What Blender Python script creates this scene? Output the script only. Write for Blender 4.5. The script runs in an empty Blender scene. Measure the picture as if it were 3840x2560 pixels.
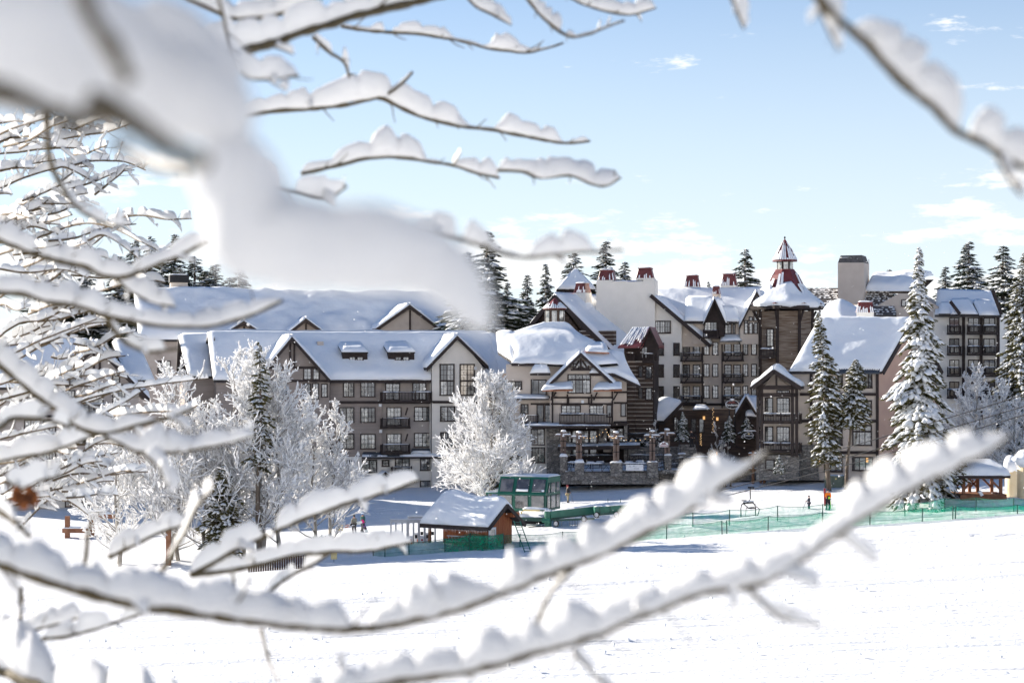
import bpy, math, random
import numpy as np
from mathutils import Vector, Matrix, Quaternion

# ------------------------------------------------------------------ camera, sky, sun, exposure
SC = bpy.context.scene
C = SC.collection
F = 7467.0            # focal length in photograph pixels (70 mm on a 36 mm, 3840 px wide frame)
HY = 1400.0           # horizon row
CH = 12.0             # eye height above the lodge terrace level
cam_d = bpy.data.cameras.new('camera'); cam = bpy.data.objects.new('camera', cam_d); C.objects.link(cam)
cam_d.lens = 70.0; cam_d.sensor_width = 36.0; cam_d.sensor_fit = 'HORIZONTAL'
cam_d.shift_y = (HY - 1280.0) / 3840.0
cam_d.clip_start = 0.05; cam_d.clip_end = 20000.0
cam.location = (0, 0, CH); cam.rotation_euler = (math.radians(90), 0, 0)
cam_d.dof.use_dof = True; cam_d.dof.focus_distance = 195.0; cam_d.dof.aperture_fstop = 8.0
SC.camera = cam

SUN_AZ = math.radians(-60.0)      # measured from +Y (view direction), negative = left
SUN_EL = math.radians(19.5)
W = bpy.data.worlds.new('World'); SC.world = W; W.use_nodes = True
nt = W.node_tree; nt.nodes.clear()
def wn(t, **k):
    n = nt.nodes.new(t)
    for a, b in k.items(): setattr(n, a, b)
    return n
def wm(op, a, b=None):
    n = wn('ShaderNodeMath', operation=op)
    for i, q in enumerate((a, b)):
        if q is None: continue
        if isinstance(q, (int, float)): n.inputs[i].default_value = q
        else: nt.links.new(q, n.inputs[i])
    return n.outputs[0]
sky = wn('ShaderNodeTexSky', sky_type='NISHITA', sun_disc=False)
sky.sun_elevation = SUN_EL; sky.sun_rotation = SUN_AZ
sky.altitude = 1500; sky.air_density = 1.0; sky.dust_density = 0.0; sky.ozone_density = 4.0
tc = wn('ShaderNodeTexCoord'); sep = wn('ShaderNodeSeparateXYZ'); nt.links.new(tc.outputs['Generated'], sep.inputs[0])
zz = wm('MAXIMUM', sep.outputs[2], 0.0)
den = wm('ADD', zz, 0.045)
cx = wm('DIVIDE', sep.outputs[0], den); cy = wm('DIVIDE', sep.outputs[1], den)
comb = wn('ShaderNodeCombineXYZ'); nt.links.new(cx, comb.inputs[0]); nt.links.new(cy, comb.inputs[1])
nz = wn('ShaderNodeTexNoise'); nz.inputs['Scale'].default_value = 0.62; nz.inputs['Detail'].default_value = 9; nz.inputs['Roughness'].default_value = 0.6; nz.inputs['Distortion'].default_value = 0.4
nt.links.new(comb.outputs[0], nz.inputs['Vector'])
nz2 = wn('ShaderNodeTexNoise'); nz2.inputs['Scale'].default_value = 13.0; nz2.inputs['Detail'].default_value = 10; nz2.inputs['Roughness'].default_value = 0.62
mp = wn('ShaderNodeMapping'); mp.inputs['Scale'].default_value = (1, 1, 4.0); mp.inputs['Location'].default_value = (3.1, 0.4, 0.2)
nt.links.new(tc.outputs['Generated'], mp.inputs[0]); nt.links.new(mp.outputs[0], nz2.inputs['Vector'])
cr1 = wn('ShaderNodeMapRange', interpolation_type='SMOOTHSTEP'); cr1.inputs[1].default_value = 0.60; cr1.inputs[2].default_value = 0.78
nt.links.new(nz.outputs[0], cr1.inputs[0])
# cumulus bank low over the horizon, all the way round
low = wn('ShaderNodeMapRange', interpolation_type='SMOOTHSTEP'); low.inputs[1].default_value = 0.13; low.inputs[2].default_value = 0.03; low.inputs[3].default_value = 0.0; low.inputs[4].default_value = 0.19
nt.links.new(zz, low.inputs[0])
cr2 = wn('ShaderNodeMapRange', interpolation_type='SMOOTHSTEP'); cr2.inputs[1].default_value = 0.63; cr2.inputs[2].default_value = 0.72
nt.links.new(wm('ADD', nz2.outputs[0], low.outputs[0]), cr2.inputs[0])
cl = wm('MINIMUM', wm('ADD', wm('MULTIPLY', cr1.outputs[0], 0.3), cr2.outputs[0]), 1.0)
mixc = wn('ShaderNodeMix', data_type='RGBA'); hz = wn('ShaderNodeMapRange', interpolation_type='SMOOTHSTEP'); hz.inputs[1].default_value = 0.30; hz.inputs[2].default_value = 0.0; hz.inputs[3].default_value = 0.0; hz.inputs[4].default_value = 0.82
nt.links.new(zz, hz.inputs[0])      # thin bright winter haze, thickest at the horizon all the way round
mixh = wn('ShaderNodeMix', data_type='RGBA'); nt.links.new(hz.outputs[0], mixh.inputs[0]); nt.links.new(sky.outputs[0], mixh.inputs[6]); mixh.inputs[7].default_value = (6.1, 6.6, 7.0, 1)
nt.links.new(wm('MULTIPLY', cl, 0.92), mixc.inputs[0])
nt.links.new(mixh.outputs[2], mixc.inputs[6]); mixc.inputs[7].default_value = (7.4, 7.5, 7.6, 1)
bg = wn('ShaderNodeBackground'); bg.inputs[1].default_value = 0.062
nt.links.new(mixc.outputs[2], bg.inputs[0])
wo = wn('ShaderNodeOutputWorld'); nt.links.new(bg.outputs[0], wo.inputs[0])

sun_d = bpy.data.lights.new('sun', 'SUN'); sun = bpy.data.objects.new('sun', sun_d); C.objects.link(sun)
sun_d.energy = 5.0; sun_d.angle = math.radians(0.53); sun_d.color = (1.0, 0.92, 0.81)
SV = Vector((math.sin(SUN_AZ) * math.cos(SUN_EL), math.cos(SUN_AZ) * math.cos(SUN_EL), math.sin(SUN_EL)))
sun.rotation_euler = SV.to_track_quat('Z', 'Y').to_euler(); sun.location = (-60, 60, 80)

SC.view_settings.view_transform = 'Standard'; SC.view_settings.look = 'None'
SC.view_settings.gamma = 1.0; SC.view_settings.use_curve_mapping = False
SC.view_settings.exposure = 1.36
SC.cycles.use_denoising = True
SC.cycles.max_bounces = 8; SC.cycles.transparent_max_bounces = 24
SC.cycles.caustics_reflective = False; SC.cycles.caustics_refractive = False

# ------------------------------------------------------------------ small tools
def P(px, py, Y): return Vector(((px - 1920.0) * Y / F, Y, CH + (HY - py) * Y / F))
rng = random.Random(7)
def npr(seed): return np.random.default_rng(seed)

class MB:
    def __init__(s): s.v = []; s.f = []
    def add(s, vs, fs):
        o = len(s.v); s.v += [(float(v[0]), float(v[1]), float(v[2])) for v in vs]; s.f += [tuple(i + o for i in f) for f in fs]; return s
    def box(s, x0, x1, y0, y1, z0, z1):
        if x0 > x1: x0, x1 = x1, x0
        if y0 > y1: y0, y1 = y1, y0
        if z0 > z1: z0, z1 = z1, z0
        return s.add([(x0, y0, z0), (x1, y0, z0), (x1, y1, z0), (x0, y1, z0), (x0, y0, z1), (x1, y0, z1), (x1, y1, z1), (x0, y1, z1)],
                     [(0, 3, 2, 1), (4, 5, 6, 7), (0, 1, 5, 4), (1, 2, 6, 5), (2, 3, 7, 6), (3, 0, 4, 7)])
    def prism(s, poly, y0, y1):
        n = len(poly); vs = [(x, y0, z) for x, z in poly] + [(x, y1, z) for x, z in poly]
        fs = [tuple(range(n - 1, -1, -1)), tuple(range(n, 2 * n))] + [(i, (i + 1) % n, n + (i + 1) % n, n + i) for i in range(n)]
        return s.add(vs, fs)
    def hexa(s, a, b):                # two quads (lists of 4 points) joined into a solid
        return s.add(list(a) + list(b), [(3, 2, 1, 0), (4, 5, 6, 7), (0, 1, 5, 4), (1, 2, 6, 5), (2, 3, 7, 6), (3, 0, 4, 7)])
    def beam(s, a, b, w, h, up=(0, 0, 1)):
        a = Vector(a); b = Vector(b); d = (b - a).normalized(); up = Vector(up)
        if abs(d.dot(up)) > 0.97: up = Vector((0, 1, 0))
        r = d.cross(up).normalized() * (w / 2); u = r.cross(d).normalized() * (h / 2)
        return s.hexa([a - r - u, a + r - u, a + r + u, a - r + u], [b - r - u, b + r - u, b + r + u, b - r + u])
    def tube(s, pts, rad, n=8, caps=True, sq=1.0):
        pts = [Vector(p) for p in pts]; m = len(pts)
        if not hasattr(rad, '__len__'): rad = [rad] * m
        rings = []; ref = Vector((0.13, 0.21, 1)).normalized()
        for i, p in enumerate(pts):
            d = (pts[min(i + 1, m - 1)] - pts[max(i - 1, 0)])
            d = d.normalized() if d.length > 1e-9 else Vector((0, 0, 1))
            rf = ref if abs(d.dot(ref)) < 0.95 else Vector((1, 0, 0))
            a = d.cross(rf).normalized(); b = a.cross(d).normalized()
            rings += [p + (a * math.cos(2 * math.pi * k / n) + b * math.sin(2 * math.pi * k / n) * sq) * rad[i] for k in range(n)]
        fs = [(i * n + k, i * n + (k + 1) % n, (i + 1) * n + (k + 1) % n, (i + 1) * n + k) for i in range(m - 1) for k in range(n)]
        if caps: fs += [tuple(range(n - 1, -1, -1)), tuple(range((m - 1) * n, m * n))]
        return s.add(rings, fs)
    def lathe(s, prof, n=16, c=(0, 0, 0), ph=0.0):
        vs = []
        for r, z in prof: vs += [(c[0] + r * math.cos(ph + 2 * math.pi * k / n), c[1] + r * math.sin(ph + 2 * math.pi * k / n), c[2] + z) for k in range(n)]
        m = len(prof)
        fs = [(i * n + k, i * n + (k + 1) % n, (i + 1) * n + (k + 1) % n, (i + 1) * n + k) for i in range(m - 1) for k in range(n)]
        fs += [tuple(range(n - 1, -1, -1)), tuple(range((m - 1) * n, m * n))]
        return s.add(vs, fs)
    def ell(s, c, r, n=10, m=6, noise=0.0, seed=0):
        rg = random.Random(seed); vs = []
        for i in range(m + 1):
            t = math.pi * i / m
            for k in range(n):
                q = 1 + noise * (rg.random() - .5) * 2 if 0 < i < m else 1
                a = 2 * math.pi * k / n
                vs.append((c[0] + r[0] * math.sin(t) * math.cos(a) * q, c[1] + r[1] * math.sin(t) * math.sin(a) * q, c[2] + r[2] * math.cos(t) * q))
        fs = [(i * n + k, (i + 1) * n + k, (i + 1) * n + (k + 1) % n, i * n + (k + 1) % n) for i in range(m) for k in range(n)]
        return s.add(vs, fs)
    def build(s, name, mat, parent=None, smooth=False):
        me = bpy.data.meshes.new(name); me.from_pydata(s.v, [], s.f); me.update()
        if smooth: me.polygons.foreach_set('use_smooth', [True] * len(me.polygons))
        return link(name, me, mat, parent)

def link(name, me, mat, parent=None):
    o = bpy.data.objects.new(name, me); C.objects.link(o)
    if mat is not None and not me.materials: me.materials.append(M[mat])
    if parent is not None: o.parent = parent
    return o
def np_mesh(name, V, Fc, smooth=True):
    """numpy verts (n,3) and faces (m,k) -> mesh"""
    me = bpy.data.meshes.new(name); V = np.asarray(V, np.float32); Fc = np.asarray(Fc, np.int32)
    me.vertices.add(len(V)); me.vertices.foreach_set('co', V.ravel())
    m, k = Fc.shape; me.loops.add(m * k); me.loops.foreach_set('vertex_index', Fc.ravel())
    me.polygons.add(m); me.polygons.foreach_set('loop_start', np.arange(0, m * k, k, dtype=np.int32))
    me.polygons.foreach_set('use_smooth', np.full(m, smooth)); me.update(calc_edges=True); me.validate()
    return me
def empty(name, loc=(0, 0, 0), rz=0.0):
    o = bpy.data.objects.new(name, None); C.objects.link(o); o.location = loc; o.rotation_euler = (0, 0, rz); o.empty_display_size = .3; return o
def tag(o, label=None, cat=None, group=None, kind=None):
    if label: o['label'] = label
    if cat: o['category'] = cat
    if group: o['group'] = group
    if kind: o['kind'] = kind
    return o

# smooth value noise for shaping geometry
_T = npr(99).random((64, 64, 64)).astype(np.float32)
def vnoise(p):
    p = np.asarray(p, np.float64); i = np.floor(p).astype(int); f = p - i; f = f * f * (3 - 2 * f); i &= 63; j = (i + 1) & 63
    x0, y0, z0 = i[..., 0], i[..., 1], i[..., 2]; x1, y1, z1 = j[..., 0], j[..., 1], j[..., 2]; fx, fy, fz = f[..., 0], f[..., 1], f[..., 2]
    a = _T[x0, y0, z0] * (1 - fx) + _T[x1, y0, z0] * fx; b = _T[x0, y1, z0] * (1 - fx) + _T[x1, y1, z0] * fx
    c = _T[x0, y0, z1] * (1 - fx) + _T[x1, y0, z1] * fx; d = _T[x0, y1, z1] * (1 - fx) + _T[x1, y1, z1] * fx
    return ((a * (1 - fy) + b * fy) * (1 - fz) + (c * (1 - fy) + d * fy) * fz) * 2 - 1
def fbm(p, o=4):
    p = np.asarray(p, np.float64); r = 0; a = 1.0
    for k in range(o): r = r + a * vnoise(p + 17.3 * k); p = p * 2.03; a *= .5
    return r

# ------------------------------------------------------------------ materials
M = {}
def mat(name, c1, c2=None, scale=3.0, rough=0.7, bump=0.0, bscale=None, stretch=(1, 1, 1), spec=0.3, metal=0.0, detail=5, lo=.35, hi=.65, coord='Object', transl=0.0, sub=0.0):
    m = bpy.data.materials.new(name); m.use_nodes = True; t = m.node_tree; b = t.nodes['Principled BSDF']
    b.inputs['Roughness'].default_value = rough; b.inputs['Specular IOR Level'].default_value = spec; b.inputs['Metallic'].default_value = metal
    tcn = t.nodes.new('ShaderNodeTexCoord'); mpn = t.nodes.new('ShaderNodeMapping'); mpn.inputs['Scale'].default_value = stretch
    t.links.new(tcn.outputs[coord], mpn.inputs[0])
    if c2 is not None:
        n = t.nodes.new('ShaderNodeTexNoise'); n.inputs['Scale'].default_value = scale; n.inputs['Detail'].default_value = detail
        r = t.nodes.new('ShaderNodeValToRGB'); r.color_ramp.elements[0].position = lo; r.color_ramp.elements[1].position = hi
        r.color_ramp.elements[0].color = (*c1, 1); r.color_ramp.elements[1].color = (*c2, 1)
        t.links.new(mpn.outputs[0], n.inputs['Vector']); t.links.new(n.outputs[0], r.inputs[0]); t.links.new(r.outputs[0], b.inputs['Base Color'])
    else: b.inputs['Base Color'].default_value = (*c1, 1)
    if bump:
        n2 = t.nodes.new('ShaderNodeTexNoise'); n2.inputs['Scale'].default_value = bscale or scale * 4; n2.inputs['Detail'].default_value = 6
        bp = t.nodes.new('ShaderNodeBump'); bp.inputs['Strength'].default_value = 1.0; bp.inputs['Distance'].default_value = bump
        t.links.new(mpn.outputs[0], n2.inputs['Vector']); t.links.new(n2.outputs[0], bp.inputs['Height']); t.links.new(bp.outputs[0], b.inputs['Normal'])
    if sub:
        b.inputs['Subsurface Weight'].default_value = sub; b.inputs['Subsurface Radius'].default_value = (.06, .05, .045); b.inputs['Subsurface Scale'].default_value = 1.0
    if transl:
        tr = t.nodes.new('ShaderNodeBsdfTranslucent'); tr.inputs[0].default_value = (*c1, 1); mx = t.nodes.new('ShaderNodeMixShader'); mx.inputs[0].default_value = transl
        t.links.new(b.outputs[0], mx.inputs[1]); t.links.new(tr.outputs[0], mx.inputs[2]); t.links.new(mx.outputs[0], t.nodes['Material Output'].inputs[0])
    M[name] = m; return m
mat('snow', (.84, .86, .88), (.88, .89, .90), .6, .65, .02, 3.0, spec=.2)
mat('snow_roof', (.83, .86, .89), (.88, .89, .90), .5, .65, .035, 2.2, spec=.2)
mat('snow_crown', (.84, .86, .88), None, rough=.7, spec=.15, transl=.18)
mat('frost', (.92, .92, .92), None, rough=.7, spec=.15, transl=.50)
mat('branch_snow', (.90, .90, .895), (.86, .86, .86), 60, .65, .0035, 330, spec=.25, transl=.26)
mat('near_bark', (.055, .040, .018), (.10, .074, .034), 90, .7, .0006, 700, spec=.3)
mat('twig_bark', (.075, .05, .028), (.13, .09, .045), 30, .8)
mat('tree_bark', (.085, .065, .05), (.17, .14, .11), 3, .9, .02, 12, stretch=(1, 1, .25))
mat('aspen_bark', (.30, .28, .25), (.12, .10, .085), 2.2, .85, .01, 9, lo=.5, hi=.68)
mat('needles', (.070, .070, .028), (.150, .130, .055), .9, .75, spec=.2, transl=.15)
mat('needles_far', (.035, .048, .030), (.065, .070, .040), .5, .8, spec=.15, transl=.1)
mat('cream', (.74, .705, .64), (.785, .745, .68), .8, .9, .01, 30)
mat('tan', (.56, .48, .41), (.61, .53, .455), .8, .9, .01, 30)
mat('pink_tan', (.50, .33, .255), (.55, .37, .285), .7, .9, .01, 30)
mat('grey_siding', (.255, .215, .19), (.30, .255, .225), 1.2, .85, .01, 20, stretch=(.3, 1, 3))
mat('taupe', (.36, .32, .295), (.41, .365, .335), 1.0, .88, .01, 25)
mat('trim', (.028, .020, .019), (.045, .032, .028), 2.5, .7, .006, 10)
mat('roof_deck', (.035, .03, .03), (.055, .048, .045), 2.0, .8)
mat('shingle', (.085, .08, .078), (.14, .13, .125), 4.0, .85, .02, 9)
mat('metal_dark', (.055, .065, .078), (.085, .095, .11), 2.0, .4, spec=.5)
mat('metal_red', (.115, .024, .025), (.18, .042, .040), 2.0, .45, spec=.5)
mat('copper', (.34, .12, .055), (.42, .17, .08), 3.0, .5, spec=.5)
mat('log', (.050, .036, .030), (.095, .066, .052), 2.2, .8, .012, 8, stretch=(.3, .3, 3))
mat('chink', (.50, .46, .42), (.58, .54, .50), 3, .9)
mat('barn_wood', (.13, .085, .055), (.30, .245, .195), 1.1, .85, .01, 6, stretch=(.5, .5, 6))
mat('hut_wood', (.27, .080, .032), (.40, .14, .058), 1.6, .75, .008, 7, stretch=(3, 3, .4))
mat('post_wood', (.20, .095, .05), (.31, .17, .10), 2.0, .8, .01, 6, stretch=(3, 3, .4))
mat('gazebo_wood', (.20, .085, .045), (.29, .14, .08), 2.0, .75, .01, 6)
mat('plaza_wood', (.14, .10, .085), (.22, .165, .14), 2.0, .8, .01, 6)
mat('lift_green', (.010, .105, .070), (.018, .135, .092), 1.5, .45, spec=.5)
mat('lift_dark', (.012, .055, .042), (.02, .075, .058), 1.5, .5, spec=.5)
mat('yellow_paint', (.62, .50, .22), (.70, .58, .30), 5, .6)
mat('steel', (.17, .18, .20), (.24, .25, .27), 3, .45, metal=.6, spec=.5)
mat('galv', (.42, .43, .45), (.52, .53, .55), 3, .5, metal=.3)
mat('black', (.012, .012, .014), (.022, .022, .025), 5, .6)
mat('rubber', (.02, .02, .02), None, rough=.8)
mat('white_paint', (.74, .75, .76), (.80, .81, .82), 3, .5)
mat('green_box', (.115, .145, .115), (.145, .175, .14), 2, .6)
mat('yellow_wall', (.66, .53, .33), (.74, .62, .42), 1.2, .8)
mat('red_paint', (.30, .03, .035), (.38, .05, .05), 3, .6)
mat('dark_wood_fence', (.06, .035, .03), (.09, .055, .045), 3, .8)
mat('cable', (.02, .02, .022), None, rough=.6)
mat('leaf', (.16, .055, .018), (.10, .035, .012), 60, .7, transl=.3)
mat('skin', (.55, .33, .24), None, rough=.6)
for nm, c in {'orange': (.85, .20, .015), 'navy': (.035, .04, .06), 'ink': (.015, .015, .018), 'pink': (.72, .015, .20), 'offwhite': (.72, .70, .66), 'olive': (.24, .235, .19), 'graphite': (.06, .06, .066),
              'khaki': (.26, .22, .13), 'maroon': (.25, .03, .04), 'teal_green': (.03, .10, .085), 'blue_hat': (.06, .22, .42), 'plum': (.14, .08, .22), 'ski_green': (.05, .36, .10), 'board_orange': (.42, .12, .05), 'board_white': (.62, .66, .66), 'hi_vis': (.35, .75, .05)}.items():
    mat('cloth_' + nm, c, tuple(min(1, x * 1.15 + .004) for x in c), 14, .75)
# glazing: darkish room behind reflecting panes, some pale curtains; mottling paints in reflected trees
def glass(name, base, base2, gl, sc=.9):
    m = mat(name, base, base2, sc, .25, spec=.6, lo=.42, hi=.58, detail=7); t = m.node_tree
    g = t.nodes.new('ShaderNodeBsdfGlossy'); g.inputs['Roughness'].default_value = .04; g.inputs[0].default_value = (.9, .95, 1, 1)
    mx = t.nodes.new('ShaderNodeMixShader'); mx.inputs[0].default_value = gl
    t.links.new(t.nodes['Principled BSDF'].outputs[0], mx.inputs[1]); t.links.new(g.outputs[0], mx.inputs[2]); t.links.new(mx.outputs[0], t.nodes['Material Output'].inputs[0])
glass('glass_dark', (.008, .010, .013), (.03, .035, .04), .09)
glass('glass_mid', (.02, .022, .024), (.30, .29, .26), .15, 1.4)
glass('glass_curtain', (.10, .10, .09), (.52, .50, .43), .15, 1.6)
glass('glass_cabin', (.06, .055, .05), (.22, .20, .18), .10, .6)
def emis(name, c, s):
    m = bpy.data.materials.new(name); m.use_nodes = True; b = m.node_tree.nodes['Principled BSDF']
    b.inputs['Base Color'].default_value = (*c, 1); b.inputs['Emission Color'].default_value = (*c, 1); b.inputs['Emission Strength'].default_value = s; M[name] = m
emis('bulb', (1.0, .62, .28), .5); emis('lamp_glow', (1.0, .55, .2), .3)
def netmat(name, col, op, sc):
    m = bpy.data.materials.new(name); m.use_nodes = True; t = m.node_tree; b = t.nodes['Principled BSDF']; b.inputs['Base Color'].default_value = (*col, 1); b.inputs['Roughness'].default_value = .6
    tl = t.nodes.new('ShaderNodeBsdfTranslucent'); tl.inputs[0].default_value = (*col, 1); m1 = t.nodes.new('ShaderNodeMixShader'); m1.inputs[0].default_value = .5
    t.links.new(b.outputs[0], m1.inputs[1]); t.links.new(tl.outputs[0], m1.inputs[2])
    tp = t.nodes.new('ShaderNodeBsdfTransparent'); mx = t.nodes.new('ShaderNodeMixShader')
    n = t.nodes.new('ShaderNodeTexNoise'); n.inputs['Scale'].default_value = sc; n.inputs['Detail'].default_value = 4
    r = t.nodes.new('ShaderNodeMapRange'); r.inputs[1].default_value = .3; r.inputs[2].default_value = .7; r.inputs[3].default_value = op - .12; r.inputs[4].default_value = op + .12
    tcn = t.nodes.new('ShaderNodeTexCoord'); t.links.new(tcn.outputs['Object'], n.inputs['Vector']); t.links.new(n.outputs[0], r.inputs[0]); t.links.new(r.outputs[0], mx.inputs[0])
    t.links.new(tp.outputs[0], mx.inputs[1]); t.links.new(m1.outputs[0], mx.inputs[2]); t.links.new(mx.outputs[0], t.nodes['Material Output'].inputs[0]); M[name] = m
netmat('net', (.0, .28, .16), .42, 2.0); netmat('net_dense', (.0, .32, .17), .64, 3.0); netmat('net_thin', (.0, .28, .17), .27, 2.0)
# rubble stone veneer, stones a few centimetres across at this distance
def stone(name, k1, k2, k3, sc):
    m = bpy.data.materials.new(name); m.use_nodes = True; t = m.node_tree; b = t.nodes['Principled BSDF']; b.inputs['Roughness'].default_value = .85
    tcn = t.nodes.new('ShaderNodeTexCoord'); mpn = t.nodes.new('ShaderNodeMapping'); mpn.inputs['Scale'].default_value = (1, 1, 1.7); t.links.new(tcn.outputs['Object'], mpn.inputs[0])
    v = t.nodes.new('ShaderNodeTexVoronoi'); v.inputs['Scale'].default_value = sc; v2 = t.nodes.new('ShaderNodeTexVoronoi'); v2.feature = 'DISTANCE_TO_EDGE'; v2.inputs['Scale'].default_value = sc
    t.links.new(mpn.outputs[0], v.inputs['Vector']); t.links.new(mpn.outputs[0], v2.inputs['Vector'])
    r = t.nodes.new('ShaderNodeValToRGB'); r.color_ramp.elements[0].color = (*k1, 1); r.color_ramp.elements[1].color = (*k2, 1); e = r.color_ramp.elements.new(.5); e.color = (*k3, 1)
    sp = t.nodes.new('ShaderNodeSeparateColor'); t.links.new(v.outputs['Color'], sp.inputs[0]); t.links.new(sp.outputs[0], r.inputs[0])
    mr = t.nodes.new('ShaderNodeMapRange'); mr.inputs[1].default_value = 0; mr.inputs[2].default_value = .08; mr.inputs[3].default_value = .3; t.links.new(v2.outputs['Distance'], mr.inputs[0])
    mx = t.nodes.new('ShaderNodeMix'); mx.data_type = 'RGBA'; mx.blend_type = 'MULTIPLY'; mx.inputs[0].default_value = 1
    t.links.new(r.outputs[0], mx.inputs[6]); t.links.new(mr.outputs[0], mx.inputs[7]); t.links.new(mx.outputs[2], b.inputs['Base Color'])
    bp = t.nodes.new('ShaderNodeBump'); bp.inputs['Distance'].default_value = .05; t.links.new(mr.outputs[0], bp.inputs['Height']); t.links.new(bp.outputs[0], b.inputs['Normal']); M[name] = m
stone('stone', (.16, .15, .14), (.34, .32, .29), (.23, .21, .19), 2.6)
# groomed piste: fine tracks running along the slope
m = mat('piste', (.85, .87, .89), (.90, .90, .91), .4, .6, spec=.25); t = m.node_tree
tcn = t.nodes.new('ShaderNodeTexCoord'); mpn = t.nodes.new('ShaderNodeMapping'); mpn.inputs['Rotation'].default_value = (0, 0, math.radians(-7)); mpn.inputs['Scale'].default_value = (.028, .42, .3)
t.links.new(tcn.outputs['Object'], mpn.inputs[0])
n1 = t.nodes.new('ShaderNodeTexNoise'); n1.inputs['Scale'].default_value = 2.0; n1.inputs['Detail'].default_value = 8; n1.inputs['Roughness'].default_value = .68; t.links.new(mpn.outputs[0], n1.inputs['Vector'])
n2 = t.nodes.new('ShaderNodeTexNoise'); n2.inputs['Scale'].default_value = 3.2; n2.inputs['Detail'].default_value = 6; t.links.new(tcn.outputs['Object'], n2.inputs['Vector'])
ad = t.nodes.new('ShaderNodeMath'); ad.operation = 'MULTIPLY_ADD'; ad.inputs[1].default_value = .22; t.links.new(n2.outputs[0], ad.inputs[0]); t.links.new(n1.outputs[0], ad.inputs[2])
bp = t.nodes.new('ShaderNodeBump'); bp.inputs['Distance'].default_value = .6; bp.inputs['Strength'].default_value = .9; t.links.new(ad.outputs[0], bp.inputs['Height']); t.links.new(bp.outputs[0], t.nodes['Principled BSDF'].inputs['Normal'])

# ------------------------------------------------------------------ terrain
_GY = np.array([-1400, -900, -500, -160, -60, 0, 30, 60, 85, 120, 150, 165, 180, 195, 212, 226, 250, 320, 420, 700, 1500, 9000.])
_GZ = np.array([420, 330, 200, 46, 14, 10.3, 6.3, 1.4, -1.2, -2.0, -2.3, -2.35, -2.2, -1.6, -.5, -.7, -.6, 0, 1, 3, 4, 4.])  # unseen hill behind the camera, raised to bounce sunlight onto the facades
_GS = np.array([0, 0, 0, 0, 0, 0, 0, .012, .03, .048, .066, .072, .068, .060, .040, .028, .02, .012, 0, 0, 0, 0.])
def ground(X, Y):
    X = np.asarray(X, float); Y = np.asarray(Y, float)
    s = np.interp(Y, _GY, _GS); xc = np.clip(X, -70, 60)
    z = np.interp(Y, _GY, _GZ) + s * xc
    p = np.stack([X * .05, Y * .05, 0 * X], -1); z = z + .16 * vnoise(p) * np.clip((Y - 60) / 60, 0, 1)
    # heaped snow behind the net, at the terrace edge and by the gazebo
    for (mx, my, ax, ay, h) in MOUNDS: z = z + h * np.exp(-((X - mx) / ax) ** 2 - ((Y - my) / ay) ** 2)
    return z
MOUNDS = []
def gz(x, y): return float(ground(np.array([x]), np.array([y]))[0])
def gp(px, py, y0=70.0, y1=330.0):
    """where the ray through a photograph pixel meets the snow"""
    ys = np.linspace(y0, y1, 2600); xs = (px - 1920) * ys / F; zs = CH + (HY - py) * ys / F
    d = zs - ground(xs, ys); k = np.where(d < 0)[0]
    i = k[0] if len(k) else len(ys) - 1
    return Vector((xs[i], ys[i], float(ground(xs[i:i + 1], ys[i:i + 1])[0])))
def mound(px, py, ax, ay, h):
    p = gp(px, py); MOUNDS.append((p.x, p.y, ax, ay, h))
for a in ((2740, 1985, 7, 2.2, .55), (3050, 1960, 9, 2.0, .75), (2480, 1975, 5, 2.5, .5), (3480, 1905, 6, 2.5, .6), (3640, 1885, 8, 2.2, .5), (1620, 2060, 5, 1.6, .6), (2260, 2030, 5, 2, .5), (2480, 1795, 4, 4, .9), (2200, 1806, 4.5, 3.0, .75), (2340, 1804, 5, 3.0, .8), (2420, 1802, 4, 3.0, .6), (3760, 1830, 5, 4, .8), (3330, 1745, 3.2, 3, 2.0)): mound(*a)
def spaced(a, b, n, p=1.0): return list(np.linspace(a, b, n))
gx = np.unique(np.concatenate([-np.geomspace(45, 6000, 40)[::-1], np.linspace(-45, 55, 230), np.geomspace(55, 6000, 40)]))
gy = np.unique(np.concatenate([np.linspace(-1400, -60, 60), np.linspace(-60, 60, 50), np.linspace(60, 80, 20), np.linspace(80, 172, 430), np.linspace(172, 232, 210), np.linspace(232, 420, 50), np.geomspace(420, 9000, 30)]))
GX, GY = np.meshgrid(gx, gy)
GZm = ground(GX, GY)
fine = ((GX > -46) & (GX < 56) & (GY > 60) & (GY < 230))
GZm = GZm + np.where(fine, .035 * fbm(np.stack([GX * .9, GY * .9, 0 * GX], -1), 3) * np.clip((GY - 158) / 8, 0.25, 1), 0)
# groomer passes: shallow ribs running along the slope
yr = GY - .085 * GX; ribs = .15 * fbm(np.stack([GX * .012, yr * .33, 0 * GX + 9], -1), 2) + .075 * fbm(np.stack([GX * .03, yr * 1.25, 0 * GX + 4], -1), 3) + .010 * vnoise(np.stack([GX * .5, yr * 2.2, 0 * GX], -1))
GZm = GZm + np.where((GY > 60) & (GY < 200) & (GX > -46) & (GX < 56), ribs * np.clip((200 - GY) / 30, 0, 1) * np.clip((GY - 60) / 15, 0, 1), 0)
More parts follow.
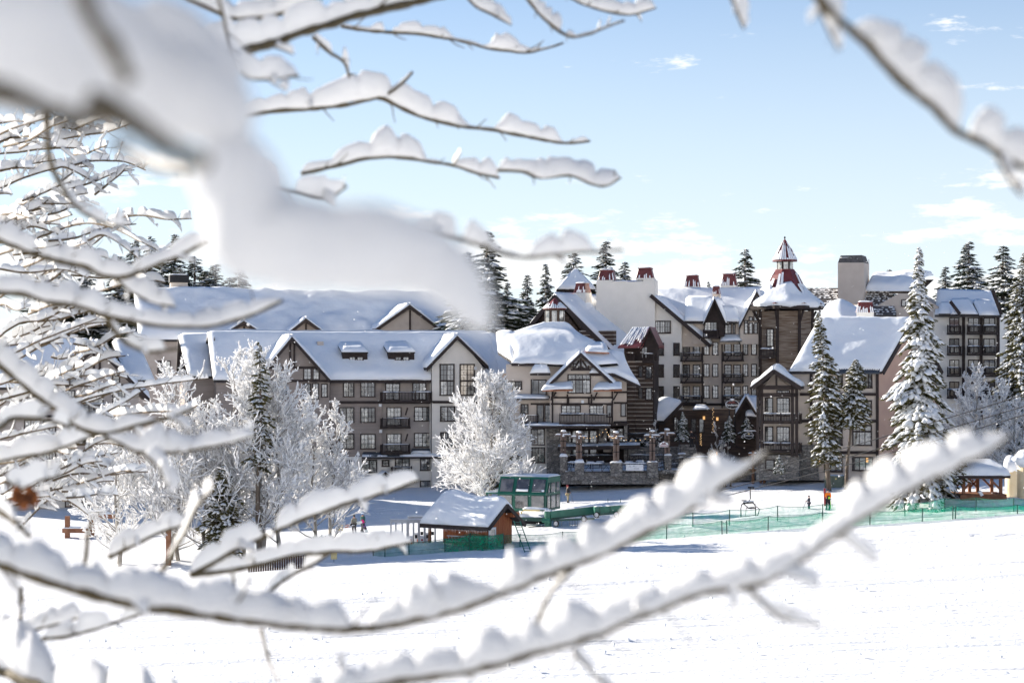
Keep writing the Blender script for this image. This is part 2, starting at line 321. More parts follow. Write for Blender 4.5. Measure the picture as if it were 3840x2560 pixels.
# churned ridge left by the groomer along the near side of the net
r0 = gp(2560, 2052); r1 = gp(3840, 2003)
yl = r0.y + (GX - r0.x) * (r1.y - r0.y) / (r1.x - r0.x)
rough = fbm(np.stack([GX * 1.7, GY * 2.5, 0 * GX + 3], -1), 3)
GZm = GZm + np.where(GX > -14, np.exp(-((GY - yl) / .35) ** 2) * (.10 + .12 * rough) - np.exp(-((GY - yl + .8) / .5) ** 2) * .07, 0)
nx, ny = len(gx), len(gy)
idx = np.arange(nx * ny).reshape(ny, nx)
Fq = np.stack([idx[:-1, :-1], idx[:-1, 1:], idx[1:, 1:], idx[1:, :-1]], -1).reshape(-1, 4)
g = link('snow_ground', np_mesh('snow_ground', np.stack([GX, GY, GZm], -1).reshape(-1, 3), Fq), 'piste')
tag(g, 'groomed white snow slope running across the whole foreground', None, None, 'structure')

# far wooded hills closing the view low on the right
def ridge(name, Y, zb, amp, seed, m):
    xs = np.linspace(-2600, 2600, 260); zt = zb + amp * (fbm(np.stack([xs * .004, 0 * xs + seed, 0 * xs], -1), 5) + .3)
    V = np.concatenate([np.stack([xs, 0 * xs + Y, 0 * xs - 5], -1), np.stack([xs, 0 * xs + Y + 300, np.maximum(zt, 6)], -1), np.stack([xs, 0 * xs + Y + 1200, 0 * xs - 5], -1)]); n = len(xs)
    Fc = [(r * n + i, r * n + i + 1, (r + 1) * n + i + 1, (r + 1) * n + i) for r in range(2) for i in range(n - 1)]
    o = link(name, np_mesh(name, V, Fc), m); tag(o, 'low distant snowy hills beyond the resort', None, None, 'structure')
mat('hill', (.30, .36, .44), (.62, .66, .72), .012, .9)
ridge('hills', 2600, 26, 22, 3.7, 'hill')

# loose snow clods scattered over the piste
def clods():
    r = npr(5); V = []; Fc = []
    base = np.array([(1, 0, 0), (-1, 0, 0), (0, 1, 0), (0, -1, 0), (0, 0, 1), (0, 0, -1)], float)
    tri = np.array([(0, 2, 4), (2, 1, 4), (1, 3, 4), (3, 0, 4), (2, 0, 5), (1, 2, 5), (3, 1, 5), (0, 3, 5)])
    k = 0
    for i in range(1000):
        Y = 80 + 82 * r.random() ** 1.0; X = (r.random() - .5) * 2 * (Y * .30); 
        if r.random() < .45:
            Y = 84 + 3.0 * np.floor(r.random() * 24) + r.normal(0, .35)
        s = .035 + .10 * r.random() ** 3
        z = gz(X, Y)
        V.append(base * (s * (.7 + .6 * r.random(3))) * (1 + .4 * (r.random((6, 1)) - .5)) + (X, Y, z + s * .35)); Fc.append(tri + 6 * k); k += 1
    o = link('snow_clods', np_mesh('snow_clods', np.concatenate(V), np.concatenate(Fc), False), 'snow'); tag(o, 'small loose clods of snow scattered over the groomed piste', None, None, 'stuff')
clods()

# ------------------------------------------------------------------ building kit
def snow_sheet(name, grid, t, parent, matn='snow_roof', seed=0, er=.7, lump=.12, drop=.1, sides=(1, 1, 1, 1)):
    """puffy snow lying on a grid of points (nv rows x nu columns); rounded at its edges"""
    G = np.asarray(grid, float); nv, nu, _ = G.shape
    du = np.gradient(G, axis=1); dv = np.gradient(G, axis=0); N = np.cross(du, dv); N /= np.linalg.norm(N, axis=-1, keepdims=True) + 1e-9
    N = np.where(N[..., 2:3] < 0, -N, N)
    up = N * .55 + np.array([0, 0, .45])
    lu = np.concatenate([np.zeros((nv, 1)), np.cumsum(np.linalg.norm(np.diff(G, axis=1), axis=-1), 1)], 1); lv = np.concatenate([np.zeros((1, nu)), np.cumsum(np.linalg.norm(np.diff(G, axis=0), axis=-1), 0)], 0)
    e = np.full((nv, nu), 1e3)
    if sides[0]: e = np.minimum(e, lu)
    if sides[1]: e = np.minimum(e, lu[:, -1:] - lu)
    if sides[2]: e = np.minimum(e, lv)
    if sides[3]: e = np.minimum(e, lv[-1:] - lv)
    q = np.clip(e / er, 0, 1); prof = np.sqrt(1 - (1 - q) ** 2) * .8 + .2
    nz = fbm(G * .33 + seed * 3.1, 3); nz2 = vnoise(G * 1.3 + seed)
    T = t * prof * (1 + lump * 2.2 * nz) + lump * .12 * nz2
    top = G + up * T[..., None]
    if sides[2] and nv > 5 and lv[-1].max() > 1.2:      # ragged lip along the eave
        ed = G[0] - G[1]; ed /= np.linalg.norm(ed, axis=-1, keepdims=True) + 1e-9; jt = .20 * fbm(np.stack([lu[0] * .8, 0 * lu[0] + seed, 0 * lu[0]], -1), 3)
        for j, wj in enumerate((1, .8, .45, .2)): top[j] = top[j] + ed * (jt * wj)[:, None]
    V = np.concatenate([top.reshape(-1, 3), G.reshape(-1, 3) + (0, 0, .012)]); n = nu * nv
    ix = np.arange(n).reshape(nv, nu)
    fs = [np.stack([ix[:-1, :-1], ix[:-1, 1:], ix[1:, 1:], ix[1:, :-1]], -1).reshape(-1, 4)]
    bd = np.concatenate([ix[0, :], ix[1:, -1], ix[-1, -2::-1], ix[-2:0:-1, 0]]); b2 = np.roll(bd, -1)
    fs.append(np.stack([b2, bd, bd + n, b2 + n], -1))
    me = np_mesh(name, V, np.concatenate(fs)); o = link(name, me, matn, parent); return o
def bil(a, b, c, d, nu, nv):
    """a eave-left, b eave-right, c ridge-right, d ridge-left"""
    a, b, c, d = (np.array(x, float) for x in (a, b, c, d)); u = np.linspace(0, 1, nu)[None, :, None]; v = np.linspace(0, 1, nv)[:, None, None]
    return (a * (1 - u) + b * u) * (1 - v) + (d * (1 - u) + c * u) * v
def resamp(row, n):
    row = np.array([tuple(p) for p in row], float); l = np.concatenate([[0], np.cumsum(np.linalg.norm(np.diff(row, axis=0), axis=1))]); t = np.linspace(0, l[-1], n)
    return np.stack([np.interp(t, l, row[:, k]) for k in range(3)], -1)
def loft(rows, nu, nv):
    R = np.stack([resamp(r, nu) for r in rows]); m = len(rows); t = np.linspace(0, m - 1, nv); i = np.clip(np.floor(t).astype(int), 0, m - 2); f = t - i
    g = lambda k: R[np.clip(k, 0, m - 1)]
    f = f[:, None, None]; p0, p1, p2, p3 = g(i - 1), g(i), g(i + 1), g(i + 2)
    return .5 * (2 * p1 + (p2 - p0) * f + (2 * p0 - 5 * p1 + 4 * p2 - p3) * f ** 2 + (3 * p1 - p0 - 3 * p2 + p3) * f ** 3)

GL = ['glass_dark', 'glass_mid', 'glass_curtain']
class Bld:
    """a building with its own frame: u along the front, v into the building, z up; every drawn size comes out in metres"""
    def __init__(s, name, px, Y, yaw, label, cat='building'):
        s.o = Vector(((px - 1920) * Y / F, Y, 0)); s.yaw = math.radians(yaw); s.e = empty(name, s.o, s.yaw); tag(s.e, label, cat)
        s.ci = Matrix.Rotation(-s.yaw, 3, 'Z'); s.c = s.ci @ (Vector((0, 0, CH)) - s.o); s.r = random.Random(hash(label) % 1 + int(px)); s.k = 0
    def q(s, px, py, v=0.0):
        d = s.ci @ Vector(((px - 1920) / F, 1, (HY - py) / F)); t = (v - s.c.y) / d.y; p = s.c + d * t; return Vector((p.x, v, p.z))
    def loc(s, P3): return s.ci @ (Vector(P3) - s.o)
    def pb(s, mb, x0, y0, x1, y1, v, d0, d1):
        a = s.q(x0, y1, v); b = s.q(x1, y0, v); mb.box(a.x, b.x, v + d0, v + d1, a.z, b.z); return mb
    def part(s, name, mat, rects, v=0., d0=-.08, d1=.05, parent=None):
        mb = MB()
        for r in rects: s.pb(mb, *r, v, d0, d1)
        return mb.build(name, mat, parent or s.e)
    def wall(s, name, mat, poly, v=0., depth=8., parent=None):
        return MB().prism([(lambda p: (p.x, p.z))(s.q(x, y, v)) for x, y in poly], v, v + depth).build(name, mat, parent or s.e)
    def win(s, x0, y0, x1, y1, v=0., nx=2, bars=(2, 3), g=None, fr=.11, mat='trim', name='window', transom=0):
        a = s.q(x0, y1, v); b = s.q(x1, y0, v); mb = MB(); u0, u1, z0, z1 = a.x, b.x, a.z, b.z
        w = fr; mb.box(u0, u1, v - .11, v + .03, z1 - w, z1); mb.box(u0 - .03, u1 + .03, v - .14, v + .03, z0, z0 + w)
        mb.box(u0, u0 + w, v - .11, v + .03, z0 + w, z1 - w); mb.box(u1 - w, u1, v - .11, v + .03, z0 + w, z1 - w)
        iw = (u1 - u0 - 2 * w); sw = iw / nx
        for k in range(1, nx): mb.box(u0 + w + sw * k - w * .32, u0 + w + sw * k + w * .32, v - .10, v + .03, z0 + w, z1 - w)
        zt = []
        if transom: 
            zm = z0 + (z1 - z0) * transom; mb.box(u0 + w, u1 - w, v - .105, v + .03, zm - w * .7, zm + w * .7)
            zt = [(z0 + w, zm - w * .7), (zm + w * .7, z1 - w)]
        else: zt = [(z0 + w, z1 - w)]
        o = mb.build(name, mat, s.e); gb = MB(); s.k += 1
        for (za, zb) in zt:
            for k in range(nx):
                ua = u0 + w + sw * k + (w * .32 if k else 0); ub = u0 + w + sw * (k + 1) - (w * .32 if k < nx - 1 else 0)
                gm = g if g is not None else GL[s.r.choice((0, 1, 1, 2))]
                MB().box(ua, ub, v - .05, v - .035, za, zb).build('pane', gm, o)
                for i in range(1, bars[0]): x = ua + (ub - ua) * i / bars[0]; gb.box(x - .018, x + .018, v - .075, v - .052, za, zb)
                for i in range(1, bars[1]): z = za + (zb - za) * i / bars[1]; gb.box(ua, ub, v - .074, v - .053, z - .018, z + .018)
        if gb.v: gb.build('glazing_bars', 'trim', o)
        return o
    def rail(s, x0, y0, x1, y1, v, proj=1.3, deck=True, name='balcony', snow=True, gap=.16):
        a = s.q(x0, y1, v - proj); b = s.q(x1, y0, v - proj); u0, u1, z0, z1 = a.x, b.x, a.z, b.z; mb = MB(); vf = v - proj
        mb.box(u0 - .05, u1 + .05, vf - .05, v - .003, z0 - .22, z0); o = mb.build(name, 'trim', s.e)
        r = MB(); r.box(u0, u1, vf, vf + .07, z1 - .08, z1); r.box(u0, u1, vf + .01, vf + .06, z0 + .08, z0 + .13)
        n = max(2, int((u1 - u0) / gap)); m2 = max(2, int((u1 - u0) / 1.9) + 1)
        for i in range(n): x = u0 + (u1 - u0) * (i + .5) / n; r.box(x - .028, x + .028, vf + .015, vf + .055, z0 + .13, z1 - .08)
        for i in range(m2): x = u0 + .05 + (u1 - u0 - .1) * i / (m2 - 1); r.box(x - .06, x + .06, vf - .02, vf + .09, z0, z1 + .10)
        for u in (u0, u1):
            r.box(u - .035, u + .035, vf + .09, v - .004, z1 - .07, z1 - .002)
            for i in range(1, int(proj / .2)): r.box(u - .025, u + .025, vf + .09 + i * .18, vf + .14 + i * .18, z0, z1 - .07)
        r.build('railing', 'trim', o)
        if snow: snow_sheet('snow', bil((u0, vf - .02, z1 + .0), (u1, vf - .02, z1), (u1, vf + .10, z1), (u0, vf + .10, z1), max(6, int((u1 - u0) * 3)), 3), .09, o, 'snow', s.k, .06, .5)
        return o
    def slab(s, eL, eR, rR, rL, name='roof', mat='roof_deck', th=.28, snow=.5, nu=None, nv=None, er=.7, lump=.12, sides=(1, 1, 1, 0), parent=None, seed=None):
        P4 = [Vector(p) for p in (eL, eR, rR, rL)]; dz = Vector((0, 0, -th)); mb = MB().hexa([p + dz for p in P4], P4); o = mb.build(name, mat, parent or s.e)
        if snow:
            L = max((P4[1] - P4[0]).length, (P4[2] - P4[3]).length); H = max((P4[3] - P4[0]).length, (P4[2] - P4[1]).length)
            s.k += 1; snow_sheet('snow', bil(*P4, nu or max(8, int(L / .45)), nv or max(6, int(H / .4))), snow, o, 'snow_roof', s.k if seed is None else seed, er, lump, sides=sides)
        return o
    def gable(s, ap, le, ri, vf, vb, over=.9, board=.42, snow=.45, v=None, mat='roof_deck', name='roof', fl=0):
        """front gable: apex, left and right eave pixels on the front plane; roof runs back from vf to vb"""
        A = s.q(*ap, vf); L = s.q(*le, vf); R = s.q(*ri, vf); o = None; B = Vector((0, vb - vf, 0))
        for k, (E, sd) in enumerate(((L, (1, 0, 1, 1)), (R, (1, 0, 1, 1)))):
            if k == 0: g4 = (E + B, E, A, A + B)
            else: g4 = (E, E + B, A + B, A)
            s.slab(*g4, name=name, mat=mat, snow=snow, er=.5, sides=(1, 1, 1, 0), lump=.10)
            s.k += 1
        bb = MB(); off = Vector((0, -.05, -.30))
        for E in (L, R): bb.hexa([A + Vector((0, -.12, -.05)), A + Vector((0, .0 - .004, -.05)), E + Vector((0, -.004, -.05)), E + Vector((0, -.12, -.05))][::1],
                                 [A + Vector((0, -.12, -.05 - board)), A + Vector((0, -.004, -.05 - board)), E + Vector((0, -.004, -.05 - board)), E + Vector((0, -.12, -.05 - board))])
        bb.build('bargeboard', 'trim', s.e)
    def beams(s, name, lines, v=0., w=.22, d=.12, mat='trim', each=True):
        for (x0, y0, x1, y1) in lines:
            a = s.q(x0, y0, v); b = s.q(x1, y1, v); a.y -= d / 2 + .003; b.y -= d / 2 + .003
            MB().beam(a, b, d, w, up=(0, 0, 1) if abs((b - a).normalized().z) < .9 else (1, 0, 0)).build(name, mat, s.e)
# ------------------------------------------------------------------ long brown and cream lodge (centre left)
b = Bld('lodge_building', 1640, 226, 15, 'long brown and cream lodge with two tall front gables and balconies')
q = b.q
V1 = 0.9                                                    # brown walls stand a little behind the cream bay
b.wall('wall', 'grey_siding', [(1000, 1425), (1432, 1425), (1432, 1712), (1000, 1712)], V1, 9)
b.wall('wall', 'taupe', [(1432, 1425), (1622, 1425), (1622, 1712), (1432, 1712)], V1 + .5, 9)
b.wall('wall', 'cream', [(1000, 1712), (1690, 1712), (1690, 1850), (1000, 1850)], V1 - .05, 9)
b.wall('wall', 'cream', [(1620, 1372), (1715, 1258), (1808, 1372), (1808, 1860), (1620, 1860)], 0, 8)
b.wall('wall', 'tan', [(1808, 1400), (1925, 1400), (1925, 1800), (1808, 1800)], 1.6, 8)
b.wall('wall', 'grey_siding', [(1000, 1395), (1095, 1262), (1236, 1420), (1236, 1712), (1000, 1712)], -.3, 7)
# main roof front slope and its back
EV, RV = V1 - .6, 6.4
eL, eR = q(800, 1422, EV), q(1880, 1422, EV); rz = q(1400, 1252, RV).z
rL, rR = Vector((eL.x, RV, rz)), Vector((q(1845, 1252, RV).x, RV, rz))
eL.z = eR.z = q(1420, 1424, EV).z
b.slab(eL, eR, rR, rL, snow=.62, er=.9, sides=(1, 1, 1, 1), lump=.10, nu=110, nv=30)
bk = Vector((0, 8.4, -6.2)); b.slab(rR, rL, rL + bk, rR + bk, snow=.5, sides=(1, 1, 0, 1), nu=40, nv=12)
b.wall('wall', 'grey_siding', [(812, 1425), (1000, 1425), (1000, 1850), (812, 1850)], V1, 9)
b.wall('gable_end', 'trim', [(804, 1262), (826, 1425), (780, 1425)], 4.5, .3)
# lower blocks to the left and right, set back
a0 = q(668, 1262, 9.5); b.slab(q(706, 1410, 3.2), q(800, 1410, 3.2), Vector((q(805, 1262, 9.5).x, 9.5, a0.z)), a0, snow=.5)
b.wall('wall', 'grey_siding', [(700, 1410), (812, 1410), (812, 1800), (700, 1800)], 3.8, 8)
b.wall('gable_end', 'trim', [(668, 1268), (704, 1412), (660, 1412)], 8.0, .3)
rr = q(1862, 1262, 6.0); b.slab(q(1812, 1415, -.2 + 1.2), q(1938, 1415, 1.0), rr, q(1815, 1255, 6.2), snow=.5)
# gables
b.gable((1095, 1262), (965, 1418), (1240, 1424), -1.0, 9.0)
b.gable((1715, 1258), (1600, 1378), (1832, 1372), -.6, 9.0)
for (A, Lf, Rt) in (((1095, 1262), (1010, 1372), (1190, 1372)),): b.beams('king_post', [(1088, 1275, 1088, 1382), (1103, 1275, 1103, 1382)], -.3, .20, .14)
b.beams('tie_beam', [(1010, 1378, 1205, 1378), (1010, 1428, 1236, 1428)], -.3, .26, .16)
b.beams('corner_post', [(1234, 1425, 1234, 1712), (1620, 1385, 1620, 1700)], .30, .22, .14)
b.beams('floor_band', [(1005, 1508, 1620, 1508)], V1, .30, .22)
b.beams('floor_band', [(1622, 1507, 1806, 1507)], 0, .30, .16)
b.beams('eave_fascia', [(1240, 1430, 1618, 1430)], EV, .34, .16)
for r in ((1137, 1380, 1168, 1424, 1, (2, 3)), (1172, 1380, 1198, 1424, 1, (2, 3)), (1137, 1436, 1166, 1498, 1, (2, 4)), (1170, 1436, 1196, 1498, 1, (2, 4)), (1204, 1438, 1228, 1490, 1, (2, 3)), (1030, 1436, 1075, 1498, 2, (2, 4))):
    b.win(*r[:4], -.3, r[4], r[5])
for (x0, x1, ys) in ((1286, 1328, (1430,)), (1351, 1407, (1430,))): b.win(x0, 1430, x1, 1489, V1, 2, (2, 3))
for y0, y1 in ((1526, 1585), (1626, 1684)):
    for x0, x1 in ((1270, 1328), (1351, 1408), (1190, 1240)): b.win(x0, y0, x1, y1, V1, 2, (2, 3))
V2 = V1 + .5
b.win(1444, 1436, 1500, 1500, V2, 2, (2, 4), name='balcony_door'); b.win(1546, 1434, 1598, 1500, V2, 2, (2, 4), name='balcony_door')
b.rail(1433, 1470, 1620, 1502, V2, 1.6)
for y0, y1, y2, y3 in ((1526, 1584, 1568, 1600), (1624, 1680, 1666, 1696)):
    b.win(1449, y0, 1505, y1 + 12, V2, 2, (2, 4), name='balcony_door'); b.win(1552, y0 - 2, 1616, y1 - 4, V2, 2, (2, 3)); b.rail(1433, y2, 1538, y3, V2, 1.5)
    b.beams('brace', [(1528, y0 + 2, 1520, y0 + 30)], V2 - 1.0, .16, .16)
for x0, x1 in ((1648, 1704), (1723, 1780)):
    b.win(x0, 1364, x1, 1484, 0, 2, (2, 3), transom=.47, fr=.14)
    for y0, y1 in ((1522, 1581), (1619, 1678)): b.win(x0 + 2, y0, x1 + 2, y1, 0, 2, (2, 3), fr=.13)
b.win(1820, 1430, 1874, 1492, 1.6, 2, (2, 4), name='balcony_door'); b.rail(1812, 1466, 1918, 1496, 1.6, 1.3)
b.win(1820, 1524, 1874, 1580, 1.6, 2, (2, 3)); b.win(1820, 1622, 1874, 1678, 1.6, 2, (2, 3))
# wall lamps
for x, y in ((1782, 1380), (1425, 1518), (1427, 1616)): b.part('wall_lamp', 'white_paint', [(x - 5, y - 6, x + 5, y + 6)], 0 if x > 1700 else V1, -.22, -.02)
# shed dormers cut into the snow
for x0, x1 in ((1284, 1378), (1456, 1554)):
    vd = 2.2; o = b.wall('dormer', 'trim', [(x0, 1316), (x1, 1316), (x1, 1366), (x0, 1366)], vd, 2.5)
    a, c = q(x0 - 3, 1320, vd - .7), q(x1 + 3, 1320, vd - .7); d1 = Vector((0, 3.2, 1.0)); b.slab(a, c, c + d1, a + d1, name='dormer_roof', snow=.38, er=.35, th=.15)
    b.win(x0 + 24, 1336, x0 + 50, 1364, vd - .02, 1, (2, 2)); b.win(x0 + 53, 1336, x0 + 79, 1364, vd - .02, 1, (2, 2))
b.wall('vent_stack', 'tan', [(1190, 1280), (1213, 1280), (1214, 1315), (1198, 1312), (1190, 1300)], 4.0, 1.0)
# seamed metal skirt roof over the ground floor
def skirt(x0, x1, yt, ye, v0, pr, nm='skirt_roof', sn=.10):
    a, c = q(x0, ye, v0 - pr), q(x1, ye, v0 - pr); d, e = q(x1 - 4, yt, v0), q(x0 + 4, yt, v0)
    o = b.slab(a, c, d, e, name=nm, mat='metal_dark', th=.12, snow=0); sm = MB()
    n = int((c.x - a.x) / .42)
    for i in range(1, n): t = i / n; sm.beam(a.lerp(c, t) + Vector((0, 0, .03)), e.lerp(d, t) + Vector((0, 0, .03)), .04, .05)
    sm.build('seams', 'metal_dark', o); f = b.part('fascia', 'trim', [(x0, ye, x1, ye + 9)], v0 - pr, -.06, .12, o)
    ex = (a + (e - a) * .42, c + (d - c) * .42); snow_sheet('snow', bil(a, c, ex[1], ex[0], max(10, int((c.x - a.x) * 2)), 4), sn, o, 'snow', 3, .12, .8)
skirt(1357, 1672, 1694, 1712, V1 - .05, 1.1); skirt(1540, 1618, 1680, 1700, V1 + .3, .8)
b.part('fascia', 'trim', [(1690, 1694, 1810, 1706)], 0, -.2, .02)
for r in ((1357, 1722, 1414, 1773, 2, (2, 3)), (1431, 1723, 1460, 1750, 1, (2, 2)), (1575, 1716, 1632, 1765, 2, (2, 2)), (1574, 1800, 1634, 1834, 2, (1, 1)), (1300, 1724, 1318, 1772, 1, (1, 3))): b.win(*r[:4], V1 - .05, r[4], r[5], fr=.13)
b.win(1481, 1717, 1536, 1782, V1 - .05, 2, (2, 4), name='balcony_door'); b.rail(1470, 1750, 1545, 1780, V1 - .05, .8)
b.part('louvre_vent', 'galv', [(1632, 1783, 1643, 1795)], V1 - .05, -.06, 0)
b.wall('porch_wall', 'trim', [(1330, 1806), (1420, 1806), (1420, 1850), (1330, 1850)], V1 - 1.4, 1.2)
b.gable((1445, 1768), (1405, 1802), (1492, 1800), V1 - 2.2, V1, snow=.14, board=.2, name='porch_roof')
b.slab(q(1318, 1806, V1 - 2.2), q(1412, 1806, V1 - 2.2), q(1412, 1786, V1), q(1322, 1786, V1), name='porch_roof', snow=.2)

# ------------------------------------------------------------------ long roofed block behind it
b = Bld('rear_lodge_building', 1100, 256, 15, 'grey block with a huge smooth snow roof behind the long lodge'); q = b.q
e0, e1 = q(520, 1275, 0), q(1930, 1275, 0); e0.z = e1.z = q(1100, 1275, 0).z; rz = q(1000, 1092, 9).z
b.slab(e0, e1, Vector((e1.x, 9, rz)), Vector((e0.x, 9, rz)), snow=.8, er=1.4, lump=.22, sides=(1, 1, 1, 1), nu=110, nv=34)
b.wall('wall', 'taupe', [(520, 1275), (1930, 1275), (1930, 1850), (520, 1850)], .8, 12)
for (ap, le, ri, gd) in (((915, 1203), (820, 1262), (1005, 1262), 'grey_siding'), ((1147, 1193), (1075, 1250), (1240, 1262), 'grey_siding'), ((1537, 1142), (1408, 1232), (1660, 1238), 'taupe')):
    b.wall('gable_wall', gd, [(le[0] + 22, 1290), (le[0] + 22, le[1] - 4), (ap[0], ap[1] + 16), (ri[0] - 22, ri[1] - 4), (ri[0] - 22, 1290)], -.9, 5)
    b.gable(ap, le, ri, -1.6, 7.0, snow=.34); b.beams('king_post', [(ap[0], ap[1] + 20, ap[0], 1270)], -.9, .22, .16)
c0, c1 = q(640, 1102, 9.6), q(703, 1060, 9.6)
o = MB().box(c0.x, c1.x, 9.2, 11.0, c0.z - 1.5, c1.z).build('chimney', 'tan', b.e)
MB().box(c0.x - .15, c1.x + .15, 9.05, 11.15, c1.z + .003, c1.z + 1.0).build('chimney_cap', 'black', o); snow_sheet('snow', bil((c0.x - .15, 9.05, c1.z + 1), (c1.x + .15, 9.05, c1.z + 1), (c1.x + .15, 11.15, c1.z + 1), (c0.x - .15, 11.15, c1.z + 1), 8, 8), .16, o, 'snow', 4, .2)
b.win(590, 1352, 640, 1400, -.0 + .8, 2, (1, 3)); b.win(520, 1285, 540, 1310, .8, 1, (1, 2))

# ------------------------------------------------------------------ far left gabled lodge, mostly behind the branches
b = Bld('gabled_lodge_building', 350, 214, 15, 'tan gabled lodge at far left, half hidden by snowy branches'); q = b.q
b.wall('wall', 'taupe', [(215, 1440), (360, 1285), (520, 1440), (520, 2010), (60, 2010), (60, 1440)], 0, 10)
b.wall('wall', 'taupe', [(-60, 1440), (60, 1440), (60, 2010), (-60, 2010)], .8, 10)
b.gable((360, 1285), (195, 1462), (560, 1492), -.7, 11, board=.55, snow=.55)
a = q(40, 1452, -.4); r_ = q(60, 1282, 6.5); b.slab(q(-60, 1452, -.4), q(240, 1452, -.4), Vector((q(340, 1282, 6.5).x, 6.5, r_.z)), Vector((q(-60, 1282, 6.5).x, 6.5, r_.z)), snow=.6)
a = q(520, 1420, 2.0); b.slab(q(480, 1425, 2.0), q(580, 1425, 2.0), q(520, 1285, 8.0), q(420, 1285, 8.0), snow=.55)
b.wall('wall', 'cream', [(178, 1765), (520, 1765), (520, 2000), (178, 2000)], -.03, 1)
b.beams('king_post', [(352, 1300, 352, 1410), (374, 1300, 374, 1410)], 0, .26, .16); b.beams('tie_beam', [(215, 1445, 520, 1445), (60, 1452, 215, 1452)], 0, .3, .18)
b.beams('floor_band', [(60, 1560, 520, 1560), (60, 1665, 520, 1665), (60, 1762, 520, 1762)], -.03, .26, .18)
for y in (1462, 1572, 1675):
    for x in (90, 160, 232, 420): b.win(x, y, x + 50, y + 72, 0, 2, (2, 3))
    b.win(316, y, 388, y + 84, 0, 2, (2, 3), name='balcony_door'); b.rail(305, y + 52, 404, y + 84, 0, 1.3)
b.win(260, 1395, 306, 1440, 0, 2, (1, 2)); b.win(420, 1405, 450, 1440, 0, 1, (1, 2))
b.slab(q(222, 1868, -2.2), q(345, 1868, -2.2), q(330, 1822, -.2), q(240, 1822, -.2), name='porch_roof', snow=.35, er=.4)
b.win(243, 1876, 286, 1930, -.03, 2, (1, 1), g='glass_dark'); b.win(300, 1880, 345, 1930, -.03, 2, (1, 1), g='glass_dark')
b.slab(q(110, 1782, -1.6), q(180, 1782, -1.6), q(180, 1755, 0), q(112, 1755, 0), name='porch_roof', snow=.25, er=.3)

# ------------------------------------------------------------------ rounded lounge with cupola
b = Bld('lounge_building', 2150, 216, -3, 'tan half-timbered lounge with sweeping snowy roof and small red cupola'); q = b.q
b.wall('wall', 'tan', [(1898, 1365), (2030, 1365), (2350, 1365), (2350, 1595), (1898, 1595)], 0, 9)
b.wall('wall', 'cream', [(1945, 1595), (2052, 1595), (2052, 1830), (1945, 1830)], .1, 8); b.wall('gap_backing', 'grey_siding', [(1870, 1400), (1950, 1400), (1950, 1830), (1870, 1830)], 3.5, 4)  # second wall is an added backing for the dark gap between the buildings
rows = [[q(1918, 1362, -.9), q(2030, 1362, -1.0), q(2180, 1372, -1.4), q(2320, 1362, -1.0)],
        [q(1928, 1318, 1.2), q(2030, 1318, .9), q(2180, 1325, .6), q(2295, 1330, 1.0)],
        [q(1905, 1272, 3.4), q(2030, 1268, 3.0), q(2150, 1268, 2.8), q(2235, 1290, 3.2)],
        [q(1895, 1264, 5.0), q(2010, 1248, 4.6), q(2120, 1244, 4.5), q(2180, 1262, 5.0)],
        [q(2020, 1228, 5.8), q(2045, 1220, 5.4), q(2115, 1218, 5.4), q(2140, 1226, 5.8)]]
gr = loft(rows, 60, 36); base = gr - np.array([0, 0, .25])
me = np_mesh('roof', base.reshape(-1, 3), np.stack([np.arange(60 * 36).reshape(36, 60)[:-1, :-1], np.arange(60 * 36).reshape(36, 60)[:-1, 1:], np.arange(60 * 36).reshape(36, 60)[1:, 1:], np.arange(60 * 36).reshape(36, 60)[1:, :-1]], -1).reshape(-1, 4)); o = link('roof', me, 'roof_deck', b.e)
snow_sheet('snow', gr, .42, o, 'snow_roof', 11, .8, .09, sides=(1, 1, 1, 0))
b.part('eave_fascia', 'trim', [(1918, 1362, 2024, 1372)], -.9, -.05, .12); b.part('eave_fascia', 'trim', [(1990, 1395, 2062, 1402)], -1.2, -.05, .12)
# low hip tail running left to the long lodge
b.slab(q(1868, 1320, 2.5), q(1932, 1362, -.5), q(1930, 1250, 5.0), q(1860, 1250, 5.5), snow=.4)
b.slab(q(1988, 1398, -1.6), q(2064, 1398, -1.6), q(2050, 1350, .2), q(2010, 1350, .2), name='roof_skirt', snow=.35, er=.3)
# second sweep to the right, stepping down with flared eaves
rows = [[q(2210, 1398, -1.8), q(2300, 1400, -1.2), q(2402, 1446, -1.5)], [q(2225, 1372, -.6), q(2300, 1372, -.2), q(2378, 1415, -.5)], [q(2240, 1340, .6), q(2300, 1332, 1.0), q(2350, 1360, .6)], [q(2240, 1318, 1.8), q(2300, 1318, 2.0), q(2340, 1325, 1.8)]]
gr = loft(rows, 30, 18); o = b.slab(q(2232, 1400, -1.0), q(2345, 1404, -1.0), q(2338, 1335, 1.2), q(2245, 1335, 1.2), snow=0, name='roof_skirt'); snow_sheet('snow', gr, .34, o, 'snow_roof', 5, .4, .25)
b.beams('eave_fascia', [(2210, 1404, 2300, 1404), (2300, 1404, 2402, 1452)], -1.4, .3, .14)
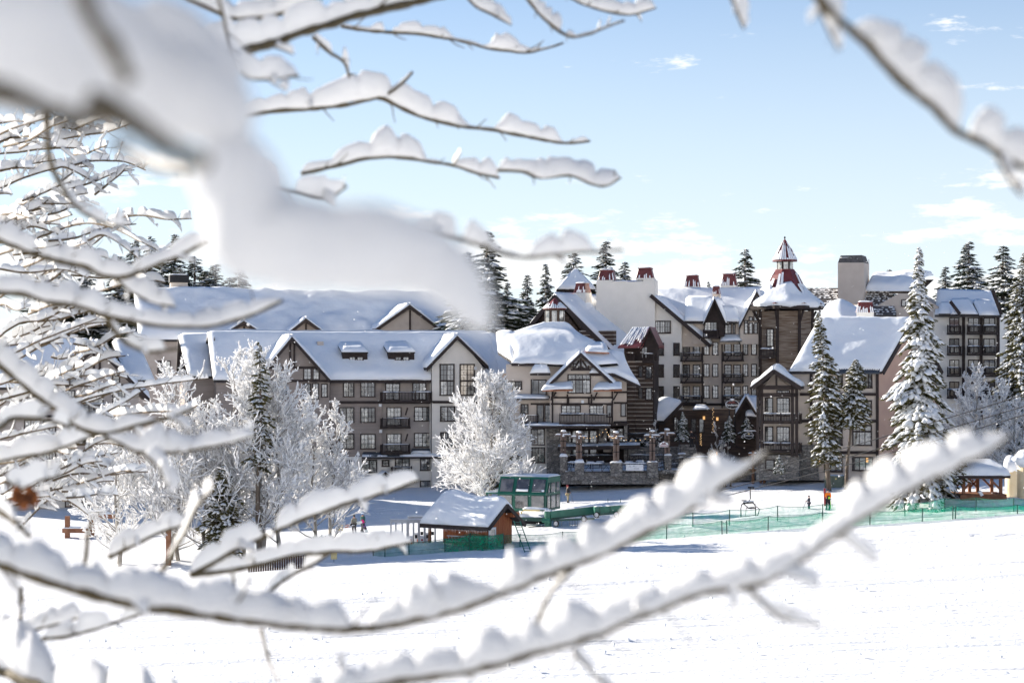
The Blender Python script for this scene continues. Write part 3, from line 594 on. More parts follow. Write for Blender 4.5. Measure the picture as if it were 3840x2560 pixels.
# front gable
b.wall('gable_wall', 'tan', [(2062, 1452), (2178, 1336), (2300, 1452), (2300, 1590), (2062, 1590)], -1.2, 1.2)
b.gable((2178, 1322), (2046, 1450), (2312, 1446), -2.0, 3.5, board=.34, snow=.36)
for sx in ((2030, 2148), (2222, 2332)):
    rows = [[q(sx[0], 1462, -3.0), q(sx[1], 1458, -2.9)], [q(sx[0] + 8, 1448, -2.3), q(sx[1], 1446, -2.2)], [q(sx[0] + 22, 1434, -1.4), q(sx[1], 1434, -1.4)]]
    o = b.slab(q(sx[0] + 4, 1464, -2.9), q(sx[1], 1462, -2.9), q(sx[1], 1438, -1.4), q(sx[0] + 20, 1438, -1.4), snow=0, name='roof_skirt', mat='copper', th=.1); snow_sheet('snow', loft(rows, 20, 8), .2, o, 'snow_roof', sx[0], .3, .3)
b.beams('truss', [(2140, 1386, 2216, 1386), (2178, 1345, 2178, 1384), (2150, 1386, 2172, 1352), (2206, 1386, 2184, 1352)], -1.5, .2, .2)
b.win(2148, 1362, 2172, 1384, -1.22, 1, (1, 1)); b.win(2184, 1362, 2208, 1384, -1.22, 1, (1, 1))
b.win(2128, 1402, 2216, 1476, -1.2, 3, (2, 3), transom=.72, fr=.13)
b.beams('post', [(2128, 1478, 2128, 1518), (2218, 1478, 2218, 1518), (2072, 1462, 2072, 1590), (2296, 1462, 2296, 1590), (2132, 1490, 2132, 1516), (2208, 1490, 2208, 1516)], -1.22, .18, .14)
b.beams('floor_band', [(2066, 1490, 2300, 1490), (2066, 1514, 2300, 1514)], -1.22, .2, .14); b.beams('floor_band', [(1900, 1490, 2066, 1490), (1990, 1514, 2066, 1514), (2302, 1470, 2350, 1470), (2302, 1510, 2350, 1510)], 0, .2, .14)
for (x0, y0, x1, y1) in ((2066, 1500, 2086, 1470), (2300, 1500, 2318, 1468), (2226, 1500, 2240, 1470)): b.beams('brace', [(x0, y0, x1, y1)], -1.35, .16, .16)
b.win(1906, 1428, 1958, 1461, 0, 2, (2, 2)); b.win(1990, 1422, 2050, 1480, 0, 2, (1, 1), g='glass_dark'); b.win(1952, 1514, 1982, 1552, 0, 2, (1, 3))
b.win(2012, 1516, 2040, 1586, 0, 1, (1, 1), name='door', g='glass_dark'); b.win(2042, 1516, 2068, 1586, 0, 1, (2, 4), name='door')
b.win(2104, 1518, 2178, 1557, -1.2, 4, (1, 3)); b.win(2210, 1518, 2264, 1557, -1.2, 2, (2, 3)); b.win(2274, 1516, 2295, 1564, -1.2, 1, (1, 1), g='glass_dark'); b.win(2327, 1511, 2348, 1562, 0, 1, (1, 1), g='glass_dark')
b.rail(2098, 1552, 2288, 1584, -1.2, 1.4); b.rail(1962, 1556, 2016, 1584, 0, 1.6)
b.slab(q(1905, 1494, -1.2), q(2058, 1494, -1.2), q(2058, 1484, 0), q(1910, 1484, 0), name='ledge_roof', snow=.2, th=.15, er=.2)
b.slab(q(1960, 1596, -3.0), q(2290, 1596, -3.0), q(2290, 1586, -.1), q(1965, 1586, -.1), name='canopy', snow=.14, th=.3, er=.2, mat='trim')
b.slab(q(2288, 1588, -1.6), q(2352, 1584, -1.2), q(2352, 1578, 0), q(2290, 1578, 0), name='canopy', snow=0, th=.3, mat='trim')
# dormer on the right of the gable
b.wall('dormer', 'tan', [(2212, 1330), (2262, 1300), (2282, 1330), (2282, 1375), (2212, 1375)], .3, 3); b.win(2246, 1328, 2270, 1366, .3, 1, (1, 2), g='glass_dark')
b.slab(q(2198, 1318, -.3), q(2285, 1322, -.3), q(2272, 1288, 2.6), q(2192, 1288, 2.6), name='dormer_roof', snow=.3, er=.3, mat='copper', th=.12)
# ground floor: stone piers, glazing and the second canopy
b.wall('stone_pier', 'stone', [(2050, 1606), (2102, 1606), (2102, 1830), (2050, 1830)], -.5, 2)
b.wall('recess', 'trim', [(2102, 1600), (2360, 1600), (2360, 1830), (2102, 1830)], 1.6, 3); b.wall('stone_pier', 'stone', [(2246, 1604), (2276, 1604), (2276, 1664), (2246, 1664)], -.3, 1.5); b.wall('stone_pier', 'stone', [(2340, 1592), (2353, 1592), (2353, 1830), (2340, 1830)], -.4, 2)
for x0 in (2112, 2144, 2178, 2210): b.win(x0, 1612, x0 + 31, 1664, .9, 1, (2, 3)); b.win(x0, 1680, x0 + 31, 1716, .9, 1, (1, 2))
for x0 in (2284, 2312): b.win(x0, 1604, x0 + 26, 1656, .4, 1, (2, 4), g='glass_dark')
b.win(1990, 1606, 2043, 1669, .1, 2, (2, 3)); b.win(1993, 1676, 2044, 1736, .1, 2, (2, 3), g='glass_dark'); b.part('louvre_vent', 'galv', [(1951, 1606, 1972, 1634), (2034, 1756, 2052, 1782)], .1, -.05, 0)
b.slab(q(2092, 1674, -2.4), q(2400, 1668, -2.4), q(2400, 1660, .4), q(2096, 1662, .4), name='canopy', snow=.12, th=.4, mat='trim', er=.2)
b.wall('stone_wall', 'stone', [(2356, 1676), (2560, 1676), (2560, 1740), (2356, 1740)], 1.5, 2); b.part('notice_board', 'tan', [(2262, 1678, 2294, 1694)], -.2, -.06, .05)
b.part('wall_lamp', 'white_paint', [(2180, 1500, 2190, 1511)], -1.2, -.2, -.02)
b.beams('post', [(2108, 1604, 2108, 1800), (2240, 1604, 2240, 1790), (2300, 1680, 2300, 1790)], -.6, .25, .25); b.beams('brace', [(2256, 1640, 2268, 1606)], -1.2, .22, .22)
# cupola
cc = q(2080, 1205, 7.5); w2 = (q(2118, 1180, 7.5).x - q(2042, 1180, 7.5).x) / 2; z1 = q(2080, 1158, 7.5).z; z2 = q(2080, 1118, 7.5).z
o = MB().lathe([(w2, cc.z - 1.4), (w2, z1)], 8, (cc.x, 7.5, 0), math.pi / 8).build('cupola', 'log', b.e)
for k in range(8):
    an = -math.pi / 2 + (k - 3.5) * math.pi / 4 + math.pi / 8 * 0; an = math.pi / 4 * k + math.pi / 4; d = Vector((math.cos(an), math.sin(an), 0)); tv = Vector((-d.y, d.x, 0)); cpt = Vector((cc.x, 7.5, 0)) + d * (w2 * .924 + .02); zz0, zz1 = cc.z - .35, z1 - .25
    MB().hexa([cpt - tv * .28 + Vector((0, 0, zz0)), cpt + tv * .28 + Vector((0, 0, zz0)), cpt + tv * .28 + Vector((0, 0, zz1)), cpt - tv * .28 + Vector((0, 0, zz1))], [x + d * .04 for x in (cpt - tv * .28 + Vector((0, 0, zz0)), cpt + tv * .28 + Vector((0, 0, zz0)), cpt + tv * .28 + Vector((0, 0, zz1)), cpt - tv * .28 + Vector((0, 0, zz1)))]).build('cupola_window', 'glass_mid', o)
o2 = MB().lathe([(w2 * 1.25, z1 - .05), (w2 * 1.2, z1 + .05), (w2 * .72, z1 + (z2 - z1) * .45), (.06, z2)], 8, (cc.x, 7.5, 0), math.pi / 8).build('cupola_roof', 'metal_red', o)
def seam_snow(name, parent, c, prof, n, ph, seed, cover=.6, drop=.7):
    """streaks of snow caught between the seams of a steep metal roof"""
    r = random.Random(seed); mb = MB()
    for k in range(n * 4):
        a0 = ph + 2 * math.pi * (k + .12) / (n * 4); a1 = ph + 2 * math.pi * (k + .88) / (n * 4)
        tops = r.random() ** .8 * (len(prof) - 1) * drop; gap = r.random() < 1 - cover
        for i in range(len(prof) - 1):
            if i > tops or gap and i > 0: continue
            (r0, z0), (r1, z1) = prof[i], prof[i + 1]; t0 = 0; t1 = max(.12, min(1, tops - i))
            f = lambda t, a: Vector((c[0] + (r0 + (r1 - r0) * t) * 1.0 * math.cos(a), c[1] + (r0 + (r1 - r0) * t) * math.sin(a), c[2] + z0 + (z1 - z0) * t))
            k8 = math.cos(math.pi / n) if n == 8 else 1
            ps = [f(t0, a0), f(t0, a1), f(t1, a1), f(t1, a0)]; nrm = (ps[1] - ps[0]).cross(ps[3] - ps[0]).normalized(); nrm = nrm if nrm.dot(ps[0] - Vector((c[0], c[1], ps[0].z))) > 0 else -nrm
            mb.hexa(ps, [p + nrm * .06 for p in ps])
    o_ = mb.build(name, 'snow', parent); o_['kind'] = 'stuff'; return o_
seam_snow('snow', o2, (cc.x, 7.5, 0), [(w2 * 1.2, z1 + .05), (w2 * .72, z1 + (z2 - z1) * .45), (.08, z2)], 8, math.pi / 8, 3, .7)
def chimney_cap(b, x0, x1, yt, yb, v, parent, seed=1, snow_top=True):
    """tapered red sheet-metal chimney cap streaked with snow"""
    q = b.q; a, c = q(x0, yb, v), q(x1, yb, v); zt = q(x0, yt, v).z; w = (c.x - a.x) / 2; cx = (a.x + c.x) / 2; dp = w * .9; y = v + dp; t = .74
    lo = [(cx - w, y - dp, a.z), (cx + w, y - dp, a.z), (cx + w, y + dp, a.z), (cx - w, y + dp, a.z)]; hi = [(cx - w * t, y - dp * t, zt), (cx + w * t, y - dp * t, zt), (cx + w * t, y + dp * t, zt), (cx - w * t, y + dp * t, zt)]
    o = MB().hexa([Vector(p) for p in lo], [Vector(p) for p in hi]).box(cx - w * .82, cx + w * .82, y - dp * .82, y + dp * .82, zt + .002, zt + .12).build('chimney_cap', 'metal_red', parent)
    r = random.Random(seed); sb = MB(); mb = MB(); n = 9
    for k in range(n + 1):
        s = -1 + 2 * k / n; sb.beam((cx + w * s, y - dp - .02, a.z), (cx + w * t * s, y - dp * t - .02, zt), .05, .05)
    for k in range(n):
        if r.random() < .25: continue
        s0, s1 = -1 + 2 * (k + .2) / n, -1 + 2 * (k + .85) / n; t1 = .25 + .55 * r.random()
        f = lambda s, h: Vector((cx + w * s * (1 - (1 - t) * h), y - dp * (1 - (1 - t) * h) - .01, a.z + (zt - a.z) * h))
        p4 = [f(s0, 0), f(s1, 0), f(s1, t1), f(s0, t1 * (.6 + .4 * r.random()))]; mb.hexa(p4, [p + Vector((0, -.06, .03)) for p in p4])
    sb.build('seams', 'metal_red', o); mb.build('snow', 'snow', o)['kind'] = 'stuff'
    if snow_top: snow_sheet('snow', bil((cx - w * .8, y - dp * .8, zt + .13), (cx + w * .8, y - dp * .8, zt + .13), (cx + w * .8, y + dp * .8, zt + .13), (cx - w * .8, y + dp * .8, zt + .13), 8, 8), .14, o, 'snow', seed, .3)
    return o
def logs(b, x0, x1, y0, y1, v, d=.9, pitch=.46, poly=None):
    """horizontal squared logs with pale chinking, each log its own piece"""
    q = b.q; a, c = q(x0, y1, v), q(x1, y0, v); o = MB().box(a.x + .02, c.x - .02, v + .08, v + d, a.z, c.z).build('log_wall', 'chink', b.e); n = int((c.z - a.z) / pitch); mesh = None
    for i in range(n):
        z = a.z + pitch * (i + .5)
        if mesh is None:
            w = c.x - a.x; mb = MB(); h = pitch * .40
            mb.prism([(0, -h), (w, -h), (w, h), (0, h)], -.02, d - .05); lg = mb.build('log', 'log', o); mesh = lg.data
        else: lg = link('log', mesh, None, o)
        lg.location = (a.x, v, z)
    return o
# ------------------------------------------------------------------ log gabled block behind the lounge
b = Bld('log_lodge_building', 2120, 234, -30, 'dark log lodge with steep snowy gable behind the lounge cupola'); q = b.q
b.wall('gable_wall', 'log', [(1990, 1260), (2076, 1112), (2240, 1330), (2240, 1420), (1990, 1420)], .4, .6)
for i in range(9):
    y = 1150 + i * 15; b.beams('log', [(2078 - (y - 1112) * .55, y, 2078 + (y - 1112) * .70, y)], .4, .34, .1, 'log')
A, L, R = q(2080, 1104, -.4), q(1975, 1232, -.4), q(2330, 1352, -.4); B = Vector((0, 12.5, 0))
b.slab(L + B, L, A, A + B, snow=.45, er=.5, sides=(1, 1, 1, 0)); b.slab(R, R + B, A + B, A, snow=.55, er=.7, lump=.15, sides=(1, 1, 1, 1), nu=40, nv=36)
b.beams('bargeboard', [(2080, 1112, 1975, 1240), (2080, 1112, 2330, 1360)], -.42, .5, .14)
logs(b, 2170, 2300, 1238, 1330, -.1, .8)
# chimney on its ridge
c0, c1 = q(2152, 1140, 4), q(2196, 1097, 4); o = MB().box(c0.x, c1.x, 4, 5.5, c0.z - 1, c1.z).build('chimney', 'cream', b.e); chimney_cap(b, 2152, 2196, 1066, 1097, 4, o, 4)
# log stair tower at the right corner
b2 = Bld('log_tower_building', 2410, 222, -12, 'narrow dark log stair tower with red metal canopy beside the cream wing'); q = b2.q
b2.wall('wall', 'trim', [(2340, 1300), (2452, 1300), (2452, 1640), (2340, 1640)], .3, 4)
logs(b2, 2352, 2382, 1352, 1620, -.25, 1.0); logs(b2, 2382, 2448, 1352, 1620, .1, 1.0)
b2.wall('gable_wall', 'trim', [(2395, 1292), (2437, 1232), (2466, 1292), (2466, 1352), (2395, 1352)], -.3, 1.2)
b2.gable((2437, 1224), (2400, 1300), (2470, 1295), -1.0, 3.5, snow=0, mat='metal_red', board=.3, name='canopy_roof')
rw = b2.slab(q(2316, 1302, -1.2), q(2410, 1300, -1.2), q(2436, 1226, 2.4), q(2372, 1228, 2.4), name='canopy_roof', mat='metal_red', th=.12, snow=0)
r = random.Random(3); e0, e1, t1, t0 = q(2316, 1302, -1.2), q(2410, 1300, -1.2), q(2436, 1226, 2.4), q(2372, 1228, 2.4)
for k in range(9):
    u0, u1 = (k + .12) / 9, (k + .9) / 9; s = .08 + .3 * r.random() ** 2; lp = lambda u, w: tuple((e0.lerp(e1, u)).lerp(t0.lerp(t1, u), w) + Vector((0, 0, .01)))
    snow_sheet('snow', bil(lp(u0, s), lp(u1, s + .1 * r.random()), lp(u1, 1), lp(u0, 1), 4, 9), .14, rw, 'snow_roof', k, .15, .3)
b2.win(2404, 1298, 2430, 1344, -.32, 1, (2, 3), name='door'); b2.rail(2345, 1322, 2378, 1346, .1, .8); b2.rail(2410, 1326, 2452, 1352, -.3, .8)
for y in (1372, 1452): b2.win(2394, y, 2412, y + 44, .1, 1, (1, 2), g='glass_dark'); b2.win(2420, y, 2446, y + 48, .1, 1, (2, 3), g='glass_dark')

# little snow pyramid beyond
b = Bld('pyramid_pavilion', 2160, 262, 0, 'small pyramid-roofed pavilion with smooth snow behind the log gable'); q = b.q
ap = q(2160, 1012, 3.0); a, c = q(2088, 1084, 0), q(2232, 1084, 0); w = (c.x - a.x)
for i in range(4):
    cs = [Vector((a.x, 0, a.z)), Vector((c.x, 0, a.z)), Vector((c.x, w, a.z)), Vector((a.x, w, a.z))]; e0, e1 = cs[i], cs[(i + 1) % 4]; apx = Vector(((a.x + c.x) / 2, w / 2, ap.z))
    b.slab(e0, e1, apx + (e1 - e0) * .01, apx - (e1 - e0) * .01, snow=.3, er=.3, sides=(0, 0, 1, 0), th=.2)
b.wall('wall', 'trim', [(2110, 1090), (2212, 1090), (2212, 1400), (2110, 1400)], 1.2, 5)

# ------------------------------------------------------------------ cream wing with twin chimneys and tan apartments
b = Bld('apartment_building', 2600, 236, -12, 'cream and tan apartment lodge with twin red-capped chimneys and stacked balconies'); q = b.q
b.wall('wall', 'cream', [(2446, 1118), (2556, 1210), (2556, 1600), (2446, 1600)], 0, 10); b.wall('gable_wall', 'tan', [(2556, 1212), (2645, 1286), (2645, 1300), (2556, 1300)], .6, 3)
b.wall('chimney_stack', 'cream', [(2236, 1056), (2456, 1056), (2456, 1240), (2330, 1330), (2236, 1240)], -.5, 2.6)
b.wall('chimney_stack', 'cream', [(2412, 1049), (2456, 1049), (2456, 1056), (2412, 1056)], -.5, 2.6)
st = b.part('chimney_stack', 'cream', [(2238, 1050, 2300, 1056)], -.5, 0, 2.6); chimney_cap(b, 2242, 2304, 1016, 1050, -.4, st, 7); st = b.part('chimney_stack', 'cream', [(2384, 1042, 2450, 1049)], -.5, 0, 2.6); chimney_cap(b, 2386, 2448, 1008, 1043, -.4, st, 8)
a, c = q(2300, 1056, -.5), q(2412, 1056, -.5); snow_sheet('snow', bil(a, c, c + Vector((0, 2.4, 0)), a + Vector((0, 2.4, 0)), 14, 6), .16, st, 'snow', 3, .3)
b.wall('wall', 'tan', [(2560, 1262), (2862, 1262), (2862, 1600), (2560, 1600)], 1.2, 10)
A, R = q(2444, 1108, -.7), q(2662, 1290, -.7); B = Vector((0, 9, 0)); b.slab(R, R + B, A + B, A, snow=.5, er=.6, sides=(1, 1, 1, 1), lump=.12); b.beams('bargeboard', [(2440, 1108, 2662, 1296)], -.72, .45, .14)
# main ridge behind
rz = q(2600, 1085, 9).z; e0, e1 = q(2560, 1262, 1.0), q(2862, 1262, 1.0); b.slab(e0, e1, Vector((q(2862, 1085, 9).x, 9, rz)), Vector((q(2440, 1085, 9).x, 9, rz)), snow=.5, er=.7, sides=(1, 1, 1, 1), nu=50, nv=24)
# mid gable and right glazed gable
b.wall('gable_wall', 'trim', [(2640, 1215), (2680, 1130), (2716, 1215), (2716, 1262), (2640, 1262)], -.2, 3); b.wall('gable_wall', 'tan', [(2600, 1205), (2640, 1205), (2640, 1290), (2600, 1290)], 0, 3); b.wall('gable_wall', 'tan', [(2700, 1210), (2770, 1210), (2770, 1290), (2700, 1290)], .6, 3)
b.slab(q(2566, 1204, -.9), q(2642, 1204, -.9), q(2678, 1120, 2.5), q(2572, 1120, 2.5), snow=.4, er=.5); b.gable((2680, 1118), (2638, 1212), (2722, 1210), -1.0, 6, snow=.35, board=.34)
b.slab(q(2716, 1205, -.4), q(2778, 1205, -.4), q(2764, 1160, 2.0), q(2702, 1150, 2.0), snow=.35, er=.4)
b.win(2640, 1206, 2690, 1240, -.25, 2, (2, 3)); b.win(2704, 1214, 2744, 1252, .6, 3, (1, 3)); b.win(2748, 1214, 2758, 1252, .6, 1, (1, 3)); b.rail(2636, 1238, 2692, 1262, -.2, .9)
b.wall('gable_wall', 'tan', [(2776, 1230), (2838, 1100), (2866, 1140), (2866, 1290), (2776, 1290)], -.3, 4); b.gable((2838, 1092), (2772, 1222), (2872, 1152), -1.0, 7, snow=.38, board=.36)
for x0 in (2790, 2808, 2826): b.win(x0, 1165 + (2826 - x0) * 1.2, x0 + 16, 1204, -.3, 1, (1, 3)); b.win(x0, 1208, x0 + 16, 1252, -.3, 1, (1, 3))
b.slab(q(2700, 1278, -.6), q(2782, 1276, -.6), q(2775, 1256, .8), q(2706, 1256, .8), name='awning', snow=.22, th=.15, er=.2, mat='metal_dark')
b.win(2453, 1202, 2516, 1251, 0, 3, (2, 2), fr=.14)
for y in (1285, 1366, 1447):
    b.win(2465, y, 2490, y + 49, 0, 1, (1, 1), g='glass_dark'); b.win(2525, y, 2549, y + 49, 0, 1, (1, 1), g='glass_dark')
    for x0 in (2638, 2671): b.win(x0, y - 3, x0 + 23, y + 47, 1.2, 1, (2, 3))
    for x0 in (2785, 2817): b.win(x0, y - 2, x0 + 21, y + 46, 1.2, 1, (2, 3))
    for x0 in (2560, 2598): b.win(x0, y, x0 + 28, y + 50, 1.2, 1, (2, 4), name='balcony_door')
    for x0 in (2716, 2750): b.win(x0, y, x0 + 28, y + 50, 1.2, 1, (2, 4), name='balcony_door', g='glass_dark')
    b.rail(2552, y + 38, 2632, y + 64, 1.2, 1.5); b.rail(2711, y + 37, 2784, y + 63, 1.2, 1.5)
    for x0 in (2566, 2720): b.beams('brace', [(x0, y + 72, x0 + 14, y + 52)], -.2, .15, .15)
b.beams('downpipe', [(2634, 1265, 2634, 1530), (2708, 1290, 2708, 1530)], 1.15, .14, .12)
b.beams('floor_band', [(2446, 1512, 2650, 1512)], 0, .3, .15); b.beams('floor_band', [(2560, 1516, 2862, 1516)], 1.2, .3, .15)
for (x0, x1, yt, yb) in ((2568, 2622, 1036, 1074), (2704, 2762, 1030, 1070)):
    a, c = q(x0, yb + 14, 9), q(x1, yb, 9); o = MB().box(a.x, c.x, 8.6, 10.6, a.z - 2, c.z).build('chimney', 'cream', b.e); chimney_cap(b, x0, x1, yt, yb, 8.6, o, x0)
o = b.wall('chimney', 'tan', [(2672, 1100), (2700, 1100), (2698, 1170), (2674, 1170)], 3.5, 1.0); chimney_cap(b, 2670, 2700, 1078, 1102, 3.3, o, 9)
# dark entrance hall with snow canopy below the apartments
b = Bld('entrance_hall', 2640, 226, -8, 'dark timber entrance hall with sloping snow canopy on the terrace'); q = b.q
b.wall('wall', 'log', [(2440, 1560), (2470, 1540), (2840, 1530), (2840, 1830), (2440, 1830)], .8, 6)
rows = [[q(2384, 1574, -2.0), q(2440, 1576, -2.4), q(2492, 1578, -2.0)], [q(2412, 1550, -1.0), q(2460, 1545, -1.4), q(2520, 1552, -1.0)], [q(2440, 1524, .2), q(2490, 1512, -.2), q(2545, 1524, .2)], [q(2478, 1504, 1.4), q(2500, 1501, 1.2), q(2556, 1512, 1.4)]]
o = b.slab(q(2390, 1580, -1.9), q(2492, 1584, -1.9), q(2552, 1518, 1.3), q(2480, 1512, 1.3), name='canopy', snow=0, th=.2); snow_sheet('snow', loft(rows, 26, 22), .5, o, 'snow_roof', 4, .6, .15)
b.beams('bargeboard', [(2492, 1582, 2560, 1512)], -1.9, .35, .2)
b.slab(q(2598, 1536, -1.2), q(2662, 1534, -1.2), q(2652, 1524, .6), q(2604, 1524, .6), name='awning', snow=.2, th=.15, er=.2)
for x0 in (2524, 2560, 2590, 2620): b.win(x0, 1568, x0 + 22, 1622, .8, 1, (1, 3), g='glass_dark')
b.win(2526, 1562, 2540, 1612, .78, 1, (1, 2), name='door', g='glass_curtain')
b.wall('gable_wall', 'trim', [(2760, 1560), (2797, 1488), (2840, 1560), (2840, 1640), (2760, 1640)], -1.5, 4)
b.gable((2797, 1484), (2752, 1562), (2842, 1556), -2.2, 4, snow=.3, name='porch_roof'); b.slab(q(2796, 1560, -2.3), q(2846, 1560, -2.3), q(2846, 1490, 1.2), q(2798, 1490, 1.2), name='porch_roof', snow=.25)
for x, y in ((2640, 1566), (2690, 1570), (2690, 1700)): b.part('wall_lamp', 'lamp_glow', [(x - 4, y - 6, x + 4, y + 6)], .8, -.2, -.02)

# ------------------------------------------------------------------ octagonal tower with red spire
t0 = Bld('octagonal_tower', 2957, 232, 0, 'octagonal barnwood tower with flared snow roof and pointed red spire', 'tower'); q = t0.q; cx = q(2957, 1200, 0).x; vy = 3.2
Z = lambda py: q(2957, py, vy).z
sc_ = lambda dpx: dpx * 235.2 / F
R0 = sc_(106)
o = MB().lathe([(R0 - .12, Z(1500)), (R0 - .12, Z(1168))], 8, (cx, vy, 0), math.pi / 8).build('wall', 'barn_wood', t0.e)
rg = random.Random(2)
for f in range(8):
    an = math.pi / 8 * (2 * f + 1) + math.pi / 8; d = Vector((math.cos(an), math.sin(an), 0)); tv = Vector((-d.y, d.x, 0)); hw = R0 * math.sin(math.pi / 8); ap_ = R0 * math.cos(math.pi / 8)
    if d.y > .35: continue
    z = Z(1360)
    while z < Z(1172):
        h = .20; u = -hw
        while u < hw - .05:
            L = min(hw - u, .9 + rg.random() * 1.5); th = .01 + .04 * rg.random(); p = Vector((cx, vy, z)) + d * (ap_ - .12) + tv * (u + .01); pl = [p, p + tv * (L - .02), p + tv * (L - .02) + Vector((0, 0, h - .02)), p + Vector((0, 0, h - .02))]
            MB().hexa(pl, [x + d * (.03 + th) for x in pl]).build('plank', 'barn_wood', o); u += L
        z += h
    for s in (-1, 1): pass
for f in range(8):
    an = math.pi / 8 + math.pi / 4 * f; p = Vector((cx + R0 * math.cos(an), vy + R0 * math.sin(an), 0)); MB().box(p.x - .16, p.x + .16, p.y - .16, p.y + .16, Z(1500), Z(1160)).build('corner_post', 'trim', t0.e)
    MB().beam((p.x, p.y, Z(1215)), (cx + R0 * 1.28 * math.cos(an), vy + R0 * 1.28 * math.sin(an), Z(1166)), .2, .2).build('bracket', 'trim', t0.e)
Re = sc_(146); prof = [(Re, Z(1152)), (Re * .99, Z(1142)), (sc_(105), Z(1112)), (sc_(72), Z(1072)), (sc_(52), Z(1032)), (sc_(38), Z(1014))]
rf = MB().lathe(prof[1:] + [(sc_(36), Z(1010))], 8, (cx, vy, 0), math.pi / 8).build('roof', 'metal_red', t0.e); MB().lathe([(Re + .06, Z(1162)), (Re + .08, Z(1150)), (Re * .9, Z(1148))], 8, (cx, vy, 0), math.pi / 8).build('eave', 'trim', t0.e)
N = 48; tt = np.linspace(0, 1, 14); pr = np.array(prof); sr = np.interp(tt * 3.3, range(6), pr[:, 0]); sz = np.interp(tt * 3.3, range(6), pr[:, 1])
an = np.linspace(0, 2 * np.pi, N + 1)
oc = np.cos(np.pi / 8) / np.cos((an - 0) % (np.pi / 4) - np.pi / 8); jag = 1 - .0 * an
grid = np.stack([np.stack([cx + sr[i] * oc * np.cos(an), vy + sr[i] * oc * np.sin(an), np.full(N + 1, sz[i])], -1) for i in range(14)])
lim = .55 + .28 * vnoise(np.stack([an * 3, 0 * an, 0 * an], -1)); lim[-1] = lim[0]
for j in range(N + 1):
    zmax = np.interp(lim[j] * 3.3 + .8, range(6), pr[:, 1]); t_ = np.linspace(0, lim[j] * 3.3 + .8, 14); t_ = np.minimum(t_, 4.6); rr_ = np.interp(t_, range(6), pr[:, 0]); z_ = np.interp(t_, range(6), pr[:, 1])
    grid[:, j] = np.stack([cx + (rr_ + .03) * oc[j] * np.cos(an[j]), vy + (rr_ + .03) * oc[j] * np.sin(an[j]), z_], -1)
snow_sheet('snow', grid, .36, rf, 'snow_roof', 8, 1.4, .15, sides=(0, 0, 1, 1))
seam_snow('snow', rf, (cx, vy, 0), prof[2:], 8, math.pi / 8, 5, .75, .9)
ln = MB().lathe([(sc_(31), Z(1016)), (sc_(31), Z(978))], 8, (cx, vy, 0), math.pi / 8).build('lantern', 'trim', t0.e)
for f in range(8):
    an_ = math.pi / 4 * f + math.pi / 4; d = Vector((math.cos(an_), math.sin(an_), 0)); tv = Vector((-d.y, d.x, 0)); p = Vector((cx, vy, 0)) + d * (sc_(31) * .924 + .01); hw = sc_(8.5); pl = [p - tv * hw + Vector((0, 0, Z(1010))), p + tv * hw + Vector((0, 0, Z(1010))), p + tv * hw + Vector((0, 0, Z(984))), p - tv * hw + Vector((0, 0, Z(984)))]
    MB().hexa(pl, [x + d * .04 for x in pl]).build('pane', 'glass_curtain', ln)
sp = [(sc_(49), Z(981)), (sc_(46), Z(975)), (sc_(24), Z(932)), (.05, Z(896))]
so = MB().lathe(sp, 8, (cx, vy, 0), math.pi / 8).build('spire', 'metal_red', t0.e); seam_snow('snow', so, (cx, vy, 0), sp[1:], 8, math.pi / 8, 6, .8, .9)
MB().tube([(cx, vy, Z(897)), (cx, vy, Z(886))], .05, 6).ell((cx, vy, Z(891)), (.12, .12, .12)).build('finial', 'black', so)
for f, y in ((5, 0), (4, 0)): pass
t0.win(2874, 1232, 2902, 1300, vy - R0 * .80, 2, (1, 5), fr=.12); t0.rail(2850, 1308, 2904, 1336, vy - R0 * .7, 1.2)

# ------------------------------------------------------------------ tan lodge with porch (right)
b = Bld('porch_lodge_building', 3150, 206, -12, 'tan lodge with timber gable porch, balconies and pinkish end wall'); q = b.q
b.wall('wall', 'tan', [(2900, 1385), (3294, 1385), (3294, 1690), (2900, 1690)], 0, 13); b.wall('wall', 'tan', [(2900, 1690), (3294, 1690), (3294, 1800), (2900, 1800)], .1, 12)
e1 = q(3296, 1392, -.5); e0 = q(2960, 1392, -.5); e0.z = e1.z; D = 8.4; SPL = 3.0; rid = Vector((0, D / 2, 7.2)); rz_ = q(3399, 1196, 6).z
U = e1.x; rp = Vector((U + .3 + SPL, D / 2, rz_)); e1 = Vector((U + .3, -.5, e1.z)); e0 = Vector((e0.x, -.5, e1.z))
# end wall on the right
ew = MB(); prof_ = [(0, q(3294, 1800, 0).z), (D, q(3294, 1800, 0).z), (D, e1.z - .3), (D / 2, rz_ - .4), (0, e1.z - .3)]; n = 5
u_ = U + .01; ew.add([(u_ + y / D * 2 * SPL, y, z) for y, z in prof_] + [(u_ - .3 + y / D * 2 * SPL, y, z) for y, z in prof_], [tuple(range(5)), tuple(range(9, 4, -1))] + [(i, i + 5, (i + 1) % 5 + 5, (i + 1) % 5) for i in range(5)]); ew.build('end_wall', 'pink_tan', b.e)
r0_ = Vector((q(3075, 1205, 6).x, D / 2, rz_)); b.slab(e0, e1, rp, r0_, snow=.62, er=.9, sides=(1, 1, 1, 1), lump=.14, nu=60, nv=30)
be = Vector((0, D + 1, 0)); b.slab(rp, r0_, Vector((e0.x, D + .5, e1.z)), Vector((e1.x + 2 * SPL, D + .5, e1.z)), snow=.5, nu=20, nv=10)
MB().beam(e1 + Vector((.12, 0, -.2)), rp + Vector((.12, 0, -.2)), .14, .4).beam(rp + Vector((.12, 0, -.2)), Vector((e1.x + .12 + 2 * SPL, D + .5, e1.z - .2)), .14, .4).build('bargeboard', 'trim', b.e)
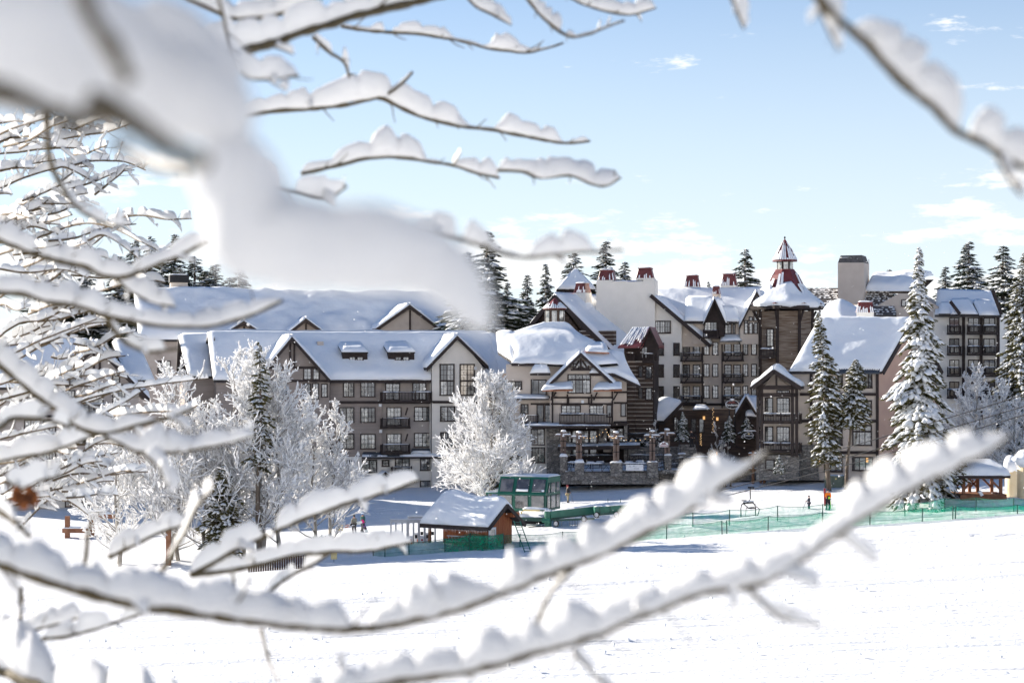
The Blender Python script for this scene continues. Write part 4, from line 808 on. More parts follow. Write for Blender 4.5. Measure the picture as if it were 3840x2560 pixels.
# metal strip at the eave, partly bare
a, c = q(3148, 1398, -.9), q(3298, 1398, -.9); o = b.slab(a, c, c + Vector((0, 1.2, 1.3)), a + Vector((0, 1.2, 1.3)), name='eave_metal', mat='metal_dark', snow=0, th=.1); sm = MB()
for k in range(18): x = a.x + (c.x - a.x) * k / 17; sm.beam((x, a.y, a.z + .03), (x, a.y + 1.2, a.z + 1.33), .06, .06)
sm.build('seams', 'metal_dark', o)
b.beams('corner_post', [(3290, 1395, 3290, 1800), (3042, 1400, 3042, 1765)], 0, .3, .2); b.beams('floor_band', [(3000, 1478, 3290, 1478), (3000, 1578, 3290, 1578), (3120, 1696, 3290, 1696)], 0, .3, .2)
for r in ((3140, 1392, 3161, 1456, 1, (1, 3), 0), (3240, 1392, 3272, 1456, 2, (1, 3), 0), (3122, 1500, 3152, 1556, 1, (2, 2), 0), (3236, 1500, 3270, 1557, 2, (1, 3), 0), (3086, 1592, 3160, 1670, 3, (1, 1), .68), (3196, 1592, 3270, 1671, 3, (1, 1), .68), (3196, 1712, 3274, 1765, 3, (1, 2), 0), (3090, 1716, 3160, 1770, 3, (1, 2), 0), (3050, 1510, 3076, 1560, 1, (2, 3), 0)): b.win(*r[:4], 0 if r[1] < 1700 else .1, r[4], r[5], transom=r[6], fr=.14)
for x, y in ((3078, 1726), (3252, 1724)): b.part('wall_lamp', 'lamp_glow', [(x - 4, y - 8, x + 4, y + 8)], 0, -.25, -.03)
b.wall('stone_base', 'stone', [(2996, 1668), (3060, 1668), (3072, 1800), (2996, 1800)], -.25, 2)
# porch: timber frame, curved snow gable, two balconies
pv = -3.2
b.wall('porch_wall', 'tan', [(2852, 1470), (2900, 1400), (2985, 1470), (2985, 1800), (2852, 1800)], -.2, 3); b.wall('stone_base', 'stone', [(2836, 1706), (2996, 1706), (2996, 1800), (2836, 1800)], pv + .4, 2.4)
for x0 in (2843, 2857, 2972, 2988): b.beams('post', [(x0, 1438, x0, 1712)], pv, .30, .3)
b.beams('tie_beam', [(2842, 1452, 2992, 1452), (2842, 1480, 2992, 1480)], pv, .42, .3); b.beams('king_post', [(2912, 1392, 2912, 1452)], pv, .2, .2)
A, L, R = q(2902, 1384, pv - .7), q(2815, 1450, pv - .7), q(3006, 1448, pv - .7)
for (E, fl) in ((L, 0), (R, 1)):
    Bk = Vector((0, 7.5, 0)); rows = [[E, E + Bk], [E.lerp(A, .35) + Vector((0, 0, -.28)), E.lerp(A, .35) + Bk + Vector((0, 0, -.28))], [E.lerp(A, .7) + Vector((0, 0, -.15)), E.lerp(A, .7) + Bk + Vector((0, 0, -.15))], [A, A + Bk]]
    gr = loft(rows, 20, 18); 
    if fl == 0: gr = gr[:, ::-1]
    o = b.slab(*((E + Bk, E, A, A + Bk) if fl == 0 else (E, E + Bk, A + Bk, A)), name='porch_roof', snow=0, th=.3); snow_sheet('snow', gr, .62, o, 'snow_roof', 21 + fl, .6, .14, sides=(1, 1, 1, 0))
b.beams('bargeboard', [(2902, 1392, 2815, 1460), (2902, 1392, 3006, 1458)], pv - .72, .42, .2)
for y0, y1, y2, y3 in ((1490, 1552, 1552, 1580), (1598, 1662, 1662, 1688)):
    b.win(2868, y0, 2900, y1 + 8, -.2, 1, (1, 2), name='balcony_door'); b.win(2912, y0, 2962, y1 + 8, -.2, 2, (2, 3), name='balcony_door'); b.rail(2856, y2, 3000, y3, -.2, 3.0)
b.win(2912, 1462, 2962, 1486, -.2, 3, (2, 1)); b.win(2870, 1722, 2905, 1762, pv + .4, 1, (1, 2), g='glass_dark')
# chimney through the rear roof and the second snow hump behind
c0, c1 = q(3212, 1198, 9), q(3276, 1172, 9); o = MB().box(c0.x, c1.x, 8.6, 10.4, c0.z - 2, c1.z).build('chimney', 'cream', b.e); chimney_cap(b, 3210, 3278, 1137, 1172, 8.6, o, 17)
rows = [[q(3040, 1262, 9), q(3150, 1262, 9), q(3330, 1262, 9)], [q(3060, 1215, 12), q(3150, 1200, 12), q(3290, 1222, 12)], [q(3090, 1165, 14), q(3150, 1150, 14), q(3230, 1180, 14)], [q(3110, 1142, 16), q(3150, 1136, 16), q(3190, 1150, 16)]]
gr = loft(rows, 30, 22); o = b.wall('roof', 'roof_deck', [(3060, 1275), (3110, 1170), (3190, 1170), (3300, 1275)], 16.5, .5); snow_sheet('snow', gr, .5, o, 'snow_roof', 31, .8, .14, sides=(1, 1, 1, 1))

# ------------------------------------------------------------------ rear right wing with chimney tower
b = Bld('rear_wing_building', 3400, 250, -20, 'rear right lodge wing with tall square chimney, shingled roofs and corner balconies'); q = b.q
o = MB().prism([(lambda p: (p.x, p.z))(q(x, y, 0)) for x, y in ((3143, 1140), (3143, 985), (3240, 985), (3243, 1090), (3232, 1140))], -.2, 3.4).build('chimney', 'tan', b.e)
a, c = q(3143, 986, 0), q(3240, 986, 0); zt = q(3143, 958, 0).z; MB().hexa([Vector((a.x, -.2, a.z)), Vector((c.x, -.2, a.z)), Vector((c.x, 3.4, a.z)), Vector((a.x, 3.4, a.z))], [Vector((a.x + .3, .1, zt)), Vector((c.x - .3, .1, zt)), Vector((c.x - .3, 3.1, zt)), Vector((a.x + .3, 3.1, zt))]).build('chimney_cap', 'shingle', o)
snow_sheet('snow', bil((a.x + .25, .0, zt - .25), (c.x - .25, .0, zt - .25), (c.x - .3, 3.1, zt + .02), (a.x + .3, 3.1, zt + .02), 10, 8), .1, o, 'snow', 3, .3, .8)
def shingles(eL, eR, rR, rL, nu, nv, seed):
    """weathered shingles in courses, snow caught on their butts"""
    o = b.slab(eL, eR, rR, rL, name='roof', mat='shingle', snow=0, th=.25); r = random.Random(seed); up = (eR - eL).cross(rL - eL).normalized(); up = up if up.z > 0 else -up; sn = MB()
    for j in range(nv):
        t0_, t1_ = j / nv, (j + 1) / nv
        for i in range(nu):
            u0, u1 = (i + .5 * (j % 2) - .25) / nu, (i + 1 + .5 * (j % 2) - .25) / nu - .006; u0, u1 = max(u0, 0), min(u1, 1)
            f = lambda u, t, h: eL.lerp(eR, u).lerp(rL.lerp(rR, u), t) + up * h
            k4 = [f(u0, t0_, .012), f(u1, t0_, .012), f(u1, t1_, .004), f(u0, t1_, .004)]; MB().hexa(k4, [f(u0, t0_, .09), f(u1, t0_, .09), f(u1, t1_, .02), f(u0, t1_, .02)]).build('shingle', 'shingle', o)
            if r.random() < .68:
                w = .25 + .6 * r.random(); sn.hexa([f(u0, t0_ + .1 / nv, .092), f(u1, t0_ + .1 / nv, .092), f(u1, t0_ + w / nv, .06), f(u0, t0_ + w / nv, .06)], [f(u0, t0_ + .12 / nv, .14), f(u1, t0_ + .12 / nv, .14), f(u1, t0_ + w / nv, .10), f(u0, t0_ + w / nv, .10)])
    sn.build('snow', 'snow', o)['kind'] = 'stuff'
shingles(q(3040, 1142, -.5), q(3142, 1142, -.5), q(3142, 1080, 3), q(3020, 1080, 3), 12, 9, 3)
shingles(q(3232, 1182, -1.0), q(3362, 1182, -1.0), q(3342, 1076, 3), q(3244, 1076, 3), 14, 13, 4)
rows = [[q(3245, 1092, 1.0), q(3350, 1092, .5), q(3440, 1092, .5)], [q(3255, 1066, 2.2), q(3350, 1062, 2.0), q(3455, 1064, 2.0)], [q(3270, 1038, 4), q(3370, 1036, 4), q(3470, 1040, 4)], [q(3290, 1034, 6), q(3380, 1030, 6), q(3500, 1032, 6)]]
o = b.wall('roof', 'roof_deck', [(3262, 1075), (3296, 1048), (3500, 1048), (3445, 1100), (3250, 1100)], 6.2, .5); snow_sheet('snow', loft(rows, 40, 20), .55, o, 'snow_roof', 9, .7, .25)
b.wall('wall', 'tan', [(3230, 1180), (3370, 1100), (3440, 1100), (3520, 1150), (3520, 1760), (3230, 1760)], .2, 9)
b.wall('wall', 'cream', [(3500, 1170), (3748, 1170), (3748, 1760), (3500, 1760)], 0, 9)
b.slab(q(3505, 1180, -.8), q(3750, 1180, -.8), q(3722, 1092, 4.0), q(3515, 1088, 4.0), snow=.18, er=.4, mat='shingle')
b.slab(q(3565, 1178, -1.9), q(3668, 1178, -1.9), q(3640, 1128, .8), q(3562, 1128, .8), name='dormer_roof', snow=.36, er=.4); b.slab(q(3672, 1182, -1.9), q(3756, 1182, -1.9), q(3720, 1132, .8), q(3648, 1132, .8), name='dormer_roof', snow=.36, er=.4); b.slab(q(3520, 1176, -1.4), q(3590, 1176, -1.4), q(3570, 1140, .5), q(3522, 1140, .5), name='dormer_roof', snow=.3, er=.4)
b.beams('bargeboard', [(3722, 1088, 3756, 1180), (3564, 1130, 3600, 1178)], -1.95, .4, .2)
for y in (1190, 1268, 1348, 1430):
    for x0, x1 in ((3560, 3598), (3630, 3672), (3688, 3732)): b.win(x0, y, x1, y + 56, 0, 2, (1, 3), g='glass_dark', name='balcony_door')
    for x0, x1 in ((3552, 3600), (3626, 3680), (3686, 3738)): b.rail(x0, y + 30, x1, y + 58, 0, 1.3)
b.beams('corner_post', [(3614, 1182, 3614, 1740), (3744, 1182, 3744, 1740), (3680, 1182, 3680, 1740)], -.02, .35, .3)
b.beams('post', [(3418, 1110, 3418, 1200)], .2, .3, .2); b.win(3380, 1122, 3412, 1150, .2, 2, (1, 1)); 
MB().tube([q(3258, 1075, 4), q(3258, 972, 4)], .05, 6).build('antenna_mast', 'steel', b.e)
def snowcap(name, c, rx, ry, h, parent, seed=0):
    n = 9; u = np.linspace(-1, 1, n); X, Yv = np.meshgrid(u, u); g = np.stack([c[0] + X * rx, c[1] + Yv * ry, np.full_like(X, c[2])], -1); return snow_sheet(name, g, h, parent, 'snow', seed, min(rx, ry) * .8, .2)
# ------------------------------------------------------------------ lift attendant's hut
k0 = gp(1822, 2058); b = Bld('lift_hut', 1822, k0.y, -36, 'red-brown wooden lift hut under a thick rounded snow cap'); q = b.q; D = 3.7
K = q(1820, 2058, 0); zb = K.z - .6; ov = .75; zr = q(1890, 1893, D / 2).z; zev = q(1816, 1976, -ov).z; sl = (zr + .12 - zev) / (D / 2 + ov); ze = zev + sl * ov - .12; U0 = q(1662, 2050, 0).x; U1 = K.x
o = MB().box(U0, U1, 0, D, zb, ze).build('wall', 'hut_wood', b.e); n = 15
for i in range(n): x = U0 + (U1 - U0) * i / n; MB().box(x + .02, x + (U1 - U0) / n - .03, -.045, -.002, zb, ze - .02).build('board', 'hut_wood', o)
u_ = U1
def endpoly(y0, y1, x0, x1, nm, m, par):   # one vertical board of the gable end
    f = lambda y: ze + (zr - ze) * (1 - abs(y - D / 2) / (D / 2)); p = [(y0, zb), (y1, zb), (y1, f(y1) - .1), (y0, f(y0) - .1)]
    MB().add([(x1, y, z) for y, z in p] + [(x0, y, z) for y, z in p], [(0, 1, 2, 3), (7, 6, 5, 4), (0, 4, 5, 1), (1, 5, 6, 2), (2, 6, 7, 3), (3, 7, 4, 0)]).build(nm, m, par)
endpoly(0, D / 2, U1 - .3, U1, 'gable_wall', 'hut_wood', b.e); endpoly(D / 2, D, U1 - .3, U1, 'gable_wall', 'hut_wood', b.e)
for i in range(12): endpoly(D * i / 12 + .015, D * (i + 1) / 12 - .015, U1 + .003, U1 + .045, 'board', 'hut_wood', o)
eL = Vector((U0 - 1.9, -ov, ze - ov * sl + .12)); eR = Vector((U1 + .9, -ov, eL.z)); rR = Vector((U1 + .9, D / 2, zr + .12)); rL = Vector((U0 - 1.9, D / 2, zr + .12)); bR = Vector((U1 + .9, D + ov, eL.z)); bL = Vector((U0 - 1.9, D + ov, eL.z))
r1_ = b.slab(eL, eR, rR, rL, snow=0, th=.22); b.slab(rR, rL, bL, bR, snow=.35, th=.22, er=.4); MB().box(eL.x, eR.x, -ov - .06, -ov, eL.z - .32, eL.z + .02).build('fascia', 'trim', b.e)
MB().beam(eR + Vector((.03, 0, -.14)), rR + Vector((.03, 0, -.14)), .08, .32).beam(rR + Vector((.03, 0, -.14)), bR + Vector((.03, 0, -.14)), .08, .32).build('bargeboard', 'trim', b.e)
# the deep snow cap: a fat roll over the whole roof
ys = np.linspace(0, 1, 26); xs = np.linspace(0, 1, 60); gr = np.zeros((26, 60, 3))
for j, yv in enumerate(ys):
    for i, xv in enumerate(xs):
        yy = -ov + (D / 2 + ov + .9) * yv; zz_ = eL.z + .01 + sl * (min(yy, D / 2) + ov) - max(0, yy - D / 2) * sl; gr[j, i] = (eL.x + .1 + (eR.x - eL.x - .15) * xv, yy, zz_)
tk = .52 + .50 * np.exp(-((xs - .25) / .22) ** 2) + .05 * np.sin(xs * 9)
so = snow_sheet('snow', gr, 1.0, r1_, 'snow_roof', 12, .9, .07)
me = so.data; co = np.zeros(len(me.vertices) * 3, np.float32); me.vertices.foreach_get('co', co); co = co.reshape(-1, 3); top = co[:26 * 60].reshape(26, 60, 3); bot = co[26 * 60:].reshape(26, 60, 3); top[:] = bot + (top - bot) * tk[None, :, None]; me.vertices.foreach_set('co', co.ravel()); me.update()
ic = MB(); rr_ = random.Random(4)
for i in range(46): x = eL.x + .2 + (eR.x - eL.x - .4) * i / 45; ic.tube([(x, -ov - .08, eL.z - .30), (x, -ov - .08, eL.z - .30 - .08 - .22 * rr_.random())], [.02, .003], 4)
b_ic = ic.build('icicles', 'snow_crown', r1_); b_ic['kind'] = 'stuff'
MB().box(U0 - 1.7, U0 - 1.5, .1, .3, zb, ze).build('post', 'post_wood', b.e); MB().box(U0 - 1.7, U0 - 1.5, D - .3, D - .1, zb, ze).build('post', 'post_wood', b.e)
do = MB().box(U1 + .05, U1 + .10, .35, .47, zb, zb + 2.35).box(U1 + .05, U1 + .10, 1.25, 1.37, zb, zb + 2.35).box(U1 + .05, U1 + .101, .47, 1.25, zb + 2.2, zb + 2.35).build('door_frame', 'white_paint', b.e)
MB().box(U1 + .05, U1 + .07, .48, 1.24, zb, zb + 2.19).build('door', 'glass_mid', do)
MB().box(U1 + .06, U1 + .9, D * .72, D * .98, ze + .25, ze + .6).build('cross_beam', 'hut_wood', b.e)

# aluminium ladder hung along the front wall
def ladder(name, a, b_, w, nr, mat, label, up):
    e = empty(name, a); tag(e, label, 'ladder'); a0 = Vector((0, 0, 0)); d = Vector(b_) - Vector(a); up = Vector(up).normalized() * w
    for s in (0, 1): MB().beam(up * s, d + up * s, .05, .07).build('rail', mat, e)
    for i in range(nr): p = d * ((i + .5) / nr); MB().beam(p, p + up, .035, .035).build('rung', mat, e)
    return e
rot = Matrix.Rotation(b.yaw, 3, 'Z'); W_ = lambda p: rot @ Vector(p) + b.o
ladder('ladder', W_(q(1676, 2026, -.35)), W_(q(1822, 2033, -.35)), .42, 12, 'galv', 'aluminium ladder hung lengthwise along the lift hut wall', (0, 0, 1))
lb = gp(1980, 2066); lt = P(1938, 1952, lb.y + 1.0); ladder('ladder', lb + Vector((-.25, 0, -.1)), lt + Vector((-.25, 0, 0)), .5, 12, 'lift_green', 'green steel ladder leaning up to the lift platform', (1, 0, 0))

# ------------------------------------------------------------------ chairlift drive station with glazed cabin
Yc = 182.0; b = Bld('chairlift_station', 2045, Yc, -20, 'green chairlift drive station with glazed operator cabin and snowy beam', 'ski lift'); q = b.q; dp = 4.2
a, c = q(1866, 1912, 0), q(2046, 1912, 0); zt = q(2046, 1790, 0).z; za = a.z; zm = za + (zt - za) * .5; ux0, ux1 = a.x, c.x
pf = [(-.0, za), (-.0, zm), (.75, zt), (dp, zt), (dp, za)]
cab = MB().add([(ux0, y, z) for y, z in pf] + [(ux1, y, z) for y, z in pf], [(0, 1, 2, 3, 4)[::-1], (5, 6, 7, 8, 9)] + [(i, (i + 1) % 5, (i + 1) % 5 + 5, i + 5) for i in range(5)]).build('cabin', 'lift_green', b.e)
def fr_quad(u0, u1, t0, t1, lower):    # window on the front, lower vertical or upper leaning part
    lo, hi = ((0, za), (0, zm)) if lower else ((0, zm), (.75, zt)); f = lambda t: (lo[0] + (hi[0] - lo[0]) * t, lo[1] + (hi[1] - lo[1]) * t); nrm = Vector((0, -1, 0)) if lower else Vector((0, -(zt - zm), .75)).normalized() * 1
    (y0, z0), (y1, z1) = f(t0), f(t1); p4 = [Vector((u0, y0, z0)), Vector((u1, y0, z0)), Vector((u1, y1, z1)), Vector((u0, y1, z1))]; e = .07
    ctr = sum(p4, Vector()) / 4; big = [ctr + (p - ctr) * 1.09 for p in p4]; w = MB().hexa([p + nrm * .004 for p in big], [p + nrm * .06 for p in big]).build('window', 'lift_dark', cab); MB().hexa([p + nrm * .062 for p in p4], [p + nrm * .075 for p in p4]).build('pane', 'glass_cabin', w)
    return p4, nrm
wd = (ux1 - ux0)
for i in range(3):
    fr_quad(ux0 + wd * (i / 3 + .045), ux0 + wd * ((i + 1) / 3 - .035), .16, .90, True); p4, nrm = fr_quad(ux0 + wd * (i / 3 + .045), ux0 + wd * ((i + 1) / 3 - .035), .12, .84, False)
    if i: snow_sheet('snow', np.array([[tuple(p4[0].lerp(p4[1], u) + (p4[3] - p4[0]) * (v * .16) + nrm * .08) for u in np.linspace(0, 1, 9)] for v in np.linspace(0, 1, 4)]), .08, cab, 'snow', i, .08, .9)
for (y0, y1) in ((.35, 1.1), (1.45, 2.6), (2.95, 3.8)):
    for (z0, z1, sh) in ((za + .25, zm - .2, 0), (zm + .15, zt - .55, .3)):
        s_ = sh if y0 < 1 else 0; p4 = [Vector((ux1, y0 + s_ * .6, z0)), Vector((ux1, y1, z0)), Vector((ux1, y1, z1)), Vector((ux1, y0 + s_ * 1.8, z1))]; ctr = sum(p4, Vector()) / 4; big = [ctr + (p - ctr) * 1.12 for p in p4]; X = Vector((1, 0, 0)); w = MB().hexa([p + X * .004 for p in big], [p + X * .05 for p in big]).build('window', 'lift_dark', cab); MB().hexa([p + X * .052 for p in p4], [p + X * .065 for p in p4]).build('pane', 'glass_cabin', w)
snow_sheet('snow', bil((ux0 - .05, .7, zt), (ux1 + .05, .7, zt), (ux1 + .05, dp, zt), (ux0 - .05, dp, zt), 20, 10), .16, cab, 'snow', 2, .3)
MB().box(ux0 + wd * .28, ux0 + wd * .36, 2, 2.4, zt + .1, zt + .5).build('roof_vent', 'galv', cab); MB().lathe([(.06, zt + .5), (.06, zt + 1.0), (.2, zt + 1.05), (.2, zt + 1.2), (.05, zt + 1.3)], 8, (ux0 + wd * .32, 2.2, 0)).build('roof_vent', 'galv', cab)
MB().box(ux0 - 1.5, ux0 - .01, .8, dp - .5, zm - .1, zm + .02).box(ux0 - 1.45, ux0 - 1.35, .9, 1.0, za - .2, zm - .1).build('side_shelf', 'lift_green', b.e); snow_sheet('snow', bil((ux0 - 1.5, .8, zm + .02), (ux0 - .02, .8, zm + .02), (ux0 - .02, dp - .5, zm + .02), (ux0 - 1.5, dp - .5, zm + .02), 8, 6), .12, cab, 'snow', 6, .2)
zg = gz(b.o.x, b.o.y) - 1.0
for (u, v_) in ((ux0 + .6, 1.0), (ux0 + .6, 3.4), (ux1 - .5, 3.4)): MB().box(u - .2, u + .2, v_ - .2, v_ + .2, zg, za - .003).build('leg', 'lift_dark', b.e)
# bull-wheel platform, guard rail, column and tapering box beam
pa, pc = q(1936, 1936, -2.2), q(2044, 1936, -2.2); pl = MB().box(pa.x, pc.x, -2.6, -.2, pa.z - .35, pa.z).build('platform', 'lift_dark', b.e); snow_sheet('snow', bil((pa.x, -2.6, pa.z), (pc.x, -2.6, pa.z), (pc.x, -.3, pa.z), (pa.x, -.3, pa.z), 16, 10), .28, pl, 'snow', 9, .5, .4)
yg = MB().tube([(pa.x + .6, -2.4, pa.z + .05), (pa.x + .55, -2.4, pa.z + .45), (pa.x + .8, -2.35, pa.z + .62), (pc.x - .5, -2.2, pa.z + .62)], .09, 8).build('guard_rail', 'yellow_paint', b.e); snow_sheet('snow', bil((pa.x + .7, -2.5, pa.z + .70), (pc.x + .2, -2.4, pa.z + .68), (pc.x + .3, -1.4, pa.z + .66), (pa.x + .7, -1.6, pa.z + .70), 14, 6), .14, yg, 'snow', 1, .2, .4)
MB().lathe([(1.35, pa.z - .62), (1.35, pa.z - .5), (1.25, pa.z - .45), (1.35, pa.z - .4), (1.35, pa.z - .36)], 28, ((pa.x + pc.x) / 2, -1.4, 0)).build('bull_wheel', 'black', b.e)
k1, k2 = q(2042, 1918, -2.6), q(2068, 1918, -2.6); co_ = MB().lathe([((k2.x - k1.x) / 2, zg), ((k2.x - k1.x) / 2, k1.z + .05)], 18, ((k1.x + k2.x) / 2, -2.6, 0)).build('column', 'lift_green', b.e); snowcap('snow', ((k1.x + k2.x) / 2, -2.6, k1.z + .05), .3, .3, .15, co_, 3)
MB().tube([((k1.x + k2.x) / 2 - .4, -3.0, k1.z - .75), ((k1.x + k2.x) / 2 + .35, -3.0, k1.z - .75)], .2, 12).build('drive_housing', 'lift_green', b.e)
s0, s1 = b.q(2062, 1928, -2.6), b.q(2395, 1892, 2.5)
bm = MB().beam(s0, s1, .55, .62).build('boom', 'lift_green', b.e); up = Vector((0, 0, .31)); ln_ = (s1 - s0).normalized(); sd = ln_.cross(Vector((0, 0, 1))).normalized() * .27
snow_sheet('snow', bil(s0 + up - sd, s1 + up - sd, s1 + up + sd, s0 + up + sd, 40, 5)[::-1], .10, bm, 'snow', 5, .15, .6)
MB().beam(s0 + Vector((0, 0, -.42)), s1 + Vector((0, 0, -.28)), .4, .14).build('boom_flange', 'lift_dark', b.e)
x0_, x1_ = b.q(2228, 1912, -1.2), b.q(2380, 1902, .6); hs = MB().beam(x0_, x1_, .8, .62).build('sheave_housing', 'lift_green', b.e); ln2 = (x1_ - x0_).normalized(); sd2 = ln2.cross(Vector((0, 0, 1))).normalized() * .4; snow_sheet('snow', bil(x0_ + up - sd2, x1_ + up - sd2, x1_ + up + sd2, x0_ + up + sd2, 24, 5)[::-1], .12, hs, 'snow', 7, .15, .8)
for t in np.linspace(.12, .88, 4): p = x0_.lerp(x1_, t); MB().beam(p + sd2 * 1.02 + Vector((0, 0, -.31)), p + sd2 * 1.02 + Vector((0, 0, .31)), .06, .06).build('stiffener', 'lift_dark', hs)
def wheel(c, r, par, ax):
    ax = Vector(ax).normalized(); p0, p1 = Vector(c) - ax * .06, Vector(c) + ax * .06; o = MB().tube([p0, p1], r, 20).build('sheave', 'rubber', par); MB().tube([p0 - ax * .02, p1 + ax * .02], r * .72, 18).build('hub', 'galv', o)
for (px, py, v_) in ((2086, 1962, -3.0), (2238, 1930, -1.8), (2312, 1928, -.9), (2345, 1926, -.5), (2372, 1924, -.2), (2190, 1944, -2.2)): wheel(b.q(px, py, v_), .28, b.e, (0.2, 1, 0))
MB().beam(b.q(2075, 1950, -2.9), b.q(2230, 1944, -1.9), .12, .18).beam(b.q(2225, 1932, -1.7), b.q(2400, 1912, .2), .12, .16).build('sheave_beam', 'lift_dark', b.e)
for (px, py, v_) in ((2152, 1958, -2.4), (2160, 1958, -2.35)): 
    c_ = b.q(px, py, v_); MB().tube([c_ + Vector((.16 * math.cos(t), 0, .36 * math.sin(t))) for t in np.linspace(0, 2 * math.pi, 16)], .025, 5).build('hand_wheel', 'steel', b.e)
for x_ in (2105, 2137): MB().tube([b.q(x_, 1945, -2.5), b.q(x_, 1990, -2.5)], .03, 5).build('stay', 'steel', b.e)
for x_, y0 in ((2280, 1868), (2327, 1869)): MB().tube([b.q(x_, y0, .6), b.q(x_, y0 + 30, .6)], .025, 5).build('marker_rod', 'lift_green', b.e)
# haul cables
def cable(pts, label):
    a, c = P(*pts[0]), P(*pts[1]); n = 40; ps = [a.lerp(c, t) + Vector((0, 0, -1.0 * 4 * t * (1 - t) * .35)) for t in np.linspace(0, 1, n)]
    o = MB().tube([p - a for p in ps], .038, 6).build('lift_cable', 'cable'); o.location = a; tag(o, label, 'cable', 'chairlift cables climbing to the right')
cable(((2290, 1905, 183), (3900, 1462, 152)), 'uppermost black lift cable climbing to the right'); cable(((2330, 1926, 183), (3900, 1505, 156)), 'middle black lift cable, just above the one carrying the chair'); cable(((2330, 1948, 183), (3900, 1538, 154)), 'lowest black lift cable, carrying the hanging chair')

# ------------------------------------------------------------------ hanging chair
def chair(name, org, s, label, rz=0.0, hang=True):
    """s = metres per photograph pixel at that distance; drawn from the photograph's outline with real depth"""
    e = empty(name, org, rz); tag(e, label, 'lift chair'); T = lambda x, y, d=0.0: Vector(((x - 2813) * s, d, (1830 - y) * s)); rr = .05
    if hang:
        MB().tube([T(2813, 1826), T(2814, 1868), T(2811, 1876), T(2800, 1884)], .05, 8).build('hanger', 'cable', e); MB().box(*(lambda p: (p.x - .25, p.x + .3, -.1, .1, p.z - .06, p.z + .1))(T(2815, 1828))).build('grip', 'cable', e)
    MB().tube([T(2781, 1876), T(2800, 1876)], .05, 6).tube([T(2790, 1878), T(2790, 1886)], .04, 6).build('peg', 'cable', e)
    cb = MB().beam(T(2786, 1886), T(2826, 1883), .16, .14).build('cross_bar', 'cable', e); a, c = T(2786, 1884), T(2828, 1881); snow_sheet('snow', bil(a + Vector((0, -.12, .04)), c + Vector((0, -.12, .04)), c + Vector((0, .12, .04)), a + Vector((0, .12, .04)), 10, 4), .1, cb, 'snow', 2, .1, .5)
    for d in (0,):
        MB().tube([T(2778, 1947, -.25), T(2777, 1905, -.25), T(2780, 1892, -.2), T(2788, 1886)], rr, 7).tube([T(2832, 1938, -.25), T(2832, 1900, -.25), T(2829, 1890, -.2), T(2822, 1884)], rr, 7).tube([T(2788, 1887), T(2806, 1904, -.35), T(2832, 1904, -.3)], rr, 6).tube([T(2822, 1884), T(2832, 1892, -.2)], rr, 6).build('frame', 'cable', e)
    MB().tube([T(2795, 1947, .2), T(2800, 1905, .35), T(2840, 1900, .35), T(2850, 1909, .3), T(2843, 1932, .25), T(2852, 1952, -.3), T(2830, 1956, -.45)], rr * .9, 6).build('safety_bar', 'cable', e)
    st = MB().hexa([T(2772, 1951, -.5), T(2830, 1947, -.5), T(2836, 1940, .15), T(2778, 1944, .15)], [p + Vector((0, 0, -.10)) for p in (T(2772, 1951, -.5), T(2830, 1947, -.5), T(2836, 1940, .15), T(2778, 1944, .15))]).build('seat', 'lift_green', e)
    sp = MB().hexa([T(2772, 1953, -.52), T(2830, 1949, -.52), T(2828, 1957, -.35), T(2782, 1962, -.35)], [T(2772, 1953, .1), T(2830, 1949, .1), T(2828, 1957, .05), T(2782, 1962, .05)]).build('seat_pan', 'lift_green', e)
    bk = MB()
    for i, (y0, y1) in enumerate(((1945, 1938), (1941, 1934), (1937, 1930))): bk.tube([T(2790, y0, .2 + i * .03), T(2842, y1, .2 + i * .03)], .03, 6)
    bk.tube([T(2772, 1950, -.2), T(2778, 1938, .1), T(2792, 1938, .2)], rr, 6).build('backrest', 'cable', e)
    return e
chair('lift_chair', P(2813, 1830, 178.5), 178.5 / F, 'two-seat chair with green seat hanging from the lift cable')
pc_ = gp(3262, 1802); chair('lift_chair', pc_ + Vector((.3, 0, 3.0)), pc_.y / F * .92, 'bare steel lift chair parked on the snow beside the big right-hand conifer', 0.5, False)

# ------------------------------------------------------------------ safety nets
def net_fence(label, posts, m, h=None, dn=0):
    pts = []; e = None
    for (px, yb, yt) in posts:
        p = gp(px, yb); s = p.y / F; pts.append((p, (yb - yt) * s))
    o0 = pts[0][0]; e = empty('net_fence', o0); tag(e, label, 'fence', 'green safety nets around the lift'); r = random.Random(len(posts))
    for p, hh in pts:
        a = p - o0; MB().tube([a + Vector((0, 0, -.4)), a + Vector(((r.random() - .5) * .12, 0, hh))], .045, 6).build('post', 'lift_dark', e)
    for i in range(len(pts) - 1):
        (p, h0), (p2, h1) = pts[i], pts[i + 1]; n = 14; V = []; 
        for j in range(n + 1):
            t = j / n; x, y = p.x + (p2.x - p.x) * t, p.y + (p2.y - p.y) * t; sag = 4 * t * (1 - t); zt = (p.z + h0 * .98) * (1 - t) + (p2.z + h1 * .98) * t - .16 * sag; zb = gz(x, y) - .02
            for k in range(4): z = zb + (zt - zb) * k / 3; V.append((x - o0.x, y - o0.y + .06 * math.sin(k * 2.1 + j * .7 + i), z - o0.z))
        fs = [(j * 4 + k, j * 4 + 4 + k, j * 4 + 5 + k, j * 4 + 1 + k) for j in range(n) for k in range(3)]; MB().add(V, fs).build('net', m, e, True)
        MB().tube([Vector(V[j * 4 + 3]) for j in range(n + 1)], .018, 4).tube([Vector(V[j * 4 + 1]) for j in range(n + 1)], .010, 4).build('edge_rope', 'lift_green', e)
